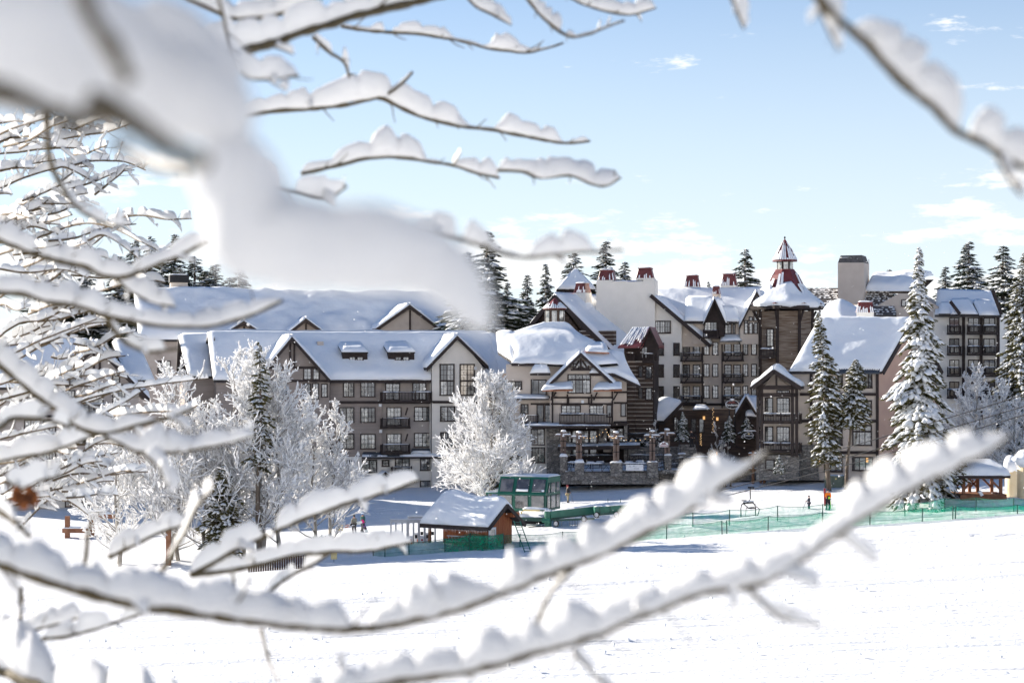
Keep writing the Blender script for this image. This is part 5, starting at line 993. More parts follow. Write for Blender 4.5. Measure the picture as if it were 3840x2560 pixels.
net_fence('front green safety net running from the lift hut to the right edge', [(1400, 2082, 2040), (1443, 2086, 2042), (1534, 2080, 2032), (1765, 2063, 1998), (1950, 2052, 2000), (2110, 2046, 1992), (2300, 2032, 1975), (2500, 2018, 1962), (2708, 2005, 1952), (2726, 2004, 1950), (2880, 1993, 1935), (3085, 1978, 1920), (3262, 1968, 1913), (3458, 1955, 1904), (3572, 1946, 1895), (3582, 1945, 1897), (3816, 1926, 1892), (3900, 1918, 1882)], 'net')
net_fence('rear green safety net just behind the standing skiers', [(2460, 1985, 1935), (2598, 1977, 1922), (2734, 1967, 1911), (2916, 1948, 1896), (3085, 1941, 1889), (3230, 1931, 1874), (3394, 1931, 1885), (3541, 1921, 1866), (3660, 1915, 1863), (3800, 1919, 1867), (3900, 1912, 1862)], 'net_thin')
net_fence('denser green net stretched close along the front of the lift hut', [(1668, 2070, 2018), (1760, 2066, 2004), (1888, 2060, 1998)], 'net_dense')
net_fence('short green net beside the leafless trees at left', [(1176, 2072, 2010), (1206, 2070, 2004), (1222, 2066, 2008)], 'net')

# ------------------------------------------------------------------ pass gates
def gate(px, py, n, sp, yaw, label):
    p = gp(px, py); e = empty('ski_pass_gate', p, math.radians(yaw)); tag(e, label, 'gate', 'grey ski pass gates'); H_ = 2.1
    o = MB().box(-.08, (n - 1) * sp + .1, -.12, .12, H_, H_ + .26).build('header', 'galv', e); snow_sheet('snow', bil((-.08, -.12, H_ + .26), ((n - 1) * sp + .1, -.12, H_ + .26), ((n - 1) * sp + .1, .12, H_ + .26), (-.08, .12, H_ + .26), 16, 4), .08, o, 'snow', n, .1)
    for i in range(n):
        for dx in (0, .42): MB().box(i * sp + dx - .07, i * sp + dx + .07, -.08, .08, -.3, H_ - .003).build('post', 'galv', e)
    for i in range(n - 2, n):
        u = MB().box(i * sp - .42, i * sp - .10, -.3, .25, -.2, .95).build('reader', 'white_paint', e); MB().tube([Vector((i * sp - .26, -.315, .62)), Vector((i * sp - .26, -.302, .62))], .09, 14).build('stop_sign', 'red_paint', u); MB().box(i * sp - .22, i * sp - .12, -.31, -.302, .2, .42).build('arrow_sticker', 'cloth_orange', u); MB().box(i * sp + .10, i * sp + .32, -.14, -.05, .75, 1.05).build('display', 'black', u)
gate(1466, 2050, 4, .98, 4, 'front grey steel ski pass gate with white ticket readers'); gate(1532, 2038, 3, .95, 4, 'rear grey steel ski pass gate beside the hut')

# ------------------------------------------------------------------ gazebo
p = gp(3688, 1866); b = Bld('gazebo', 3688, p.y + 1.5, 0, 'square timber gazebo with braced posts and rounded snow roof', 'gazebo'); q = b.q; a, c = q(3610, 1852, -1.7), q(3758, 1852, -1.7); w = c.x - a.x; zt = q(3610, 1795, -1.7).z
dk = MB().box(a.x - .25, c.x + .35, -2.0, w - 1.4, a.z - .05, a.z).build('deck', 'gazebo_wood', b.e); n = 46
for i in range(n): x = a.x - .22 + (w + .5) * i / (n - 1); MB().box(x - .035, x + .035, -2.06, -2.003, a.z - .9, a.z - .06).build('slat', 'gazebo_wood', dk)
MB().box(a.x - .2, c.x + .3, -1.98, w - 1.45, a.z - 1.2, a.z - .055).build('skirt', 'trim', dk)
corners = [(a.x + .1, -1.6), (c.x - .1, -1.6), (a.x + .1 + w * .36, w - 1.6), (c.x - .1 - w * .28, w - 1.6)]; corners = [(a.x + .1, -1.6), (c.x - .1, -1.6), (c.x - .1, w - 1.8), (a.x + .1, w - 1.8)]
cenx = (a.x + c.x) / 2; ceny = (w - 3.4) / 2
for (x, y) in corners + [(cenx - .35, w - 1.8), (cenx + .35, w - 1.8)]:
    MB().box(x - .13, x + .13, y - .13, y + .13, a.z + .003, zt).build('post', 'gazebo_wood', b.e)
    for s in ((1 if x < cenx else -1),): MB().beam((x, y, zt - .95), (x + s * .85, y, zt - .08), .14, .16).build('brace', 'gazebo_wood', b.e)
for y in (-1.6, w - 1.8): MB().box(a.x - .2, c.x + .2, y - .1, y + .1, zt + .003, zt + .25).build('tie_beam', 'gazebo_wood', b.e)
e4 = [Vector((a.x - .6, -2.2, zt + .3)), Vector((c.x + .6, -2.2, zt + .3)), Vector((c.x + .6, w - 1.2, zt + .3)), Vector((a.x - .6, w - 1.2, zt + .3))]; zr = q(3690, 1738, 0).z
MB().add(e4 + [v + Vector((0, 0, -.22)) for v in e4], [(0, 1, 2, 3), (7, 6, 5, 4), (0, 4, 5, 1), (1, 5, 6, 2), (2, 6, 7, 3), (3, 7, 4, 0)]).build('fascia', 'trim', b.e)
rf = MB().add(e4 + [Vector((cenx - 1.0, ceny, zr - .1)), Vector((cenx + 1.0, ceny, zr - .1))], [(0, 1, 5, 4), (1, 2, 5), (2, 3, 4, 5), (3, 0, 4)]).build('roof', 'roof_deck', b.e)
n = 30; u = np.linspace(-1, 1, n); X, Yv = np.meshgrid(u, u); hx, hy = (e4[1].x - e4[0].x) / 2, (e4[2].y - e4[1].y) / 2; zz_ = zt + .3 + (zr - zt - .3) * np.minimum(1, np.minimum((1 - np.abs(X)) * hx / (hx - 1.0), (1 - np.abs(Yv)))); snow_sheet('snow', np.stack([cenx + X * hx, ceny + Yv * hy, zz_], -1), .45, rf, 'snow_roof', 3, .7, .12)
MB().beam(q(3672, 1852, -1.9), q(3682, 1846, -1.9), .4, .45).build('trash_bin', 'white_paint', b.e)

# snow-topped tan columns at the right edge
for (px, py, hh, rr0, lab) in ((3795, 1862, 2.6, .62, 'left snow-capped tan column beside the gazebo'), (3850, 1866, 3.0, .8, 'right snow-capped tan column at the frame edge')):
    p = gp(px, py); e = empty('snow_capped_column', p); tag(e, lab, 'column', 'tan columns behind the gazebo'); MB().lathe([(rr0, -.5), (rr0, hh)], 20).build('shaft', 'yellow_wall', e)
    for z in (.7, 1.4, 2.1): MB().lathe([(rr0 + .003, z - .02), (rr0 + .02, z), (rr0 + .003, z + .02)], 20).build('joint_ring', 'yellow_wall', e)
    for k in range(4): MB().ell((rr0 * .7 * math.cos(k * 1.9), -.35 + rr0 * .5 * math.sin(k * 1.9), hh + .25 + .35 * (k % 2)), (rr0 * .95, rr0 * .95, .6), 14, 8, .06, k).build('snow', 'snow', e, True)

# ------------------------------------------------------------------ cabinet, log frame, sundry
p = gp(3124, 1828); e = empty('electrical_cabinet', p, math.radians(-16)); tag(e, 'green electrical cabinet standing on the snow by two tree trunks', 'cabinet'); o = MB().box(-.85, .95, 0, 1.5, -.2, 1.18).build('body', 'green_box', e); MB().box(.96, 1.35, .2, 1.2, -.2, .92).build('side_box', 'green_box', e); snow_sheet('snow', bil((-.85, 0, 1.18), (.95, 0, 1.18), (.95, 1.5, 1.18), (-.85, 1.5, 1.18), 10, 8), .08, o, 'snow', 4, .2)
MB().box(.22, .36, -.02, -.004, .82, .96).build('warning_label', 'yellow_paint', o); MB().box(.02, .10, -.03, -.004, .36, .5).build('latch', 'galv', o); MB().box(-.02, .0, -.012, -.003, -.1, 1.1).build('door_seam', 'black', o)
p = gp(2866, 1812); e = empty('log_gate', p); tag(e, 'brown log gate frame with snowy crossbars near the porch lodge', 'gate'); s = p.y / F
for x in (-42 * s, 0): MB().tube([Vector((x, 0, -.4)), Vector((x, 0, 3.4))], [.17, .15], 10).build('post', 'post_wood', e)
for z in (1.45, 3.05): o = MB().tube([Vector((-42 * s - .5, 0, z)), Vector((.4, 0, z))], .11, 8).build('crossbar', 'post_wood', e); snow_sheet('snow', bil((-42 * s - .5, -.1, z + .08), (.4, -.1, z + .08), (.4, .1, z + .08), (-42 * s - .5, .1, z + .08), 14, 4), .12, o, 'snow', int(z), .1)
for x, h in ((-.35, 1.3), (.3, .0)):
    if h: MB().tube([Vector((x, .2, -.3)), Vector((x + .05, .2, h))], .14, 8).build('stump', 'post_wood', e)
# timber frame among the left trees, yellow signs and the long dark board fence
p = gp(345, 2010); e = empty('timber_gate', p); tag(e, 'red-brown timber frame among the trees at lower left', 'gate'); s = p.y / F
for x in (-92, 0): MB().box(x * s - .22, x * s + .22, -.2, .2, -.6, 2.0).build('post', 'gazebo_wood', e)
for (z, x0, x1) in ((1.75, -20, 88), (.35, -110, -2)): o = MB().box(x0 * s, x1 * s, -.26, .26, z, z + .42).build('rail', 'gazebo_wood', e); snow_sheet('snow', bil((x0 * s, -.26, z + .42), (x1 * s, -.26, z + .42), (x1 * s, .26, z + .42), (x0 * s, .26, z + .42), 14, 5), .2, o, 'snow', 2, .2)
p = gp(632, 2122); e = empty('wooden_post', p); tag(e, 'tall brown square post beside the white aspen trunks', 'post'); MB().box(-.2, .2, -.2, .2, -.4, 3.4).build('shaft', 'gazebo_wood', e); MB().box(-.24, .24, -.24, .24, 3.403, 3.5).build('cap', 'trim', e)
pa_, pb_ = gp(930, 2148), gp(1160, 2122); e = empty('board_fence', pa_); tag(e, 'low dark board fence at the edge of the piste', 'fence'); d = pb_ - pa_; n = 26
for i in range(n): t = i / n; c_ = d * t; MB().box(c_.x + .01, c_.x + d.x / n - .02, c_.y - .03, c_.y + .03, c_.z - .5, c_.z + .95).build('board', 'dark_wood_fence', e)
sn = snow_sheet('snow', bil(Vector((0, -.1, .96)), d + Vector((0, -.1, .96)), d + Vector((0, .1, .96)), Vector((0, .1, .96)), 30, 4), .12, e, 'snow', 3, .1, .5)
for (px, py, lab) in ((1276, 1998, 'small yellow sign board beside the two snowboarders'), (1252, 2108, 'yellow padded post at the end of the dark board fence')):
    p = gp(px, py); e = empty('yellow_marker', p); tag(e, lab, 'marker'); MB().tube([Vector((0, 0, -.2)), Vector((0, 0, .7))], .03, 6).build('stake', 'steel', e); MB().box(-.25, .25, -.04, .04, .25, .8).build('panel', 'yellow_paint', e)
# ski racks, leaning skis, red chairs on the terrace edge
def rack(px0, px1, py, label):
    a, c = gp(px0, py), gp(px1, py); e = empty('ski_rack', a); tag(e, label, 'ski rack', 'snowy ski racks below the terrace'); d = c - a
    o = MB().tube([Vector((0, 0, .95)), d + Vector((0, 0, .95))], .06, 8).build('top_bar', 'galv', e); snow_sheet('snow', bil(Vector((0, -.08, 1.0)), d + Vector((0, -.08, 1.0)), d + Vector((0, .08, 1.0)), Vector((0, .08, 1.0)), 24, 4), .09, o, 'snow', px0, .08)
    for t in (0, .5, 1):
        for s_ in (-1, 1): MB().tube([d * t + Vector((0, 0, .95)), d * t + Vector((.05, .35 * s_, -.2))], .035, 6).build('leg', 'galv', e)
rack(2195, 2290, 1795, 'left snowy steel ski rack in front of the stone terrace'); rack(2256, 2345, 1802, 'middle snowy steel ski rack in front of the stone terrace'); rack(2352, 2442, 1796, 'right snowy steel ski rack in front of the banner'); rack(2520, 2600, 1802, 'ski rack with boards below the terrace steps')
def skis(px, py, h, tilt, m, label):
    p = gp(px, py); e = empty('pair_of_skis', p); tag(e, label, 'skis'); 
    for k in (-1, 1):
        t = Vector((tilt, .15, 1)).normalized(); b0 = Vector((k * .06, 0, -.05)); MB().beam(b0, b0 + t * h, .02, .09, up=(0, 1, 0)).beam(b0 + t * h, b0 + t * (h + .12) + Vector((0, -.06, 0)), .02, .08, up=(0, 1, 0)).build('ski', m, e); MB().box(b0.x + t.x * h * .45 - .05, b0.x + t.x * h * .45 + .05, -.06, .14, h * .4, h * .52).build('binding', 'black', e)
skis(2382, 1800, 1.5, -.22, 'cloth_maroon', 'pair of dark red skis leaning on the ski rack by the banner'); skis(2543, 1804, 1.5, -.2, 'cloth_maroon', 'dark red skis leaning on the rack below the steps'); skis(2556, 1804, 1.6, .1, 'cloth_blue_hat', 'blue skis leaning on the rack below the steps'); skis(2578, 1804, 1.5, .05, 'cloth_offwhite', 'white skis leaning on the rack below the steps')
def adirondack(px, py, yaw, label):
    p = gp(px, py); e = empty('adirondack_chair', p, math.radians(yaw)); tag(e, label, 'chair', 'red chairs on the snow by the terrace')
    for i in range(5): x = -.26 + i * .13; MB().beam((x, .18, .25), (x, .62, 1.12 - abs(i - 2) * .05), .11, .03, up=(0, 1, 0)).build('back_slat', 'red_paint', e)
    for i in range(4): y = -.42 + i * .16; MB().box(-.3, .3, y, y + .14, .38 - i * .045, .41 - i * .045).build('seat_slat', 'red_paint', e)
    for s_ in (-1, 1): MB().box(s_ * .36 - .05, s_ * .36 + .05, -.5, -.4, -.05, .58).build('leg', 'red_paint', e); MB().beam((s_ * .33, -.45, .36), (s_ * .33, .65, -.02), .05, .14).build('leg', 'red_paint', e); MB().box(s_ * .38 - .08, s_ * .38 + .08, -.55, .45, .583, .62).build('armrest', 'red_paint', e)
    MB().ell((0, .4, 1.16), (.25, .06, .06), 10, 6, .2, 3).build('snow', 'snow', e, True)
adirondack(2138, 1821, 20, 'left red wooden chair standing apart on the snow'); adirondack(2168, 1816, 70, 'middle red wooden chair of the pair by the steps'); adirondack(2184, 1814, 80, 'right red wooden chair of the pair by the steps'); adirondack(2112, 1812, -20, 'red wooden chair half hidden by the lift cabin')
# ------------------------------------------------------------------ terrace in front of the lounge
b = Bld('terrace', 2300, 208, 0, 'raised stone terrace with snowy railings in front of the lounge', 'terrace'); q = b.q
b.wall('retaining_wall', 'stone', [(2180, 1772), (2470, 1772), (2470, 1815), (2180, 1815)], .2, 6); b.wall('retaining_wall', 'stone', [(2108, 1778), (2180, 1762), (2180, 1815), (2108, 1815)], .4, 5); b.wall('retaining_wall', 'stone', [(2470, 1752), (2620, 1740), (2860, 1740), (2860, 1800), (2470, 1800)], 2.5, 5)
b.slab(q(2120, 1768, .6), q(2620, 1762, .6), q(2620, 1735, 9), q(2110, 1735, 9), name='floor', mat='stone', th=.3, snow=.06)
def railing(x0, y0, x1, y1, v, h=30, nm='railing'):
    a, c = q(x0, y0, v), q(x1, y1, v); hh = h * 208 / F; e = MB()
    for k in (0, .5, .82, 1): e.beam(a + Vector((0, 0, hh * k)), c + Vector((0, 0, hh * k)), .05, .05)
    n = max(2, int((c - a).length / .9))
    for i in range(n + 1): p = a.lerp(c, i / n); e.beam(p + Vector((0, 0, -.05)), p + Vector((0, 0, hh + .08)), .06, .06)
    for i in range(n): 
        p, p2 = a.lerp(c, i / n), a.lerp(c, (i + 1) / n)
        if i % 2 == 0: m_ = p.lerp(p2, .5); e.beam(p, m_ + Vector((0, 0, hh * .8)), .03, .04).beam(m_ + Vector((0, 0, hh * .8)), p2, .03, .04)
    o = e.build(nm, 'black', b.e); d = Vector((0, .05, 0)); t_ = Vector((0, 0, hh + .02)); snow_sheet('snow', bil(a - d + t_, c - d + t_, c + d + t_, a + d + t_, max(8, int((c - a).length * 2)), 3), .08, o, 'snow', int(x0), .05, .6)
for r in ((2190, 1770, 2290, 1768, 0), (2334, 1768, 2428, 1768, 0), (2128, 1764, 2156, 1768, .5), (2467, 1768, 2492, 1758, .6), (2128, 1735, 2300, 1735, 6), (2360, 1735, 2500, 1735, 6), (2518, 1750, 2560, 1744, 1.5), (2350, 1655, 2560, 1650, 8), (2570, 1745, 2660, 1742, 2.5)): railing(*r)
for i, (x0, x1, y0, y1, v) in enumerate(((2100, 2128, 1712, 1800, 1.2), (2156, 2190, 1735, 1800, -.4), (2290, 2334, 1735, 1785, -.4), (2428, 2467, 1732, 1790, -.4), (2490, 2518, 1708, 1770, .8), (2544, 2572, 1702, 1760, 1.6))):
    o = b.wall('stone_pier', 'stone', [(x0, y0), (x1, y0), (x1, y1), (x0, y1)], v, (x1 - x0) * 208 / F); a, c = q(x0, y0, v), q(x1, y0, v); w = c.x - a.x; snow_sheet('snow', bil(a + Vector((-.05, -.05, 0)), c + Vector((.05, -.05, 0)), c + Vector((.05, w, 0)), a + Vector((-.05, w, 0)), 8, 8), .2, o, 'snow', i, .3, .4)
# clustered timber light posts standing on the piers
for i, (px, yb, yt, v) in enumerate(((2113, 1712, 1618, 1.2), (2172, 1735, 1622, -.4), (2312, 1735, 1622, -.4), (2447, 1732, 1617, -.4), (2503, 1708, 1612, .8))):
    p0 = q(px, yb, v); p1 = q(px, yt, v); e = empty('timber_light_post', W_(p0) if False else Vector((p0.x, v + .5, p0.z)) + b.o); tag(e, ['timber light post with snowy crossarms, leftmost on the terrace', 'tallest snowy timber light post, second from the left', 'middle timber light post beside the white banner', 'timber light post second from the right on the terrace', 'timber light post farthest right, behind the small red sign'][i], 'light post', 'timber light posts on stone piers'); H_ = p1.z - p0.z
    for dx, dy, s_ in ((-.19, 0, 1), (.19, .05, .98), (0, .3, .95)): MB().box(dx - .11, dx + .11, dy - .1, dy + .1, 0, H_ * s_).build('post', 'plaza_wood', e)
    for z in (H_ * .36, H_ * .62): MB().box(-.36, .36, -.16, .46, z - .04, z + .04).build('iron_band', 'black', e)
    for z, l in ((H_ * .84, .85), (H_ * .78, .55)): o = MB().box(-l, l, -.08, .08, z - .07, z + .07).build('crossarm', 'plaza_wood', e) if z > H_ * .8 else MB().box(-.08, .08, -l, l, z - .07, z + .07).build('crossarm', 'plaza_wood', e); ex = (l, .1) if z > H_ * .8 else (.1, l); snow_sheet('snow', bil((-ex[0], -ex[1], z + .07), (ex[0], -ex[1], z + .07), (ex[0], ex[1], z + .07), (-ex[0], ex[1], z + .07), 10, 10), .14, o, 'snow', i, .12)
    MB().ell((0, .1, H_ + .05), (.3, .28, .13), 10, 7, .2, i).build('snow', 'snow', e, True)
# string lights
def strings(pts, label):
    ps = [q(*p) for p in pts]; o0 = ps[0]; e = empty('string_lights', o0 + b.o); tag(e, label, 'string lights'); w = []; 
    for i in range(len(ps) - 1):
        for t in np.linspace(0, 1, 16, endpoint=i == len(ps) - 2): w.append(ps[i].lerp(ps[i + 1], t) - o0 + Vector((0, 0, -.5 * 4 * t * (1 - t))))
    MB().tube(w, .02, 4).build('wire', 'black', e)
    for p in w[::2]: MB().ell(p + Vector((0, 0, -.08)), (.036, .036, .04), 6, 4).build('bulb', 'bulb', e)
strings(((2178, 1632, -.4), (2272, 1606, -1.0), (2312, 1632, -.4), (2447, 1630, -.4)), 'warm bulbs strung between the terrace light posts')
for (px, y0, y1, lab) in ((2674, 1530, 1616, 'thin pole wound with warm lights by the entrance hall'), (2628, 1626, 1668, 'short pole wound with warm lights on the terrace')):
    p0, p1 = q(px, y1, 6), q(px, y0, 6); e = empty('lit_pole', p0 + b.o); tag(e, lab, 'lit pole'); MB().tube([Vector((0, 0, -.4)), p1 - p0], .04, 6).build('pole', 'black', e)
    for t in np.linspace(0, 1, 14): MB().ell((p1 - p0) * t + Vector((.07 * math.cos(t * 30), .07 * math.sin(t * 30), 0)), (.035, .035, .04), 6, 4).build('bulb', 'bulb', e)
# banner
e = Vector(q(2380, 1764, -.12)); o = empty('banner', e + b.o); tag(o, 'white banner with a grey emblem tied to the terrace railing', 'banner'); w = 65 * 208 / F / 2; MB().box(-w, w, -.02, .0, 0, .64).build('cloth', 'white_paint', o)
MB().add([(-w * .8, -.024, .4), (-w * .55, -.024, .5), (-w * .3, -.024, .42), (-.1, -.024, .55), (.1, -.024, .42), (.3, -.024, .5), (.1, -.024, .36), (-.2, -.024, .44), (-w * .5, -.024, .38)], [(0, 1, 8), (1, 2, 8), (2, 3, 7), (3, 4, 7), (4, 5, 6)]).add([(-.1, -.024, .18), (w * .5, -.024, .18), (w * .5, -.024, .26), (-.1, -.024, .26)], [(0, 1, 2, 3)]).build('emblem', 'galv', o)
# oval signs
def text(s, size, matn, parent, loc, shear=0.0, wt=0.0):
    cu = bpy.data.curves.new('lettering', 'FONT'); cu.body = s; cu.size = size; cu.align_x = 'CENTER'; cu.align_y = 'CENTER'; cu.extrude = .012; cu.shear = shear; cu.offset = wt
    t_ = bpy.data.objects.new('tmp', cu); C.objects.link(t_); dg = bpy.context.evaluated_depsgraph_get(); me = bpy.data.meshes.new_from_object(t_.evaluated_get(dg)); bpy.data.objects.remove(t_)
    me.materials.clear(); o = link('lettering', me, matn, parent); o.location = loc; o.rotation_euler = (math.pi / 2, 0, 0); return o
def oval(px, py, v, wpx, hpx, label, nm):
    p = q(px, py, v); e = empty('oval_sign', p + b.o); tag(e, label, 'sign'); k = (208 + v) / F; rx, rz_ = wpx * k / 2, hpx * k / 2
    ring = lambda r, y0, y1, n='board', m='black': MB().add([(rx * r * math.cos(t), y, rz_ * r * math.sin(t)) for y in (y0, y1) for t in np.linspace(0, 2 * math.pi, 28, endpoint=False)], [tuple(range(28)), tuple(range(55, 27, -1))] + [(i, i + 28, (i + 1) % 28 + 28, (i + 1) % 28) for i in range(28)]).build(n, m, e)
    ring(1.0, -.02, .08, 'rim', 'white_paint'); ring(.9, -.04, -.021); return e, rx, rz_
e, rx, rz_ = oval(2746, 1516, 9, 52, 34, 'dark oval sign with white script and red mountain above the terrace', 'r'); text('Rendezvous', rx * .40, 'white_paint', e, (0, -.06, -.12 * rz_), .35, .008)
MB().add([(-rx * .75, -.05, rz_ * .15), (-rx * .35, -.05, rz_ * .75), (-rx * .1, -.05, rz_ * .45), (rx * .1, -.05, rz_ * 1.15), (rx * .35, -.05, rz_ * .5), (rx * .7, -.05, rz_ * .25)], [(0, 1, 2), (2, 3, 4), (4, 5, 2), (0, 2, 5)]).build('mountain_emblem', 'metal_red', e); MB().ell((0, 0, rz_ * 1.05), (rx * .35, .12, .14), 10, 6, .2, 1).build('snow', 'snow', e, True); MB().tube([Vector((-rx * .4, .1, -rz_ * .8)), Vector((-rx * .4, .1, -4.5))], .07, 6).tube([Vector((rx * .4, .1, -rz_ * .8)), Vector((rx * .4, .1, -4.5))], .07, 6).build('posts', 'black', e)
e, rx, rz_ = oval(2808, 1633, 4, 36, 24, 'small dark oval sign with pale lettering beside the porch', 't'); text('TAMARACK', rx * .34, 'white_paint', e, (0, -.06, 0), 0, .006); MB().ell((0, -.05, rz_ * .55), (.1, .02, .1), 10, 6).build('emblem', 'yellow_paint', e); MB().box(-rx * 1.1, rx * 1.6, .0, .1, rz_ * 1.2, rz_ * 1.35).box(rx * 1.5, rx * 1.6, 0, .1, -2.5, rz_ * 1.2).build('bracket', 'trim', e); snow_sheet('snow', bil((-rx * 1.1, -.05, rz_ * 1.35), (rx * 1.6, -.05, rz_ * 1.35), (rx * 1.6, .15, rz_ * 1.35), (-rx * 1.1, .15, rz_ * 1.35), 10, 4), .12, e, 'snow', 3, .1)
p = q(2489, 1675, -.2); e = empty('scalloped_sign', p + b.o); tag(e, 'white scalloped sign with red lettering in front of the terrace post', 'sign'); k = 208 / F; w = 17 * k
MB().prism([(-w, 0), (w, 0), (w, .32), (w * .75, .42), (w * .45, .46), (0, .60), (-w * .45, .46), (-w * .75, .42), (-w, .32)], -.02, .05).build('board', 'white_paint', e); text('TAMARACK', .17, 'red_paint', e, (0, -.04, .12), 0, .004); MB().add([(-w * .6, -.03, .26), (-w * .2, -.03, .46), (0, -.03, .36), (w * .25, -.03, .5), (w * .6, -.03, .26)], [(0, 1, 2), (2, 3, 4), (0, 2, 4)]).build('mountain_emblem', 'metal_red', e); MB().box(-.05, .05, .06, .12, -1.8, .3).build('post', 'black', e)
# outdoor tables with snow on the terrace, lamp globes
for i, (px, py, v) in enumerate(((2215, 1760, 3), (2250, 1758, 4), (2360, 1758, 3), (2400, 1756, 4), (2150, 1758, 4))):
    p = q(px, py, v); e = empty('cafe_table', p + b.o); tag(e, ['outdoor table just right of the second terrace pier', 'outdoor table left of the middle terrace pier', 'outdoor table just right of the middle pier', 'outdoor table behind the white banner', 'outdoor table between the two leftmost terrace piers'][i], 'table', 'outdoor tables on the terrace'); o = MB().box(-.45, .45, -.4, .4, .70, .75).build('table_top', 'black', e); MB().box(-.05, .05, -.05, .05, -.3, .697).build('pedestal', 'black', e); snow_sheet('snow', bil((-.45, -.4, .75), (.45, -.4, .75), (.45, .4, .75), (-.45, .4, .75), 7, 7), .12, o, 'snow', i, .2)
for (px, py, hgt, lab) in ((2082, 1806, 1.3, 'short lamp post with round snow cap behind the lift cabin'), (3279, 1745, 2.0, 'grey lamp post with snow ball on top by the big conifer')):
    p = gp(px, py); e = empty('lamp_post', p); tag(e, lab, 'lamp post'); MB().tube([Vector((0, 0, -.4)), Vector((0, 0, hgt))], .05, 8).build('pole', 'steel', e); MB().lathe([(.10, hgt), (.16, hgt + .1), (.10, hgt + .2)], 10).build('lamp_head', 'galv', e); MB().ell((0, 0, hgt + .28), (.2, .2, .16), 10, 7).build('snow', 'snow', e, True)
# stairs up to the entrance
e = empty('steps', q(2585, 1690, 3.5) + b.o); tag(e, 'snowy stone steps with iron handrail climbing to the entrance hall', 'steps')
for i in range(8): MB().box(-.9, .9, i * .35, i * .35 + .34, -1.5, -.6 + i * .17).build('step', 'stone', e)
for x in (-.95, .95): MB().beam((x, 0, .35), (x, 2.8, 1.7), .05, .05).beam((x, 0, -.6), (x, 0, .35), .05, .05).beam((x, 2.8, .6), (x, 2.8, 1.7), .05, .05).build('handrail', 'black', e)

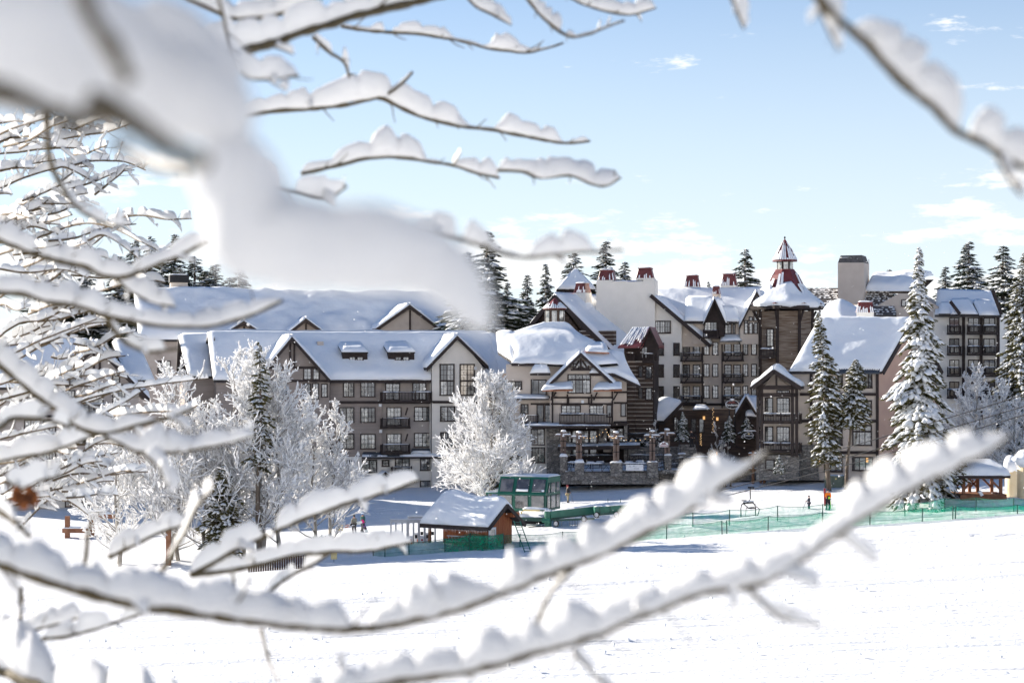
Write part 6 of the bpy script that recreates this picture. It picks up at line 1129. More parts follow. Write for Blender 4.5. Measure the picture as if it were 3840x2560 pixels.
# ------------------------------------------------------------------ people
def skin_mesh(name, J, E, mat, parent, sub=2):
    me = bpy.data.meshes.new(name); ks = list(J); me.from_pydata([J[k][0] for k in ks], [(ks.index(a), ks.index(c)) for a, c in E], []); o = bpy.data.objects.new('tmp', me); C.objects.link(o)
    o.modifiers.new('s', 'SKIN'); s2 = o.modifiers.new('d', 'SUBSURF'); s2.levels = s2.render_levels = sub
    for i, k in enumerate(ks): r = J[k][1]; me.skin_vertices[0].data[i].radius = (r, r) if not hasattr(r, '__len__') else r
    me.skin_vertices[0].data[0].use_root = True; dg = bpy.context.evaluated_depsgraph_get(); m2 = bpy.data.meshes.new_from_object(o.evaluated_get(dg)); bpy.data.objects.remove(o); m2.name = name; m2.polygons.foreach_set('use_smooth', [True] * len(m2.polygons)); return link(name, m2, mat, parent)
def person(px, py, hpx, face, label, jacket, pants, hat, legs=((0, 0), (0, 0)), arms=((-.12, 0), (-.12, 0)), boots='cloth_ink', helmet=True, extra=None):
    """face: heading in degrees, 0 = away from the camera. legs/arms: forward swing of knee and ankle / elbow and hand (fractions of height)"""
    p = gp(px, py); H = max(1.2, min(1.9, hpx * p.y / F)); e = empty('person', p, math.radians(face)); tag(e, label, 'person', 'people on the snow'); h = H
    J = {'pel': ((0, 0, .52 * h), (.085 * h, .062 * h)), 'wst': ((0, 0, .61 * h), (.080 * h, .055 * h)), 'chs': ((0, .005 * h, .74 * h), (.095 * h, .062 * h)), 'nck': ((0, .005 * h, .84 * h), .034 * h), 'hd0': ((0, .012 * h, .885 * h), .046 * h), 'hd1': ((0, .014 * h, .945 * h), .050 * h), 'hd2': ((0, .008 * h, .985 * h), .030 * h)}
    E = [('pel', 'wst'), ('wst', 'chs'), ('chs', 'nck'), ('nck', 'hd0'), ('hd0', 'hd1'), ('hd1', 'hd2')]
    for s, n in ((-1, 'l'), (1, 'r')):
        i = 0 if s < 0 else 1; kf, af = legs[i]; ef, hf = arms[i]
        J['hip' + n] = ((s * .052 * h, 0, .49 * h), .056 * h); J['kne' + n] = ((s * .058 * h, kf * h, .28 * h), .042 * h); J['ank' + n] = ((s * .062 * h, af * h, .055 * h), .030 * h); J['toe' + n] = ((s * .068 * h, (af + .075) * h, .025 * h), .026 * h)
        J['sho' + n] = ((s * .10 * h, 0, .80 * h), .040 * h); J['elb' + n] = ((s * .135 * h, ef * h, .65 * h), .032 * h); J['wri' + n] = ((s * .12 * h, (ef + hf) * h, (.54 + max(0, hf) * .45) * h), .024 * h); J['han' + n] = ((s * .115 * h, (ef + hf * 1.25) * h, (.50 + max(0, hf) * .5) * h), .022 * h)
        E += [('pel', 'hip' + n), ('hip' + n, 'kne' + n), ('kne' + n, 'ank' + n), ('ank' + n, 'toe' + n), ('chs', 'sho' + n), ('sho' + n, 'elb' + n), ('elb' + n, 'wri' + n), ('wri' + n, 'han' + n)]
    body = skin_mesh('body', J, E, 'skin', e, 1); g = lambda f, ks: {k: (J[k][0], tuple(x * f for x in J[k][1]) if hasattr(J[k][1], '__len__') else J[k][1] * f) for k in ks}
    jk = ['pel', 'wst', 'chs', 'shol', 'elbl', 'wril', 'shor', 'elbr', 'wrir']; sub_e = lambda ks: [(a, c) for a, c in E if a in ks and c in ks]
    skin_mesh('jacket', g(1.28, jk), sub_e(jk), jacket, e); pk = ['pel', 'hipl', 'knel', 'ankl', 'hipr', 'kner', 'ankr']; skin_mesh('trousers', g(1.32, pk), sub_e(pk), pants, e)
    for n in 'lr':
        a = Vector(J['ank' + n][0]); t_ = Vector(J['toe' + n][0]); MB().hexa([a + Vector((-.035 * h, -.04 * h, -.055 * h)), a + Vector((.035 * h, -.04 * h, -.055 * h)), t_ + Vector((.035 * h, .03 * h, -.025 * h)), t_ + Vector((-.035 * h, .03 * h, -.025 * h))], [a + Vector((-.034 * h, -.036 * h, .06 * h)), a + Vector((.034 * h, -.036 * h, .06 * h)), a + Vector((.034 * h, .05 * h, .05 * h)), a + Vector((-.034 * h, .05 * h, .05 * h))]).build('boot', boots, e)
        hn = Vector(J['han' + n][0])
        for q_ in range(4): MB().tube([hn + Vector(((q_ - 1.5) * .011 * h, .0, 0)), hn + Vector(((q_ - 1.5) * .012 * h, .018 * h, -.018 * h)), hn + Vector(((q_ - 1.5) * .012 * h, .012 * h, -.036 * h))], .0065 * h, 5).build('glove_finger', boots, e)
        MB().tube([hn + Vector((-.02 * h if n == 'r' else .02 * h, 0, .01 * h)), hn + Vector((-.03 * h if n == 'r' else .03 * h, .022 * h, -.005 * h))], .008 * h, 5).build('glove_finger', boots, e)
    hc = Vector((0, .008 * h, .955 * h)); o = MB().ell(hc, (.062 * h, .07 * h, .055 * h), 14, 9).build('helmet' if helmet else 'hat', hat, e, True)
    if helmet: MB().ell(hc + Vector((0, .052 * h, -.012 * h)), (.045 * h, .022 * h, .018 * h), 10, 6).build('goggles', 'black', e, True)
    else: MB().ell(hc + Vector((0, 0, .055 * h)), (.02 * h, .02 * h, .02 * h), 8, 6).build('bobble', hat, o, True)
    MB().ell(hc + Vector((0, .065 * h, -.035 * h)), (.009 * h, .012 * h, .012 * h), 6, 4).build('nose', 'skin', e, True)
    if extra: extra(e, h, J)
    return e
def board(e, a, c, w, cols, n='snowboard'):
    a, c = Vector(a), Vector(c); tag_ = empty('x') if False else None; d = c - a; k = len(cols)
    for i, m_ in enumerate(cols): MB().beam(a + d * (i / k), a + d * ((i + 1) / k), .03, w, up=(0, 0, 1)).build('section', m_, e)
def carried_board(px, py, Y, a, c, w, cols, label):
    e = empty('snowboard', P(px, py, Y)); tag(e, label, 'snowboard', 'carried snowboards'); a, c = Vector(a), Vector(c); d = (c - a); u = Vector((0, 0, 1)) if abs(d.normalized().z) < .8 else Vector((1, 0, 0)); sd = d.cross(Vector((0, 1, 0))).normalized(); n = 18; k = len(cols)
    for i, m_ in enumerate(cols):
        t = np.linspace(i / k, (i + 1) / k, 8); hw = [w / 2 * min(1, math.sqrt(max(0, 1 - (abs(x - .5) / .5) ** 6)) + .02) * (1 - .12 * math.cos((x - .5) * 6)) for x in t]; top = [a + d * x + sd * y for x, y in zip(t, hw)]; bot = [a + d * x - sd * y for x, y in zip(t, hw)]; f = Vector((0, -.015, 0)); V = [p - f for p in top] + [p - f for p in bot] + [p + f for p in top] + [p + f for p in bot]; m8 = 8
        fs = [(j, j + 1, m8 + j + 1, m8 + j) for j in range(7)] + [(2 * m8 + j + 1, 2 * m8 + j, 3 * m8 + j, 3 * m8 + j + 1) for j in range(7)] + [(j + 1, j, 2 * m8 + j, 2 * m8 + j + 1) for j in range(7)] + [(m8 + j, m8 + j + 1, 3 * m8 + j + 1, 3 * m8 + j) for j in range(7)] + [(0, m8, 3 * m8, 2 * m8), (7, 2 * m8 + 7, 3 * m8 + 7, m8 + 7)]; MB().add(V, fs).build('deck', m_, e)
    for t in (.36, .64): p = a + d * t; MB().ell(p + Vector((0, -.09, 0)), (.1, .08, .12), 8, 6).build('binding', 'black', e)
def poles(ax, ay):
    def f(e, h, J):
        for n in 'lr': a = Vector(J['han' + n][0]); MB().tube([a + Vector((0, 0, .04)), a + Vector((.06 if n == 'r' else -.06, ax, -a.z + .02))], .014, 5).build('ski_pole', 'steel', e)
    return f
def on_skis(col):
    def f(e, h, J):
        for s in (-1, 1): MB().box(s * .11 - .05, s * .11 + .05, -.75, .8, .0, .03).add([(s * .11 - .05, .8, 0), (s * .11 + .05, .8, 0), (s * .11 + .03, .98, .10), (s * .11 - .03, .98, .10)], [(0, 1, 2, 3)]).build('ski', col, e)
        poles(.25, 0)(e, h, J)
    return f
pA = gp(1328, 2002); person(1328, 2002, 72, 25, 'snowboarder in olive jacket and black hat carrying an orange-tipped board', 'cloth_olive', 'cloth_graphite', 'cloth_ink', ((.06, -.02), (-.02, -.10)), ((.02, .05), (.02, .08)), helmet=False)
carried_board(1326, 1963, pA.y - .35, (-.86, 0, -.28), (.82, 0, .18), .28, ('cloth_board_orange', 'cloth_ink', 'cloth_board_white'), 'orange, black and white snowboard held at the hip of the left rider')
pB = gp(1360, 1994); person(1360, 1994, 72, -30, 'snowboarder in dark green jacket and blue hat walking in front', 'cloth_teal_green', 'cloth_graphite', 'cloth_blue_hat', ((.05, -.03), (-.03, -.11)), ((.05, .05), (-.03, .03)), helmet=False)
carried_board(1364, 1972, pB.y - .4, (-.18, 0, .62), (.32, 0, -.62), .27, ('cloth_pink', 'cloth_plum', 'cloth_plum', 'cloth_board_white'), 'pink and purple snowboard held upright by the right rider')
person(2128, 1884, 66, -80, 'skier in black jacket and red helmet passing behind the lift cabin', 'cloth_ink', 'cloth_khaki', 'cloth_maroon', ((.05, .02), (.03, 0)), ((.05, .10), (.05, .10)), extra=on_skis('cloth_board_white'))
def shoulder_skis(e, h, J):
    for k in (-1, 1): MB().beam((-.26 + .05 * k, .02, .35), (-.30 + .05 * k, .05, 1.95), .03, .09, up=(1, 0, 0)).build('ski', 'cloth_maroon', e)
    MB().beam((.24, 0, .1), (.2, .05, 1.0), .03, .10, up=(1, 0, 0)).build('ski', 'cloth_hi_vis', e); MB().box(-.13, .13, -.20, -.12, .95, 1.3).build('backpack', 'cloth_ink', e)
    MB().tube([Vector((.3, .05, .95)), Vector((.52, .1, .05))], .014, 5).build('ski_pole', 'steel', e); MB().box(-.02, .10, -.215, -.205, 1.0, 1.2).build('reflective_patch', 'cloth_hi_vis', e)
person(3105, 1911, 78, 8, 'patroller in orange jacket and black trousers carrying skis upright', 'cloth_orange', 'cloth_ink', 'cloth_navy', ((.01, 0), (-.01, -.01)), ((.02, .06), (.02, .05)), extra=shoulder_skis)
person(3034, 1911, 54, 60, 'child in navy ski suit and helmet holding poles beside the patroller', 'cloth_navy', 'cloth_navy', 'cloth_navy', ((.02, 0), (0, -.02)), ((.04, .10), (.10, .16)), extra=poles(.3, 0))
person(3213, 1799, 58, 80, 'person in white jacket, bright pink trousers and dark hat near the lodge door', 'cloth_offwhite', 'cloth_pink', 'cloth_maroon', ((.01, 0), (0, -.02)), ((.02, .05), (.02, .06)), helmet=False)
person(2717, 1826, 60, 30, 'left of two dark figures half hidden by the blurred branch', 'cloth_graphite', 'cloth_graphite', 'cloth_ink', ((.03, 0), (-.02, -.05))); person(2741, 1823, 60, -60, 'right of two dark figures half hidden by the blurred branch', 'cloth_khaki', 'cloth_graphite', 'cloth_ink', ((.05, .0), (-.03, -.09)))
pp = q(2593, 1676, 3.2) + b.o; pe = person(2593, 1700, 48, 60, 'person in black walking up the snowy terrace steps', 'cloth_ink', 'cloth_ink', 'cloth_ink', ((.06, 0), (-.03, -.1))); pe.location = q(2593, 1676, 3.7) + b.o
# ------------------------------------------------------------------ conifers
def rotz(a): c, s = np.cos(a), np.sin(a); return np.array([[c, -s, 0], [s, c, 0], [0, 0, 1]])
PADV = np.array([(np.cos(t), np.sin(t), 0) for t in np.linspace(0, 2 * np.pi, 6, endpoint=False)] + [(.55 * np.cos(t + .5), .55 * np.sin(t + .5), .8) for t in np.linspace(0, 2 * np.pi, 6, endpoint=False)] + [(0, 0, 1.0), (0, 0, -.35)])
PADF = np.array([(i, (i + 1) % 6, 6 + (i + 1) % 6) for i in range(6)] + [(i, 6 + (i + 1) % 6, 6 + i) for i in range(6)] + [(6 + i, 6 + (i + 1) % 6, 12) for i in range(6)] + [((i + 1) % 6, i, 13) for i in range(6)])
def conifer_mesh(H, R, seed, cs=.12, dens=1.0, snow=.7, shape=.85, droop=.35, lean=0.0, tuft=.34, gaps=.0, padk=1.0):
    r = npr(seed); NV = []; NF = []; SV_ = []; SF = []; nk = sk = 0; tr = MB(); n = 14
    axis = lambda z: np.array([lean * H * (z / H) ** 1.3 + .006 * H * np.sin(z / H * 7 + seed), .005 * H * np.cos(z / H * 6 + seed), z])
    tr.tube([axis(z) for z in np.linspace(0, H * .985, n)], [max(.02, .014 * H * (1 - z / H) ** .8 + .012) for z in np.linspace(0, H * .985, n)], 9)
    nb = int(H * 13 * dens)
    for i in range(nb):
        t = cs + (1 - cs) * (i + r.random()) / nb
        if r.random() < gaps and t < .9: continue
        prof = (1 - (t - cs) / (1 - cs)); L = R * (prof ** shape * (.62 + .5 * r.random()) + .03) * (.55 + .45 * min(1, (t - cs) / .10 + .3)); az = r.random() * 2 * np.pi; base = axis(t * H); d = np.array([np.cos(az), np.sin(az), 0]); sd = np.array([-d[1], d[0], 0])
        tf = tuft * (.38 + .62 * min(1, prof * 3.2)); L *= 1 + .42 * float(vnoise(np.array([[np.cos(az) * 1.3 + seed, np.sin(az) * 1.3, t * 9.0]]))[0]); up0 = .28 * (t - .45) - .02; dr = droop * (.8 + .5 * r.random()); m = max(2, int(L / (tf * .62)))
        if L > .8: tr.tube([base, base + d * L * .5 + np.array([0, 0, L * (up0 * .5 - dr * .18)]), base + d * L * .95 + np.array([0, 0, L * (up0 - dr * .75)])], [.012 + .012 * L, .01 + .006 * L, .006], 4, False)
        for j in range(m):
            s = (j + .35 + .5 * r.random()) / m; s = max(s, .18 if L > 1 else 0); pos = base + d * L * s + np.array([0, 0, L * (up0 * s - dr * s ** 1.8)]); wd = tf * (1.35 - .7 * s) * min(1.0, .4 + L * .35)
            for sgn in (-1, 1, 0):
                q0 = pos + sd * sgn * wd * (.25 + .35 * r.random()) + (r.random(3) - .5) * tf * .35; q0[2] -= abs(sgn) * .10 * tf
                for k in range(3):
                    dd = d * (.35 + .7 * r.random()) + sd * (sgn * (.7 + .4 * r.random()) + (r.random() - .5) * .7) + np.array([0, 0, -.5 * r.random() - .10 * k]); dd /= np.linalg.norm(dd); ln = tf * (.75 + .6 * r.random()); pr = np.cross(dd, r.random(3) - .5); pr /= np.linalg.norm(pr) + 1e-6; pr *= tf * (.13 + .08 * r.random())
                    a = q0 - dd * ln * .25; NV.append(np.array([a, q0 + dd * ln * .35 + pr, q0 + dd * ln * .35 - pr, q0 + dd * ln * .95])); NF.append(np.array([(0, 1, 2), (1, 3, 2)]) + 4 * nk); nk += 1
            if r.random() < snow:
                for sgn in ((0,) if r.random() < .35 else (-1, 1)):
                    c0 = pos + sd * sgn * wd * .42 + np.array([0, 0, tf * .16]) + (r.random(3) - .5) * tf * .25; sx = tf * (.50 + .40 * r.random()) * padk; sy = tf * (.26 + .22 * r.random()) * padk; dirv = d + sd * sgn * .7; a2 = np.arctan2(dirv[1], dirv[0])
                    pv = PADV * (sx, sy, tf * (.16 + .16 * r.random()) * padk) * (1 + .35 * (r.random((14, 1)) - .5)); pv = pv @ rotz(a2).T; slope = up0 - dr * 1.6 * s; pv[:, 2] += (pv @ d) * slope * .8; SV_.append(pv + c0); SF.append(PADF + 14 * sk); sk += 1
    # leader
    for k in range(5):
        z = H * (.985 + .004 * k); NV.append(np.array([axis(H * .96), axis(z) + (.05, 0, -.1), axis(z) + (-.05, 0, -.1), axis(z)])); NF.append(np.array([(0, 1, 2), (1, 3, 2)]) + 4 * nk); nk += 1
    return tr, (np.concatenate(NV), np.concatenate(NF)), (np.concatenate(SV_), np.concatenate(SF))
PROTO = {}
def conifer(px, ytop, ybase, Y, halfw, label, seed=0, proto=None, far=False, group='snowy conifers', base=None, name='conifer_tree', **kw):
    p = Vector(((px - 1920) * Y / F, Y, 0)); p.z = (CH + (HY - ybase) * Y / F) if base is None else base; H = CH + (HY - ytop) * Y / F - p.z; R = halfw * Y / F
    e = empty(name, p, (seed * 1.7) % 6.28); tag(e, label, 'tree', group)
    if proto:
        if proto not in PROTO:
            tr, nd, sn = conifer_mesh(26.0, 6.0, len(PROTO) * 31 + 5, **kw)
            t_ = bpy.data.meshes.new('trunk'); t_.from_pydata(tr.v, [], tr.f); t_.materials.append(M['tree_bark']); a = np_mesh('crown', *nd, smooth=False); a.materials.append(M['needles_far']); s = np_mesh('snow', *sn); s.materials.append(M['snow_crown']); PROTO[proto] = (t_, a, s)
        t_, a, s = PROTO[proto]; e.scale = (R / 6.0, R / 6.0, H / 26.0); link('trunk', t_, None, e); c = link('crown', a, None, e); link('snow', s, None, c)['kind'] = 'stuff'
    else:
        tr, nd, sn = conifer_mesh(H, R, seed, **kw); e.rotation_euler = (0, 0, 0); tr.build('trunk', 'tree_bark', e, True); a = link('crown', np_mesh('crown', *nd, smooth=False), 'needles_far' if far else 'needles', e); link('snow', np_mesh('snow', *sn), 'snow_crown', a)['kind'] = 'stuff'
    return e
# far trees behind the roofs
FT = [(1835, 868, 250, 105, 'a', 'tallest dark conifer left of the log gable'), (1745, 945, 255, 95, 'b', 'broad conifer left of the tallest, partly behind the blurred snow'), (1900, 1060, 262, 60, 'c', 'slim conifer at the foot of the tallest one'), (1983, 1030, 268, 62, 'b', 'small conifer midway between the tall one and the log gable'), (2048, 990, 272, 58, 'c', 'narrow pointed conifer left of the snow pyramid roof'), (2145, 948, 285, 85, 'a', 'conifer rising behind the snow pyramid roof'), (2272, 905, 285, 90, 'c', 'tall conifer behind the left twin chimney'), (2350, 982, 282, 78, 'b', 'round-topped conifer between the twin chimneys'), (2793, 935, 280, 82, 'a', 'conifer standing alone left of the red spire'), (2655, 1055, 300, 30, 'b', 'little treetop between the two rear chimneys'), (3640, 905, 282, 105, 'c', 'tall conifer behind the right wing roof'), (3768, 922, 262, 95, 'a', 'slender conifer right of the rear wing'), (3850, 948, 258, 95, 'b', 'dark conifer cut by the right edge of the frame'),
      (650, 878, 285, 80, 'c', 'slim dark treetop left of the big blurred snow mass'), (570, 885, 288, 70, 'a', 'small treetop above the left snowy branches'), (512, 900, 290, 85, 'b', 'conifer behind the left snowy branches'), (600, 985, 280, 120, 'a', 'wide conifer behind the black-capped chimney'), (725, 960, 283, 100, 'b', 'conifer right of the black-capped chimney'), (820, 990, 286, 110, 'c', 'conifer fading behind the blurred snow mass'), (900, 1010, 290, 100, 'a', 'rightmost conifer of the group above the long roof'), (665, 1005, 276, 95, 'c', 'conifer rising just right of the black-capped chimney, in front of its neighbours'), (775, 1015, 278, 105, 'a', 'shorter conifer in the middle of the group above the long roof'), (870, 1040, 279, 100, 'b', 'short conifer half lost behind the blurred snow mass'), (545, 1000, 279, 100, 'c', 'short conifer just left of the black-capped chimney'), (440, 960, 285, 100, 'c', 'conifer left of the chimney group'), (330, 1010, 285, 100, 'b', 'conifer low behind the left branches'), (215, 1000, 288, 100, 'a', 'conifer at far left behind the branches'), (3330, 1010, 300, 60, 'b', 'treetop behind the shingled rear roof'), (3545, 1000, 300, 70, 'c', 'hazy treetop left of the right wing ridge')]
for i, (px, yt, Y, hw, pr, lab) in enumerate(FT): conifer(px, yt, 1420, Y, hw * 3.5, lab, i, pr, True, 'conifers behind the lodge roofs', base=0.0, cs=.08, dens=.95, snow=.66, tuft=.55, droop=.32 + .04 * (ord(pr) - 97), shape=.95 + .1 * (ord(pr) - 97), gaps=.12)
# big snowy conifers on the right
g1 = Vector((1188 * 197 / F, 197, gz(1188 * 197 / F, 197))); conifer(3108, 1170, 1782, g1.y, 76, 'snowy conifer with bare lower trunk directly behind the green cabinet', 3, dens=1.25, cs=.16, snow=.70, shape=.60, lean=-.055, tuft=.42, gaps=.25, base=g1.z, group='conifers on the snow at right')
g2 = Vector((1256 * 197.5 / F, 197.5, gz(1256 * 197.5 / F, 197.5))); conifer(3176, 1348, 1792, g2.y, 60, 'slim leaning conifer with long bare trunk right of the cabinet', 4, dens=2.0, cs=.50, snow=.72, shape=.5, lean=.075, tuft=.40, gaps=.2, base=g2.z, group='conifers on the snow at right')
g3 = gp(3440, 1880); conifer(3440, 930, 1880, g3.y, 178, 'largest snow-laden conifer towering in front of the pinkish wall', 5, dens=1.35, cs=.06, snow=.85, shape=1.12, lean=.012, tuft=.52, gaps=.18, droop=.55, padk=1.4, base=g3.z, group='conifers on the snow at right')
g4 = gp(3580, 1868); conifer(3580, 1640, 1868, g4.y, 62, 'small conifer with dark trunk just left of the gazebo', 6, dens=2.0, cs=.30, snow=.6, shape=.5, tuft=.36, base=g4.z, group='conifers on the snow at right')
conifer(3838, 950, 1500, 218, 120, 'big conifer at the right edge above the frosty tree', 8, dens=1.1, cs=.2, snow=.7, shape=.7, tuft=.44, base=1.0, group='conifers on the snow at right')
# left group and terrace
_y = gp(985, 2085).y - 2.0; gl_ = Vector((0, _y, gz(-945 * _y / F, _y))); conifer(972, 1282, 2050, gl_.y, 62, 'thin dark conifer rising from the frosty trees at left', 9, dens=.75, cs=.42, snow=.5, shape=.75, tuft=.38, gaps=.35, base=gl_.z, group='conifers among the frosty trees')
gl2 = gp(835, 2105); conifer(835, 1740, 2105, gl2.y, 115, 'low dark conifer at the foot of the frosty trees', 10, dens=1.6, cs=.05, snow=.35, shape=.6, tuft=.40, base=gl2.z, group='conifers among the frosty trees')
gc_ = gp(1892, 1862); conifer(1895, 1490, 1862, gc_.y + 4, 62, 'dark conifer hidden behind the white frosty tree in the centre', 11, dens=1.5, cs=.1, snow=.5, shape=.7, tuft=.38, base=gc_.z, group='conifers among the frosty trees')
for (px, yt, yb, hw, v, lab) in ((2560, 1545, 1650, 26, 216, 'small snowy fir in front of the entrance hall'), (2735, 1560, 1650, 30, 216, 'left snowy bush-like fir below the oval sign'), (2800, 1565, 1640, 32, 216, 'right snowy bush-like fir beside the porch'), (2922, 1706, 1768, 24, 199, 'thin frosted sapling at the foot of the porch lodge')): conifer(px, yt, yb, v, hw, lab, px, None, True, 'small firs by the entrance', dens=3.0, cs=.04, snow=.85, shape=.7, tuft=.24, base=CH + (HY - yb) * v / F, name='small_fir')

# ------------------------------------------------------------------ frosted leafless trees
def frosty(px, ytop, ybase, halfw, label, seed, ntr=1, limbs=26, twk=1.0, lowest=.05, Y=None):
    g_ = gp(px, ybase); Y = Y or g_.y; base = Vector(((px - 1920) * Y / F, Y, gz((px - 1920) * Y / F, Y))); H = CH + (HY - ytop) * Y / F - base.z; R = halfw * Y / F; r = npr(seed); e = empty('frosted_tree', base); tag(e, label, 'tree', 'frosted leafless trees')
    tr = MB(); SEG = []
    def grow(p, d, L, rad, lev):
        m = 4 if lev < 2 else 3; pts = [p]; q = p.copy(); dd = d.copy()
        for k in range(m): dd = dd + (r.random(3) - .5) * .34 + np.array([0, 0, .10 if lev < 2 else .05]); dd /= np.linalg.norm(dd); q = q + dd * L / m; pts.append(q.copy())
        rs = [rad * (1 - .75 * k / m) for k in range(m + 1)]
        if lev <= 1: tr.tube(pts, rs, 5, False)
        for k in range(m): SEG.append((pts[k], pts[k + 1], rs[k], lev))
        if lev >= 3: return
        nb = int({0: 0, 1: 7, 2: 5}[lev] * twk + r.random()) if lev else 0
        for k in range(nb):
            s = .25 + .75 * (k + r.random()) / max(1, nb); i = min(m - 1, int(s * m)); a = pts[i] + (pts[i + 1] - pts[i]) * (s * m - i); di = pts[i + 1] - pts[i]; di /= np.linalg.norm(di); nd = di * .75 + (r.random(3) - .5) * 1.5; nd[2] += .12; nd /= np.linalg.norm(nd); grow(a, nd, L * (.34 + .22 * r.random()) * (1.1 - .4 * s), rad * .45, lev + 1)
    for t_ in range(ntr):
        off = np.array([0, 0, 0.]) if t_ == 0 else np.array([(r.random() - .5) * R * 1.1, (r.random() - .5) * R * .7, 0]); h = H * (1 if t_ == 0 else .72 + .25 * r.random()); lean = (r.random(2) - .5) * .12 + off[:2] / max(H, 1) * .3; ax = [off + np.array([lean[0] * z, lean[1] * z, z]) + np.array([.01 * H * np.sin(z * .9 + t_), 0, 0]) for z in np.linspace(-.4, h * .96, 10)]
        tr.tube(ax, [max(.025, .0125 * H * (1 - i / 10) ** 1.1) for i in range(10)], 8)
        for i in range(limbs):
            s = lowest + (1 - lowest) * (i + r.random()) / limbs; a = off + np.array([lean[0] * s * h, lean[1] * s * h, s * h * .96]); az = r.random() * 6.283; el = .35 + .75 * s; prof = (1.15 - s) ** .65 if s > .3 else (.95 + .5 * s); L = R * (1.15 if ntr == 1 else .85) * prof * (.7 + .5 * r.random()); d = np.array([np.cos(az) * np.cos(el), np.sin(az) * np.cos(el), np.sin(el)]); grow(a, d, L, .035 + .02 * (1 - s), 1)
    tr.build('trunk', 'aspen_bark', e, True)
    # twigs and the rime sitting on them, as slim prisms
    A = np.array([s[0] for s in SEG]); B_ = np.array([s[1] for s in SEG]); lev = np.array([s[3] for s in SEG]); D = B_ - A; Ln = np.linalg.norm(D, axis=1, keepdims=True); D /= Ln; Sd = np.cross(D, np.array([0, 0, 1.0])); Sd /= np.linalg.norm(Sd, axis=1, keepdims=True) + 1e-6; Up = np.cross(Sd, D)
    def prisms(w, h, up, msk, jit):
        a, b_, sd, u = A[msk], B_[msk], Sd[msk], Up[msk]; k = len(a); wj = (w * (1 + jit * (r.random((k, 1)) - .5))); hj = h * (1 + jit * (r.random((k, 1)) - .5)); ce = u * up; V = np.stack([a - sd * wj + ce, a + sd * wj + ce, a + u * hj + ce, b_ - sd * wj * .8 + ce, b_ + sd * wj * .8 + ce, b_ + u * hj * .8 + ce], 1).reshape(-1, 3); f = np.array([(0, 1, 4, 3), (1, 2, 5, 4), (2, 0, 3, 5)]); return V, (f[None] + 6 * np.arange(k)[:, None, None]).reshape(-1, 4)
    tw = link('twigs', np_mesh('twigs', *prisms(.011, .018, 0, (lev >= 2) & (r.random(len(lev)) < .5), .4), smooth=False), 'twig_bark', e); tw['kind'] = 'stuff'; fr = link('rime', np_mesh('rime', *prisms(.040, .068, .012, lev >= 1, 1.2), smooth=False), 'frost', e); fr['kind'] = 'stuff'
    return e
frosty(1832, 1445, 1872, 195, 'white frosted tree in the centre, in front of the long lodge', 21, 1, 74, 1.35, .03, Y=190)
frosty(985, 1330, 2085, 330, 'largest frosted tree left of the lodge balconies', 22, 4, 26, 1.25, Y=gp(985, 2085).y); frosty(640, 1400, 2100, 300, 'wide frosted clump of aspens left of the dark conifer', 23, 4, 24, 1.25); frosty(1180, 1480, 2060, 190, 'smaller frosted tree right of the dark conifer', 24, 2, 26, 1.2); frosty(450, 1520, 2120, 220, 'frosted tree farthest left, behind the near branches', 25, 2, 24, 1.1)
frosty(3660, 1375, 1720, 175, 'spreading frosted tree right of the largest conifer', 26, 3, 24, 1.2, Y=203); frosty(3800, 1500, 1740, 120, 'frosted bush at the right edge above the gazebo', 27, 2, 22, 1.1, Y=201); frosty(2725, 1570, 1690, 60, 'small bare frosted shrub below the dark oval sign', 28, 2, 12, .9, Y=219); frosty(2470, 1560, 1640, 40, 'tiny leafless bush under the snow canopy', 29, 2, 10, .8, Y=219)
# ------------------------------------------------------------------ snow-laden branches close to the lens
def catmull(pts, n):
    p = np.array(pts, float); l = np.concatenate([[0], np.cumsum(np.linalg.norm(np.diff(p[:, :2], axis=0), axis=1))]); p = np.concatenate([[2 * p[0] - p[1]], p, [2 * p[-1] - p[-2]]]); m = len(l); t = np.interp(np.linspace(0, l[-1], n), l, np.arange(m)); i = np.clip(np.floor(t).astype(int), 0, m - 2); f = (t - i)[:, None]; a, b_, c, d = p[i], p[i + 1], p[i + 2], p[i + 3]
    return .5 * (2 * b_ + (c - a) * f + (2 * a - 5 * b_ + 4 * c - d) * f ** 2 + (3 * b_ - a - 3 * c + d) * f ** 3), np.linspace(0, l[-1], n)
def px3(a, d): d = np.asarray(d, float); return np.stack([(a[:, 0] - 1920) * d / F, d + 0 * a[:, 0], CH + (HY - a[:, 1]) * d / F], -1)
def lumps(s, seed, size, gap):
    """relative snow depth along arc length s: loaf-shaped chunks set end to end, notched or broken between"""
    r = random.Random(seed); h = np.zeros_like(s); x = -size * r.random()
    while x < s[-1] + size:
        w = size * (.55 + 1.1 * r.random()); c = x + w; q = (s - c) / w; top = (.80 + .24 * r.random()) * (1 + (.16 * r.random() - .08) * q)
        h = np.maximum(h, top * np.clip(1 - np.abs(q) ** 5, 0, 1) ** .55)
        x += 2 * w * (.90 if r.random() > gap * 3 else 1.06 + .12 * r.random())
    return h * (1 + .05 * vnoise(np.stack([s / (size * .6), 0 * s + seed, 0 * s], -1)))
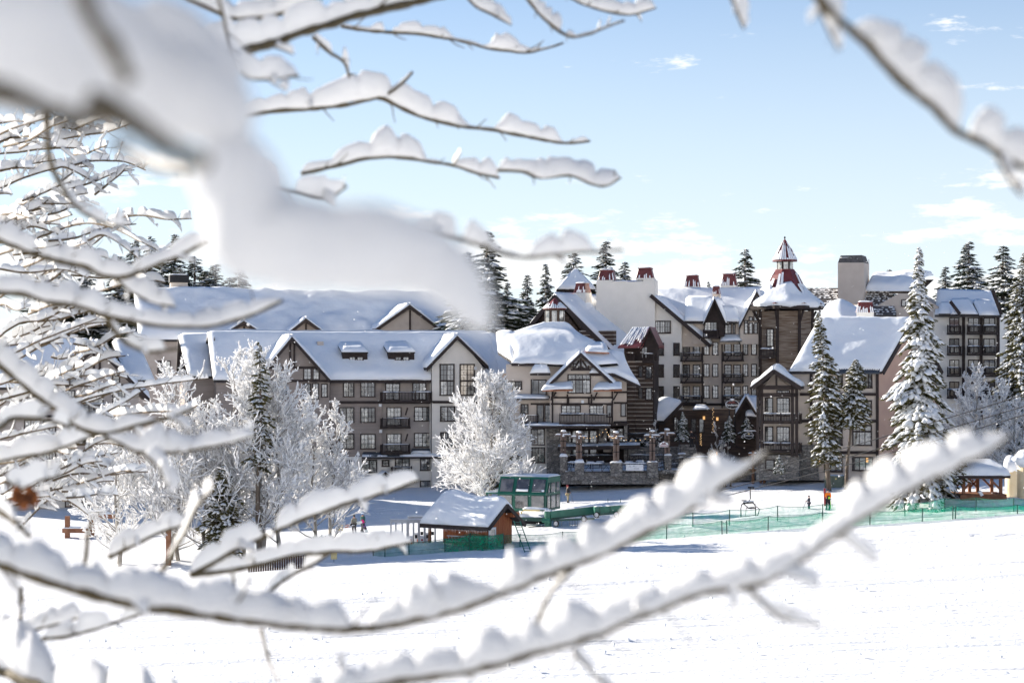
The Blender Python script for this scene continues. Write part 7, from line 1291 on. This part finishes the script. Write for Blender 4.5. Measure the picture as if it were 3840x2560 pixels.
def snow_roll(name, P3, U, k, h, w, parent, seed, matn='branch_snow', nr=18, lump=1.0):
    """rolls of snow of local height h (metres) riding on the branch; one object for each unbroken roll"""
    n = len(P3); Yv = np.array([0, 1.0, 0]); ang = np.linspace(0, 2 * np.pi, nr, endpoint=False); start = None; runs = []
    for i in range(n + 1):
        on = i < n and h[i] > .03 * np.max(h) + 1e-6
        if on and start is None: start = i
        if not on and start is not None:
            if i - start > 3: runs.append((start, i))
            start = None
    for (s, e) in runs:
        idx = np.arange(s, e); m = e - s; tp = np.sqrt(np.clip(1 - (2 * np.abs(np.linspace(0, 1, m) - .5)) ** 8, 0, 1)); tp[0] = tp[-1] = 0.02
        hh = h[idx] * tp; ww = (np.maximum(w[idx] * .62, h[idx] * .42)) * tp
        cen = P3[idx] + U[idx] * (hh * .50 + w[idx] * .16)[:, None]
        ca, sa = np.cos(ang)[None, :, None], np.sin(ang)[None, :, None]
        sq = 1 - .15 * (np.sin(ang)[None, :] < -.3)
        ring = cen[:, None] + U[idx][:, None] * (hh * .54 + w[idx] * .08)[:, None, None] * sa * sq[..., None] + Yv * ww[:, None, None] * ca
        nz = fbm(ring / (k * 64) + seed * 5.3, 3); ring = cen[:, None] + (ring - cen[:, None]) * (1 + .15 * lump * nz[..., None] + .035 * vnoise(ring / (k * 17) + seed)[..., None])
        ix = np.arange(m * nr).reshape(m, nr); link(name, np_mesh(name, ring.reshape(-1, 3), np.stack([ix[:-1], np.roll(ix[:-1], -1, 1), np.roll(ix[1:], -1, 1), ix[1:]], -1).reshape(-1, 4)), matn, parent)
def frame_up(P3):
    T = np.gradient(P3, axis=0); T /= np.linalg.norm(T, axis=1, keepdims=True) + 1e-9; z = np.array([0, 0, 1.0]); U = z - T * (T @ z)[:, None]; U /= np.linalg.norm(U, axis=1, keepdims=True) + 1e-9; return U * .75 + z * .25
def branch(parent, pts, d, w, snow, seed, twigs=4, tl=90, sharp=False, gap=-.45, matw='near_bark', per=120., lump=1.0, tw_snow=.6):
    """pts in photograph pixels, d = (distance at start, at end), w = wood width px start/end, snow = height px or profile [(x, h)]"""
    L = sum(math.dist(pts[i], pts[i + 1]) for i in range(len(pts) - 1)); n = max(12, int(L / (5 if sharp else 11))); a, s = catmull(pts, n); t = s / s[-1]; dd = d[0] + (d[1] - d[0]) * t; k = float(np.mean(dd)) / F; r = npr(seed)
    wob = vnoise(np.stack([s / 70, 0 * s + seed, 0 * s], -1)); a = a + np.stack([0 * s, wob * (2.5 if not sharp else 2.0)], -1); P3 = px3(a, dd); kk = dd / F; wd = (w[0] + (w[1] - w[0]) * t) * (1 + .17 * vnoise(np.stack([s / 22, 0 * s + seed, 0 * s + 5], -1)))
    mb = MB(); mb.tube(list(P3), list(wd * .60 * kk), 9 if not sharp else 6); br = mb.build('branch', matw, parent, True)
    U = frame_up(P3); nzv = fbm(np.stack([s / per, 0 * s + seed * 3.7, 0 * s], -1), 3)
    if hasattr(snow, '__len__'): xs = np.array(snow, float); h0 = np.interp(a[:, 0], xs[:, 0], xs[:, 1])
    else: h0 = np.full(n, float(snow))
    hp = h0 * lumps(s, seed, max(18., float(np.mean(h0)) * (.95 if not sharp else .95)), .02 if gap < -.6 else (.10 if not sharp else .10)); snow_roll('snow', P3, U, k, hp * kk, wd * kk, br, seed, lump=lump)
    tsn = []
    if not sharp and twigs: twigs = int(twigs * 1.7) + 1
    for j in range(twigs):
        i = int(n * (.06 + .9 * (j + r.random()) / twigs)); i = min(max(i, 1), n - 2); base = a[i]; tg = a[i + 1] - a[i - 1]; tg /= np.linalg.norm(tg) + 1e-9; sgn = -1 if r.random() < .62 else 1; an = math.radians(28 + 42 * r.random()) * sgn; ddir = np.array([tg[0] * math.cos(an) - tg[1] * math.sin(an), tg[0] * math.sin(an) + tg[1] * math.cos(an)]); ln = tl * (.25 + 1.0 * r.random() ** 1.4); m = 7; pp = [base]; q_ = base.copy(); dv = ddir
        for q__ in range(m): dv = dv + (r.random(2) - .5) * .35; dv = dv / np.linalg.norm(dv); q_ = q_ + dv * ln / m; pp.append(q_.copy())
        pp = np.array(pp); dz = dd[i] * (1 + (r.random() - .5) * .03 * np.linspace(0, 1, m + 1)); T3 = px3(pp, dz); tw0 = max(2.2 if sharp else 6, wd[i] * .34); rad = np.linspace(tw0, tw0 * .45, m + 1) * .5 * k; tw = MB(); tw.tube(list(T3), list(rad), 5, True); tw.build('twig', 'twig_bark' if sharp else matw, br, True)
        if r.random() < tw_snow:
            n2 = 22; ps, s2 = catmull(pp, n2); D3 = px3(ps, np.interp(np.linspace(0, 1, n2), np.linspace(0, 1, m + 1), dz)); hh = np.mean(h0) * (.32 + .35 * r.random()) * k * np.maximum(lumps(s2, seed + j, max(14., np.mean(h0) * .5), .1), .12); tsn.append((D3, frame_up(D3), hh, np.full(n2, tw0 * k)))
    for j, (D3, U2, hh, w2) in enumerate(tsn): snow_roll('snow', D3, U2, k, hh, w2, br, seed + j, nr=8 if sharp else 12)
    return br
# tree at the camera's left shoulder: its limbs cross the whole picture
NT = empty('overhanging_tree', (-3.4, 3.0, gz(-3.4, 3.0))); tag(NT, 'near leafless tree whose blurred snow-laden branches cross the picture', 'tree'); bpy.context.view_layer.update()
NTC = empty('x'); NTC_inv = NT.matrix_world.inverted(); bpy.data.objects.remove(NTC)
def near(*a, **k): br = branch(NT, *a, **k); br.matrix_parent_inverse = NTC_inv; return br
tk_ = MB().tube([Vector((-3.4, 3.0, gz(-3.4, 3.0) - .3)), Vector((-3.3, 3.0, 12.2)), Vector((-3.1, 2.9, 14.5)), Vector((-2.7, 2.7, 16.5))], [.17, .15, .11, .06], 12).build('trunk', 'near_bark', NT, True); tk_.matrix_parent_inverse = NTC_inv
near([(-700, 1900), (-100, 2078), (0, 2112), (150, 2165), (300, 2214), (450, 2252), (600, 2280), (800, 2310), (1000, 2335), (1200, 2352), (1350, 2358), (1500, 2336), (1700, 2290), (1850, 2236), (1950, 2198), (2060, 2150), (2250, 2082), (2400, 2010), (2560, 1925), (2700, 1830), (2800, 1760), (2885, 1690)], (2.0, 1.75), (44, 14), [(-700, 80), (100, 133), (300, 97), (480, 133), (700, 133), (880, 150), (1050, 133), (1200, 145), (1290, 167), (1330, 36), (1400, 105), (1560, 150), (1700, 167), (1840, 53), (1870, 18), (1910, 138), (1960, 145), (2000, 66), (2100, 138), (2220, 153), (2300, 87), (2400, 116), (2500, 153), (2580, 102), (2640, 153), (2730, 167), (2790, 43), (2880, 22)], 101, 12, 150, per=150, gap=-.75, lump=1.1)
near([(200, 3000), (900, 2720), (1300, 2600), (1450, 2562), (1650, 2532), (1900, 2482), (2020, 2442), (2200, 2392), (2350, 2332), (2500, 2272), (2640, 2222), (2830, 2196), (3000, 2105), (3100, 2032), (3250, 1932), (3400, 1850), (3550, 1772), (3700, 1700), (3790, 1636)], (1.75, 1.45), (40, 13), [(200, 71), (1280, 96), (1500, 105), (1700, 96), (1820, 150), (1960, 115), (2150, 166), (2300, 105), (2450, 96), (2600, 88), (2700, 84), (2850, 131), (2960, 83), (3080, 70), (3150, 60), (3260, 141), (3340, 157), (3420, 150), (3500, 157), (3600, 157), (3680, 167), (3790, 75)], 102, 10, 160, per=150, gap=-.75)
near([(-500, 2300), (-60, 2480), (80, 2540), (220, 2590), (400, 2660), (700, 2690)], (2.9, 2.4), (48, 34), [(-500, 90), (0, 190), (130, 190), (200, 110), (400, 190), (520, 210), (700, 200)], 103, 5, 130, gap=-.8)
near([(715, 2150), (800, 2105), (900, 2052), (1100, 1962), (1290, 1892), (1400, 1862), (1570, 1800)], (3.0, 3.4), (20, 10), [(700, 51), (850, 76), (1000, 81), (1150, 89), (1300, 68), (1420, 81), (1570, 72)], 104, 4, 60, gap=-.6, per=70)
near([(720, 2152), (900, 2132), (1100, 2082), (1250, 2068), (1400, 2062), (1545, 2032)], (3.0, 3.5), (20, 9), [(720, 22), (900, 64), (1000, 60), (1150, 56), (1330, 71), (1400, 64), (1545, 60)], 105, 4, 50, gap=-.6, per=70)
near([(1000, 2222), (1080, 2165), (1200, 2098), (1290, 2040)], (3.2, 3.5), (14, 8), 46, 106, 3, 40, per=50)
near([(410, 2085), (560, 2012), (700, 1962)], (3.3, 3.4), (18, 9), 62, 107, 2, 50, per=70)
near([(540, 2230), (620, 2120), (690, 2000), (740, 1900), (800, 1830)], (2.6, 2.2), (22, 9), [(540, 20), (690, 40), (730, 90), (780, 60), (800, 40)], 108, 1, 60)
near([(290, 2200), (320, 2100), (330, 2000), (345, 1950)], (2.9, 2.8), (20, 8), 14, 109, 0, 50); near([(872, 2300), (880, 2200), (868, 2130)], (2.7, 2.6), (16, 8), 26, 110, 0, 40); near([(1975, 2430), (2020, 2320), (2060, 2230), (2120, 2160), (2155, 2135)], (1.9, 1.8), (20, 10), 20, 111, 0, 50); near([(2800, 2198), (2860, 2260), (2940, 2320), (3080, 2345)], (1.5, 1.6), (16, 7), [(2800, 10), (2930, 50), (2960, 60), (3080, 14)], 112, 1, 60)
near([(80, 2200), (78, 2300), (90, 2360), (180, 2345), (310, 2310)], (3.2, 3.2), (14, 8), [(70, 20), (160, 70), (300, 80)], 113, 2, 60, per=60); near([(160, 2392), (280, 2378), (420, 2338), (560, 2288)], (3.0, 3.2), (14, 8), [(160, 30), (300, 75), (430, 40), (560, 60)], 114, 4, 60, per=60); near([(980, 2360), (1010, 2480), (1060, 2580)], (2.6, 2.5), (14, 9), 10, 115, 1, 60); near([(2150, 2440), (2220, 2520), (2300, 2600)], (1.9, 1.9), (14, 9), 30, 116, 1, 60)
# left side, middle distance
near([(-300, 1150), (-50, 1320), (0, 1364), (126, 1474), (210, 1533), (295, 1600), (379, 1625), (505, 1596), (620, 1570), (730, 1530)], (2.9, 3.05), (30, 12), [(-300, 40), (0, 80), (150, 76), (280, 76), (400, 72), (500, 48), (620, 24), (730, 20)], 120, 5, 90, gap=-.7)
near([(390, 1636), (450, 1662), (526, 1694), (600, 1700), (674, 1694), (800, 1672), (955, 1636)], (2.7, 2.75), (16, 8), [(390, 24), (460, 48), (520, 88), (640, 104), (700, 56), (820, 56), (955, 44)], 121, 4, 60, gap=-.8); near([(540, 1700), (600, 1760), (640, 1850)], (2.6, 2.6), (14, 6), 60, 122, 1, 40)
near([(-260, 780), (-60, 880), (60, 923), (150, 960), (232, 982), (315, 1000), (398, 1035), (497, 1029), (597, 986), (696, 949), (775, 905)], (2.6, 2.75), (26, 14), [(-260, 56), (0, 88), (160, 72), (250, 48), (330, 72), (420, 68), (500, 48), (620, 44), (700, 60), (775, 72)], 123, 5, 80, gap=-.7)
near([(-260, 1050), (-50, 1095), (80, 1100), (180, 1130), (285, 1146), (400, 1184), (500, 1204), (603, 1220), (730, 1224), (830, 1214), (940, 1180), (1060, 1128)], (2.5, 2.6), (26, 12), [(-260, 48), (0, 68), (120, 80), (250, 72), (330, 96), (420, 56), (560, 48), (700, 56), (850, 72), (960, 64), (1060, 48)], 124, 5, 90, gap=-.7)
near([(398, 1186), (430, 1240), (480, 1290), (560, 1318), (670, 1308)], (2.6, 2.7), (16, 9), [(390, 16), (480, 48), (560, 60), (670, 56)], 125, 2, 60); near([(418, 1030), (480, 1085), (560, 1130), (660, 1150)], (2.8, 2.8), (12, 7), [(410, 24), (520, 88), (600, 76), (660, 24)], 126, 2, 50)
near([(168, 380), (176, 480), (186, 590), (228, 696), (300, 790), (406, 842), (470, 850)], (2.2, 2.4), (22, 10), [(160, 10), (230, 25), (300, 45), (470, 60)], 127, 3, 60)
near([(-120, 1640), (0, 1600), (40, 1570), (150, 1570), (260, 1600)], (2.6, 2.9), (24, 10), [(-120, 60), (60, 60), (150, 80), (260, 40)], 128, 3, 70); near([(-100, 1740), (60, 1720), (200, 1690), (330, 1640), (430, 1600)], (3.0, 3.2), (16, 8), 70, 129, 4, 60, per=80); near([(-120, 1860), (-20, 1900), (60, 1960), (110, 2010)], (2.7, 2.6), (30, 18), 50, 130, 2, 60)
near([(20, 1800), (80, 1830), (160, 1800), (230, 1780)], (2.6, 2.8), (12, 8), [(20, 70), (120, 110), (230, 40)], 131, 2, 60)
lf = MB(); r_ = random.Random(3)
for k_ in range(5): c_ = P(60 + 17 * k_, 1855 + 12 * (k_ % 3), 2.55); a_ = r_.random() * 3; lf.add([c_ + Vector((.007 * math.cos(a_ + j), -.004 * (j % 2), .012 * math.sin(a_ + j * 1.05))) for j in range(6)], [(0, 1, 2), (0, 2, 3), (0, 3, 4), (0, 4, 5)])
lo = lf.build('withered_leaves', 'leaf', NT); lo.matrix_parent_inverse = NTC_inv
# top
near([(640, 230), (780, 188), (860, 196), (950, 180), (1050, 150), (1150, 116), (1250, 86), (1350, 55), (1500, 20), (1680, -20), (1900, -80)], (2.6, 3.2), (34, 24), [(640, 60), (800, 110), (950, 105), (1080, 95), (1170, 110), (1300, 60), (1500, 55)], 140, 3, 120, gap=-.9, lump=.8); near([(600, -60), (760, 20), (850, 60), (920, 70), (1000, 64), (1080, 42), (1180, -10), (1300, -60)], (3.2, 3.2), (18, 12), [(600, 60), (900, 60), (1000, 75), (1200, 90)], 141, 5, 90, gap=-.8)
near([(1280, 102), (1400, 118), (1560, 126), (1700, 150), (1830, 180), (1960, 198), (2040, 186), (2112, 164)], (4.2, 4.4), (12, 7), [(1280, 10), (1380, 14), (1450, 48), (1560, 42), (1660, 45), (1700, 8), (1820, 10), (1860, 70), (1920, 55), (1990, 18), (2040, 5), (2112, 3)], 142, 5, 60, gap=-1.2, per=60, tw_snow=.2); near([(1175, 140), (1230, 190), (1290, 236), (1310, 290)], (3.6, 3.8), (14, 9), [(1170, 20), (1260, 60), (1310, 70)], 143, 2, 60)
near([(900, 440), (1020, 420), (1150, 410), (1290, 395), (1400, 368), (1440, 374), (1560, 430), (1700, 468), (1850, 490), (2000, 520), (2120, 537), (2212, 528)], (3.8, 4.3), (16, 8), [(900, 60), (1060, 70), (1200, 90), (1290, 105), (1360, 135), (1430, 110), (1520, 95), (1580, 90), (1700, 80), (1760, 10), (1850, 8), (1900, 85), (1950, 80), (2010, 60), (2080, 50), (2110, 5), (2160, 18), (2195, 50), (2212, 30)], 144, 7, 70, gap=-1.2, per=60, tw_snow=.2); near([(1418, 372), (1470, 340), (1510, 310), (1548, 270)], (4, 4), (14, 8), 10, 145, 0, 40)
near([(1130, 650), (1220, 630), (1290, 616), (1400, 590), (1550, 596), (1700, 622), (1790, 650), (1872, 668)], (3.8, 4.0), (14, 8), [(1130, 40), (1230, 30), (1290, 60), (1400, 85), (1460, 110), (1570, 60), (1600, 8), (1700, 30), (1760, 60), (1830, 85), (1872, 40)], 146, 6, 60, gap=-1.2, per=60, tw_snow=.3); near([(1866, 640), (1960, 644), (2020, 665), (2140, 662), (2260, 700), (2328, 664)], (3.6, 3.7), (11, 6), [(1866, 40), (1900, 60), (1960, 45), (2020, 70), (2060, 75), (2130, 60), (2170, 85), (2250, 75), (2328, 70)], 147, 2, 50, gap=-1.2, per=60)
near([(1950, -40), (2030, 60), (2130, 136), (2200, 130), (2342, 76)], (3.6, 3.6), (13, 7), [(1950, 30), (2060, 60), (2120, 40), (2160, 8), (2342, 4)], 148, 3, 70, gap=-1.2); near([(1730, -40), (1780, 20), (1850, 60), (1918, 96)], (3.7, 3.7), (10, 6), [(1730, 30), (1840, 60), (1918, 30)], 149, 1, 50, gap=-1); near([(2100, -30), (2200, 20), (2350, 54), (2460, 30)], (3.8, 3.8), (9, 6), 45, 150, 3, 50, gap=-.5); near([(900, 700), (1000, 690), (1120, 720), (1230, 740), (1300, 700)], (2.6, 2.9), (12, 8), [(900, 80), (1040, 95), (1130, 70), (1220, 85), (1300, 30)], 151, 3, 60)
near([(1560, 850), (1660, 872), (1760, 902), (1860, 944), (1960, 964), (2080, 956), (2200, 946), (2336, 938)], (1.9, 2.1), (16, 9), [(1560, 40), (1660, 70), (1760, 80), (1840, 50), (1900, 8), (1960, 30), (2020, 75), (2130, 90), (2200, 60), (2230, 10), (2336, 4)], 152, 3, 60, gap=-1.2, per=80)
near([(820, 0), (900, 260), (1000, 300), (1120, 285)], (2.4, 2.6), (12, 8), [(820, 60), (950, 90), (1060, 85), (1120, 40)], 153, 3, 80)
# the great out-of-focus mass of snow hanging right in front of the lens
def mass(parts, d, seed, inv):
    for j, path in enumerate(parts):
        a = np.array(path, float); n = 40; l = np.concatenate([[0], np.cumsum(np.linalg.norm(np.diff(a[:, :2], axis=0), axis=1))]); t = np.linspace(0, l[-1], n); q_ = np.stack([np.interp(t, l, a[:, k_]) for k_ in range(3)], -1); k = d / F; c = px3(q_[:, :2], d); nr = 28; ang = np.linspace(0, 2 * np.pi, nr, endpoint=False); T = np.gradient(q_[:, :2], axis=0); T /= np.linalg.norm(T, axis=1, keepdims=True); N2 = np.stack([-T[:, 1], T[:, 0]], -1); tp = np.sqrt(np.clip(1 - (2 * np.abs(np.linspace(0, 1, n) - .5)) ** 8, 0, 1)); rad = q_[:, 2] * k * tp
        off = np.stack([N2[:, 0], 0 * t, -N2[:, 1]], -1); ring = c[:, None] + off[:, None] * (np.sin(ang)[None, :, None] * rad[:, None, None]) + np.array([0, 1, 0]) * (np.cos(ang)[None, :, None] * rad[:, None, None] * .55); nz = fbm(ring / (k * 230) + seed + j, 3); ring = c[:, None] + (ring - c[:, None]) * (1 + .16 * nz[..., None]); ix = np.arange(n * nr).reshape(n, nr); o = link('snow_mass', np_mesh('snow_mass', ring.reshape(-1, 3), np.stack([ix[:-1], np.roll(ix[:-1], -1, 1), np.roll(ix[1:], -1, 1), ix[1:]], -1).reshape(-1, 4)), 'branch_snow', NT); o.matrix_parent_inverse = inv
mass([[(-300, 60, 300), (120, 120, 300), (360, 200, 250), (620, 300, 190), (820, 430, 170), (880, 560, 160)], [(800, 520, 190), (900, 700, 170), (960, 880, 190), (1160, 920, 180), (1400, 940, 165), (1580, 960, 130), (1700, 1060, 120), (1790, 1180, 90), (1830, 1260, 60)], [(500, 40, 120), (700, 180, 130), (900, 330, 110)]], .66, 4, NTC_inv)
near([(-100, 320), (60, 360), (180, 420), (260, 430)], (.62, .61), (80, 60), 4, 160, 0, 60); near([(330, 370), (400, 400), (520, 480), (640, 560), (780, 620)], (.60, .60), (85, 60), 4, 161, 0, 60); near([(240, 470), (330, 450), (420, 445)], (.60, .60), (60, 45), 4, 163, 0, 60); near([(300, -60), (340, 60), (420, 180), (480, 300)], (.61, .60), (70, 50), 4, 164, 0, 60); near([(430, 540), (500, 585), (590, 630), (700, 650)], (1.1, 1.0), (26, 20), [(430, 10), (600, 40), (700, 30)], 162, 1, 50)
# separate limb dropping in at the top right
RT = empty('hanging_branch', (.6, 1.3, 12.6)); tag(RT, 'blurred snow-laden branch slanting across the top right corner', 'branch'); bpy.context.view_layer.update(); RTi = RT.matrix_world.inverted()
for args in (([(2900, -260), (3040, -50), (3130, 60), (3250, 165), (3370, 300), (3500, 405), (3570, 480), (3680, 535), (3780, 600), (3950, 660), (4300, 760)], (1.36, 1.42), (30, 22), [(2900, 50), (3040, 50), (3180, 70), (3280, 150), (3400, 180), (3520, 165), (3600, 150), (3680, 140), (3760, 150), (3950, 150)], 170), ([(3745, 590), (3770, 640), (3800, 690), (3835, 735)], (1.35, 1.35), (18, 9), 40, 171), ([(3020, -120), (3060, 0), (3100, 100), (3150, 190)], (1.45, 1.45), (12, 8), [(3000, 70), (3080, 110), (3150, 40)], 172)):
    br = branch(RT, *args, twigs=2, tl=80, gap=-1.1, per=150); br.matrix_parent_inverse = RTi
R2 = empty('hanging_twig', (.22, 1.9, 12.4)); tag(R2, 'short snowy twig hanging at the top edge right of centre', 'branch'); bpy.context.view_layer.update(); br = branch(R2, [(2690, -120), (2740, -20), (2760, 40), (2790, 110)], (2.2, 2.2), (14, 8), 60, 173, twigs=1, tl=50, gap=-1.1); br.matrix_parent_inverse = R2.matrix_world.inverted()
# sharper tree a dozen metres off on the left
ST = empty('snowy_bare_tree', (-7.5, 14.0, gz(-7.5, 14.0))); tag(ST, 'sharper bare tree at the left edge with snow along every twig', 'tree'); bpy.context.view_layer.update(); STi = ST.matrix_world.inverted()
o = MB().tube([Vector((-7.5, 14, gz(-7.5, 14) - .3)), Vector((-7.3, 14, 12)), Vector((-6.9, 14, 15))], [.2, .16, .1], 12).build('trunk', 'near_bark', ST, True); o.matrix_parent_inverse = STi
SB = [[(-80, 470), (60, 455), (130, 465)], [(-60, 585), (0, 576), (176, 559), (315, 552)], [(-60, 725), (0, 705), (75, 672), (166, 642), (250, 618), (335, 600)], [(199, 635), (249, 629), (345, 677)], [(272, 619), (335, 605), (411, 602), (474, 609), (545, 640)], [(355, 731), (398, 698), (451, 652), (477, 619)], [(400, 850), (454, 816), (497, 808), (557, 811), (630, 824), (718, 820)], [(40, 800), (100, 760), (143, 735)], [(80, 800), (140, 780), (180, 750)], [(60, 930), (169, 881), (278, 844), (358, 839), (424, 856), (514, 899), (574, 926), (620, 960)], [(262, 972), (312, 949), (388, 961), (440, 980)], [(340, 1105), (358, 1095), (441, 1072), (560, 1050), (620, 1058)], [(0, 1262), (27, 1238), (83, 1208), (159, 1203), (216, 1195), (295, 1175), (370, 1160)], [(-20, 1352), (40, 1330), (140, 1280), (270, 1230), (362, 1194)], [(0, 1380), (90, 1335), (160, 1295), (310, 1235), (400, 1215)], [(-60, 1515), (0, 1499), (126, 1465), (227, 1432), (311, 1408), (400, 1404), (478, 1418)], [(200, 1532), (269, 1516), (366, 1486), (463, 1463), (623, 1436), (782, 1418)], [(358, 1549), (438, 1558), (547, 1545), (695, 1540), (740, 1520)], [(-60, 1658), (0, 1646), (101, 1621), (200, 1600), (260, 1590)], [(-60, 1690), (0, 1680), (84, 1668), (202, 1625)], [(270, 1716), (295, 1722), (379, 1743), (463, 1764), (553, 1768)], [(200, 1800), (280, 1775), (400, 1782), (470, 1772), (550, 1766)], [(90, 1960), (170, 1880), (253, 1802)], [(-40, 1800), (40, 1760), (85, 1726)], [(0, 1100), (60, 1085), (150, 1080), (240, 1012)], [(200, 500), (240, 480), (330, 500)], [(0, 640), (90, 620), (210, 600)], [(60, 870), (120, 850), (200, 870), (260, 900)], [(0, 1010), (110, 1020), (240, 1010), (330, 1040)], [(100, 1420), (190, 1400), (280, 1370), (340, 1300)], [(0, 1440), (60, 1420), (160, 1390)], [(60, 1700), (160, 1690), (260, 1700)], [(120, 1850), (200, 1830), (250, 1870), (330, 1930)], [(-60, 820), (40, 800), (120, 820)], [(0, 1560), (90, 1530), (180, 1520)], [(330, 900), (390, 880), (470, 930), (560, 1000)]]
r_ = random.Random(12)
for i in range(95):
    x0, y0 = r_.uniform(-80, 290), r_.uniform(480, 2000); L = r_.uniform(90, 280); sl = r_.uniform(-.6, .12); SB.append([(x0, y0), (x0 + L * .35, y0 + L * .3 * sl + r_.uniform(-12, 12)), (x0 + L * .7, y0 + L * .75 * sl + r_.uniform(-12, 12)), (x0 + L, y0 + L * sl)])
for i, pts in enumerate(SB): br = branch(ST, pts, (11.5 + 3 * r_.random(), 11.5 + 3 * r_.random()), (8, 4), r_.uniform(20, 36), 300 + i, twigs=int(5 + 5 * r_.random()), tl=66, sharp=True, gap=-.55, matw='twig_bark', per=42., tw_snow=.75); br.matrix_parent_inverse = STi
# a few flakes drifting in the air
fv = []; ff = []; r = npr(77); base = np.array([(1, 0, 0), (-1, 0, 0), (0, 1, 0), (0, -1, 0), (0, 0, 1), (0, 0, -1)], float); tri = np.array([(0, 2, 4), (2, 1, 4), (1, 3, 4), (3, 0, 4), (2, 0, 5), (1, 2, 5), (3, 1, 5), (0, 3, 5)])
for i in range(1100): Y = 8 + 190 * r.random() ** .8; fv.append(base * (.004 + .00012 * Y + .003 * r.random()) + ((r.random() - .5) * .56 * Y, Y, CH + (HY - 850 - 1150 * r.random()) * Y / F)); ff.append(tri + 6 * i)
V_ = np.concatenate(fv); 
o = link('falling_snow', np_mesh('falling_snow', V_, np.concatenate(ff)), 'frost'); tag(o, 'sparse snowflakes drifting through the air', None, None, 'stuff')
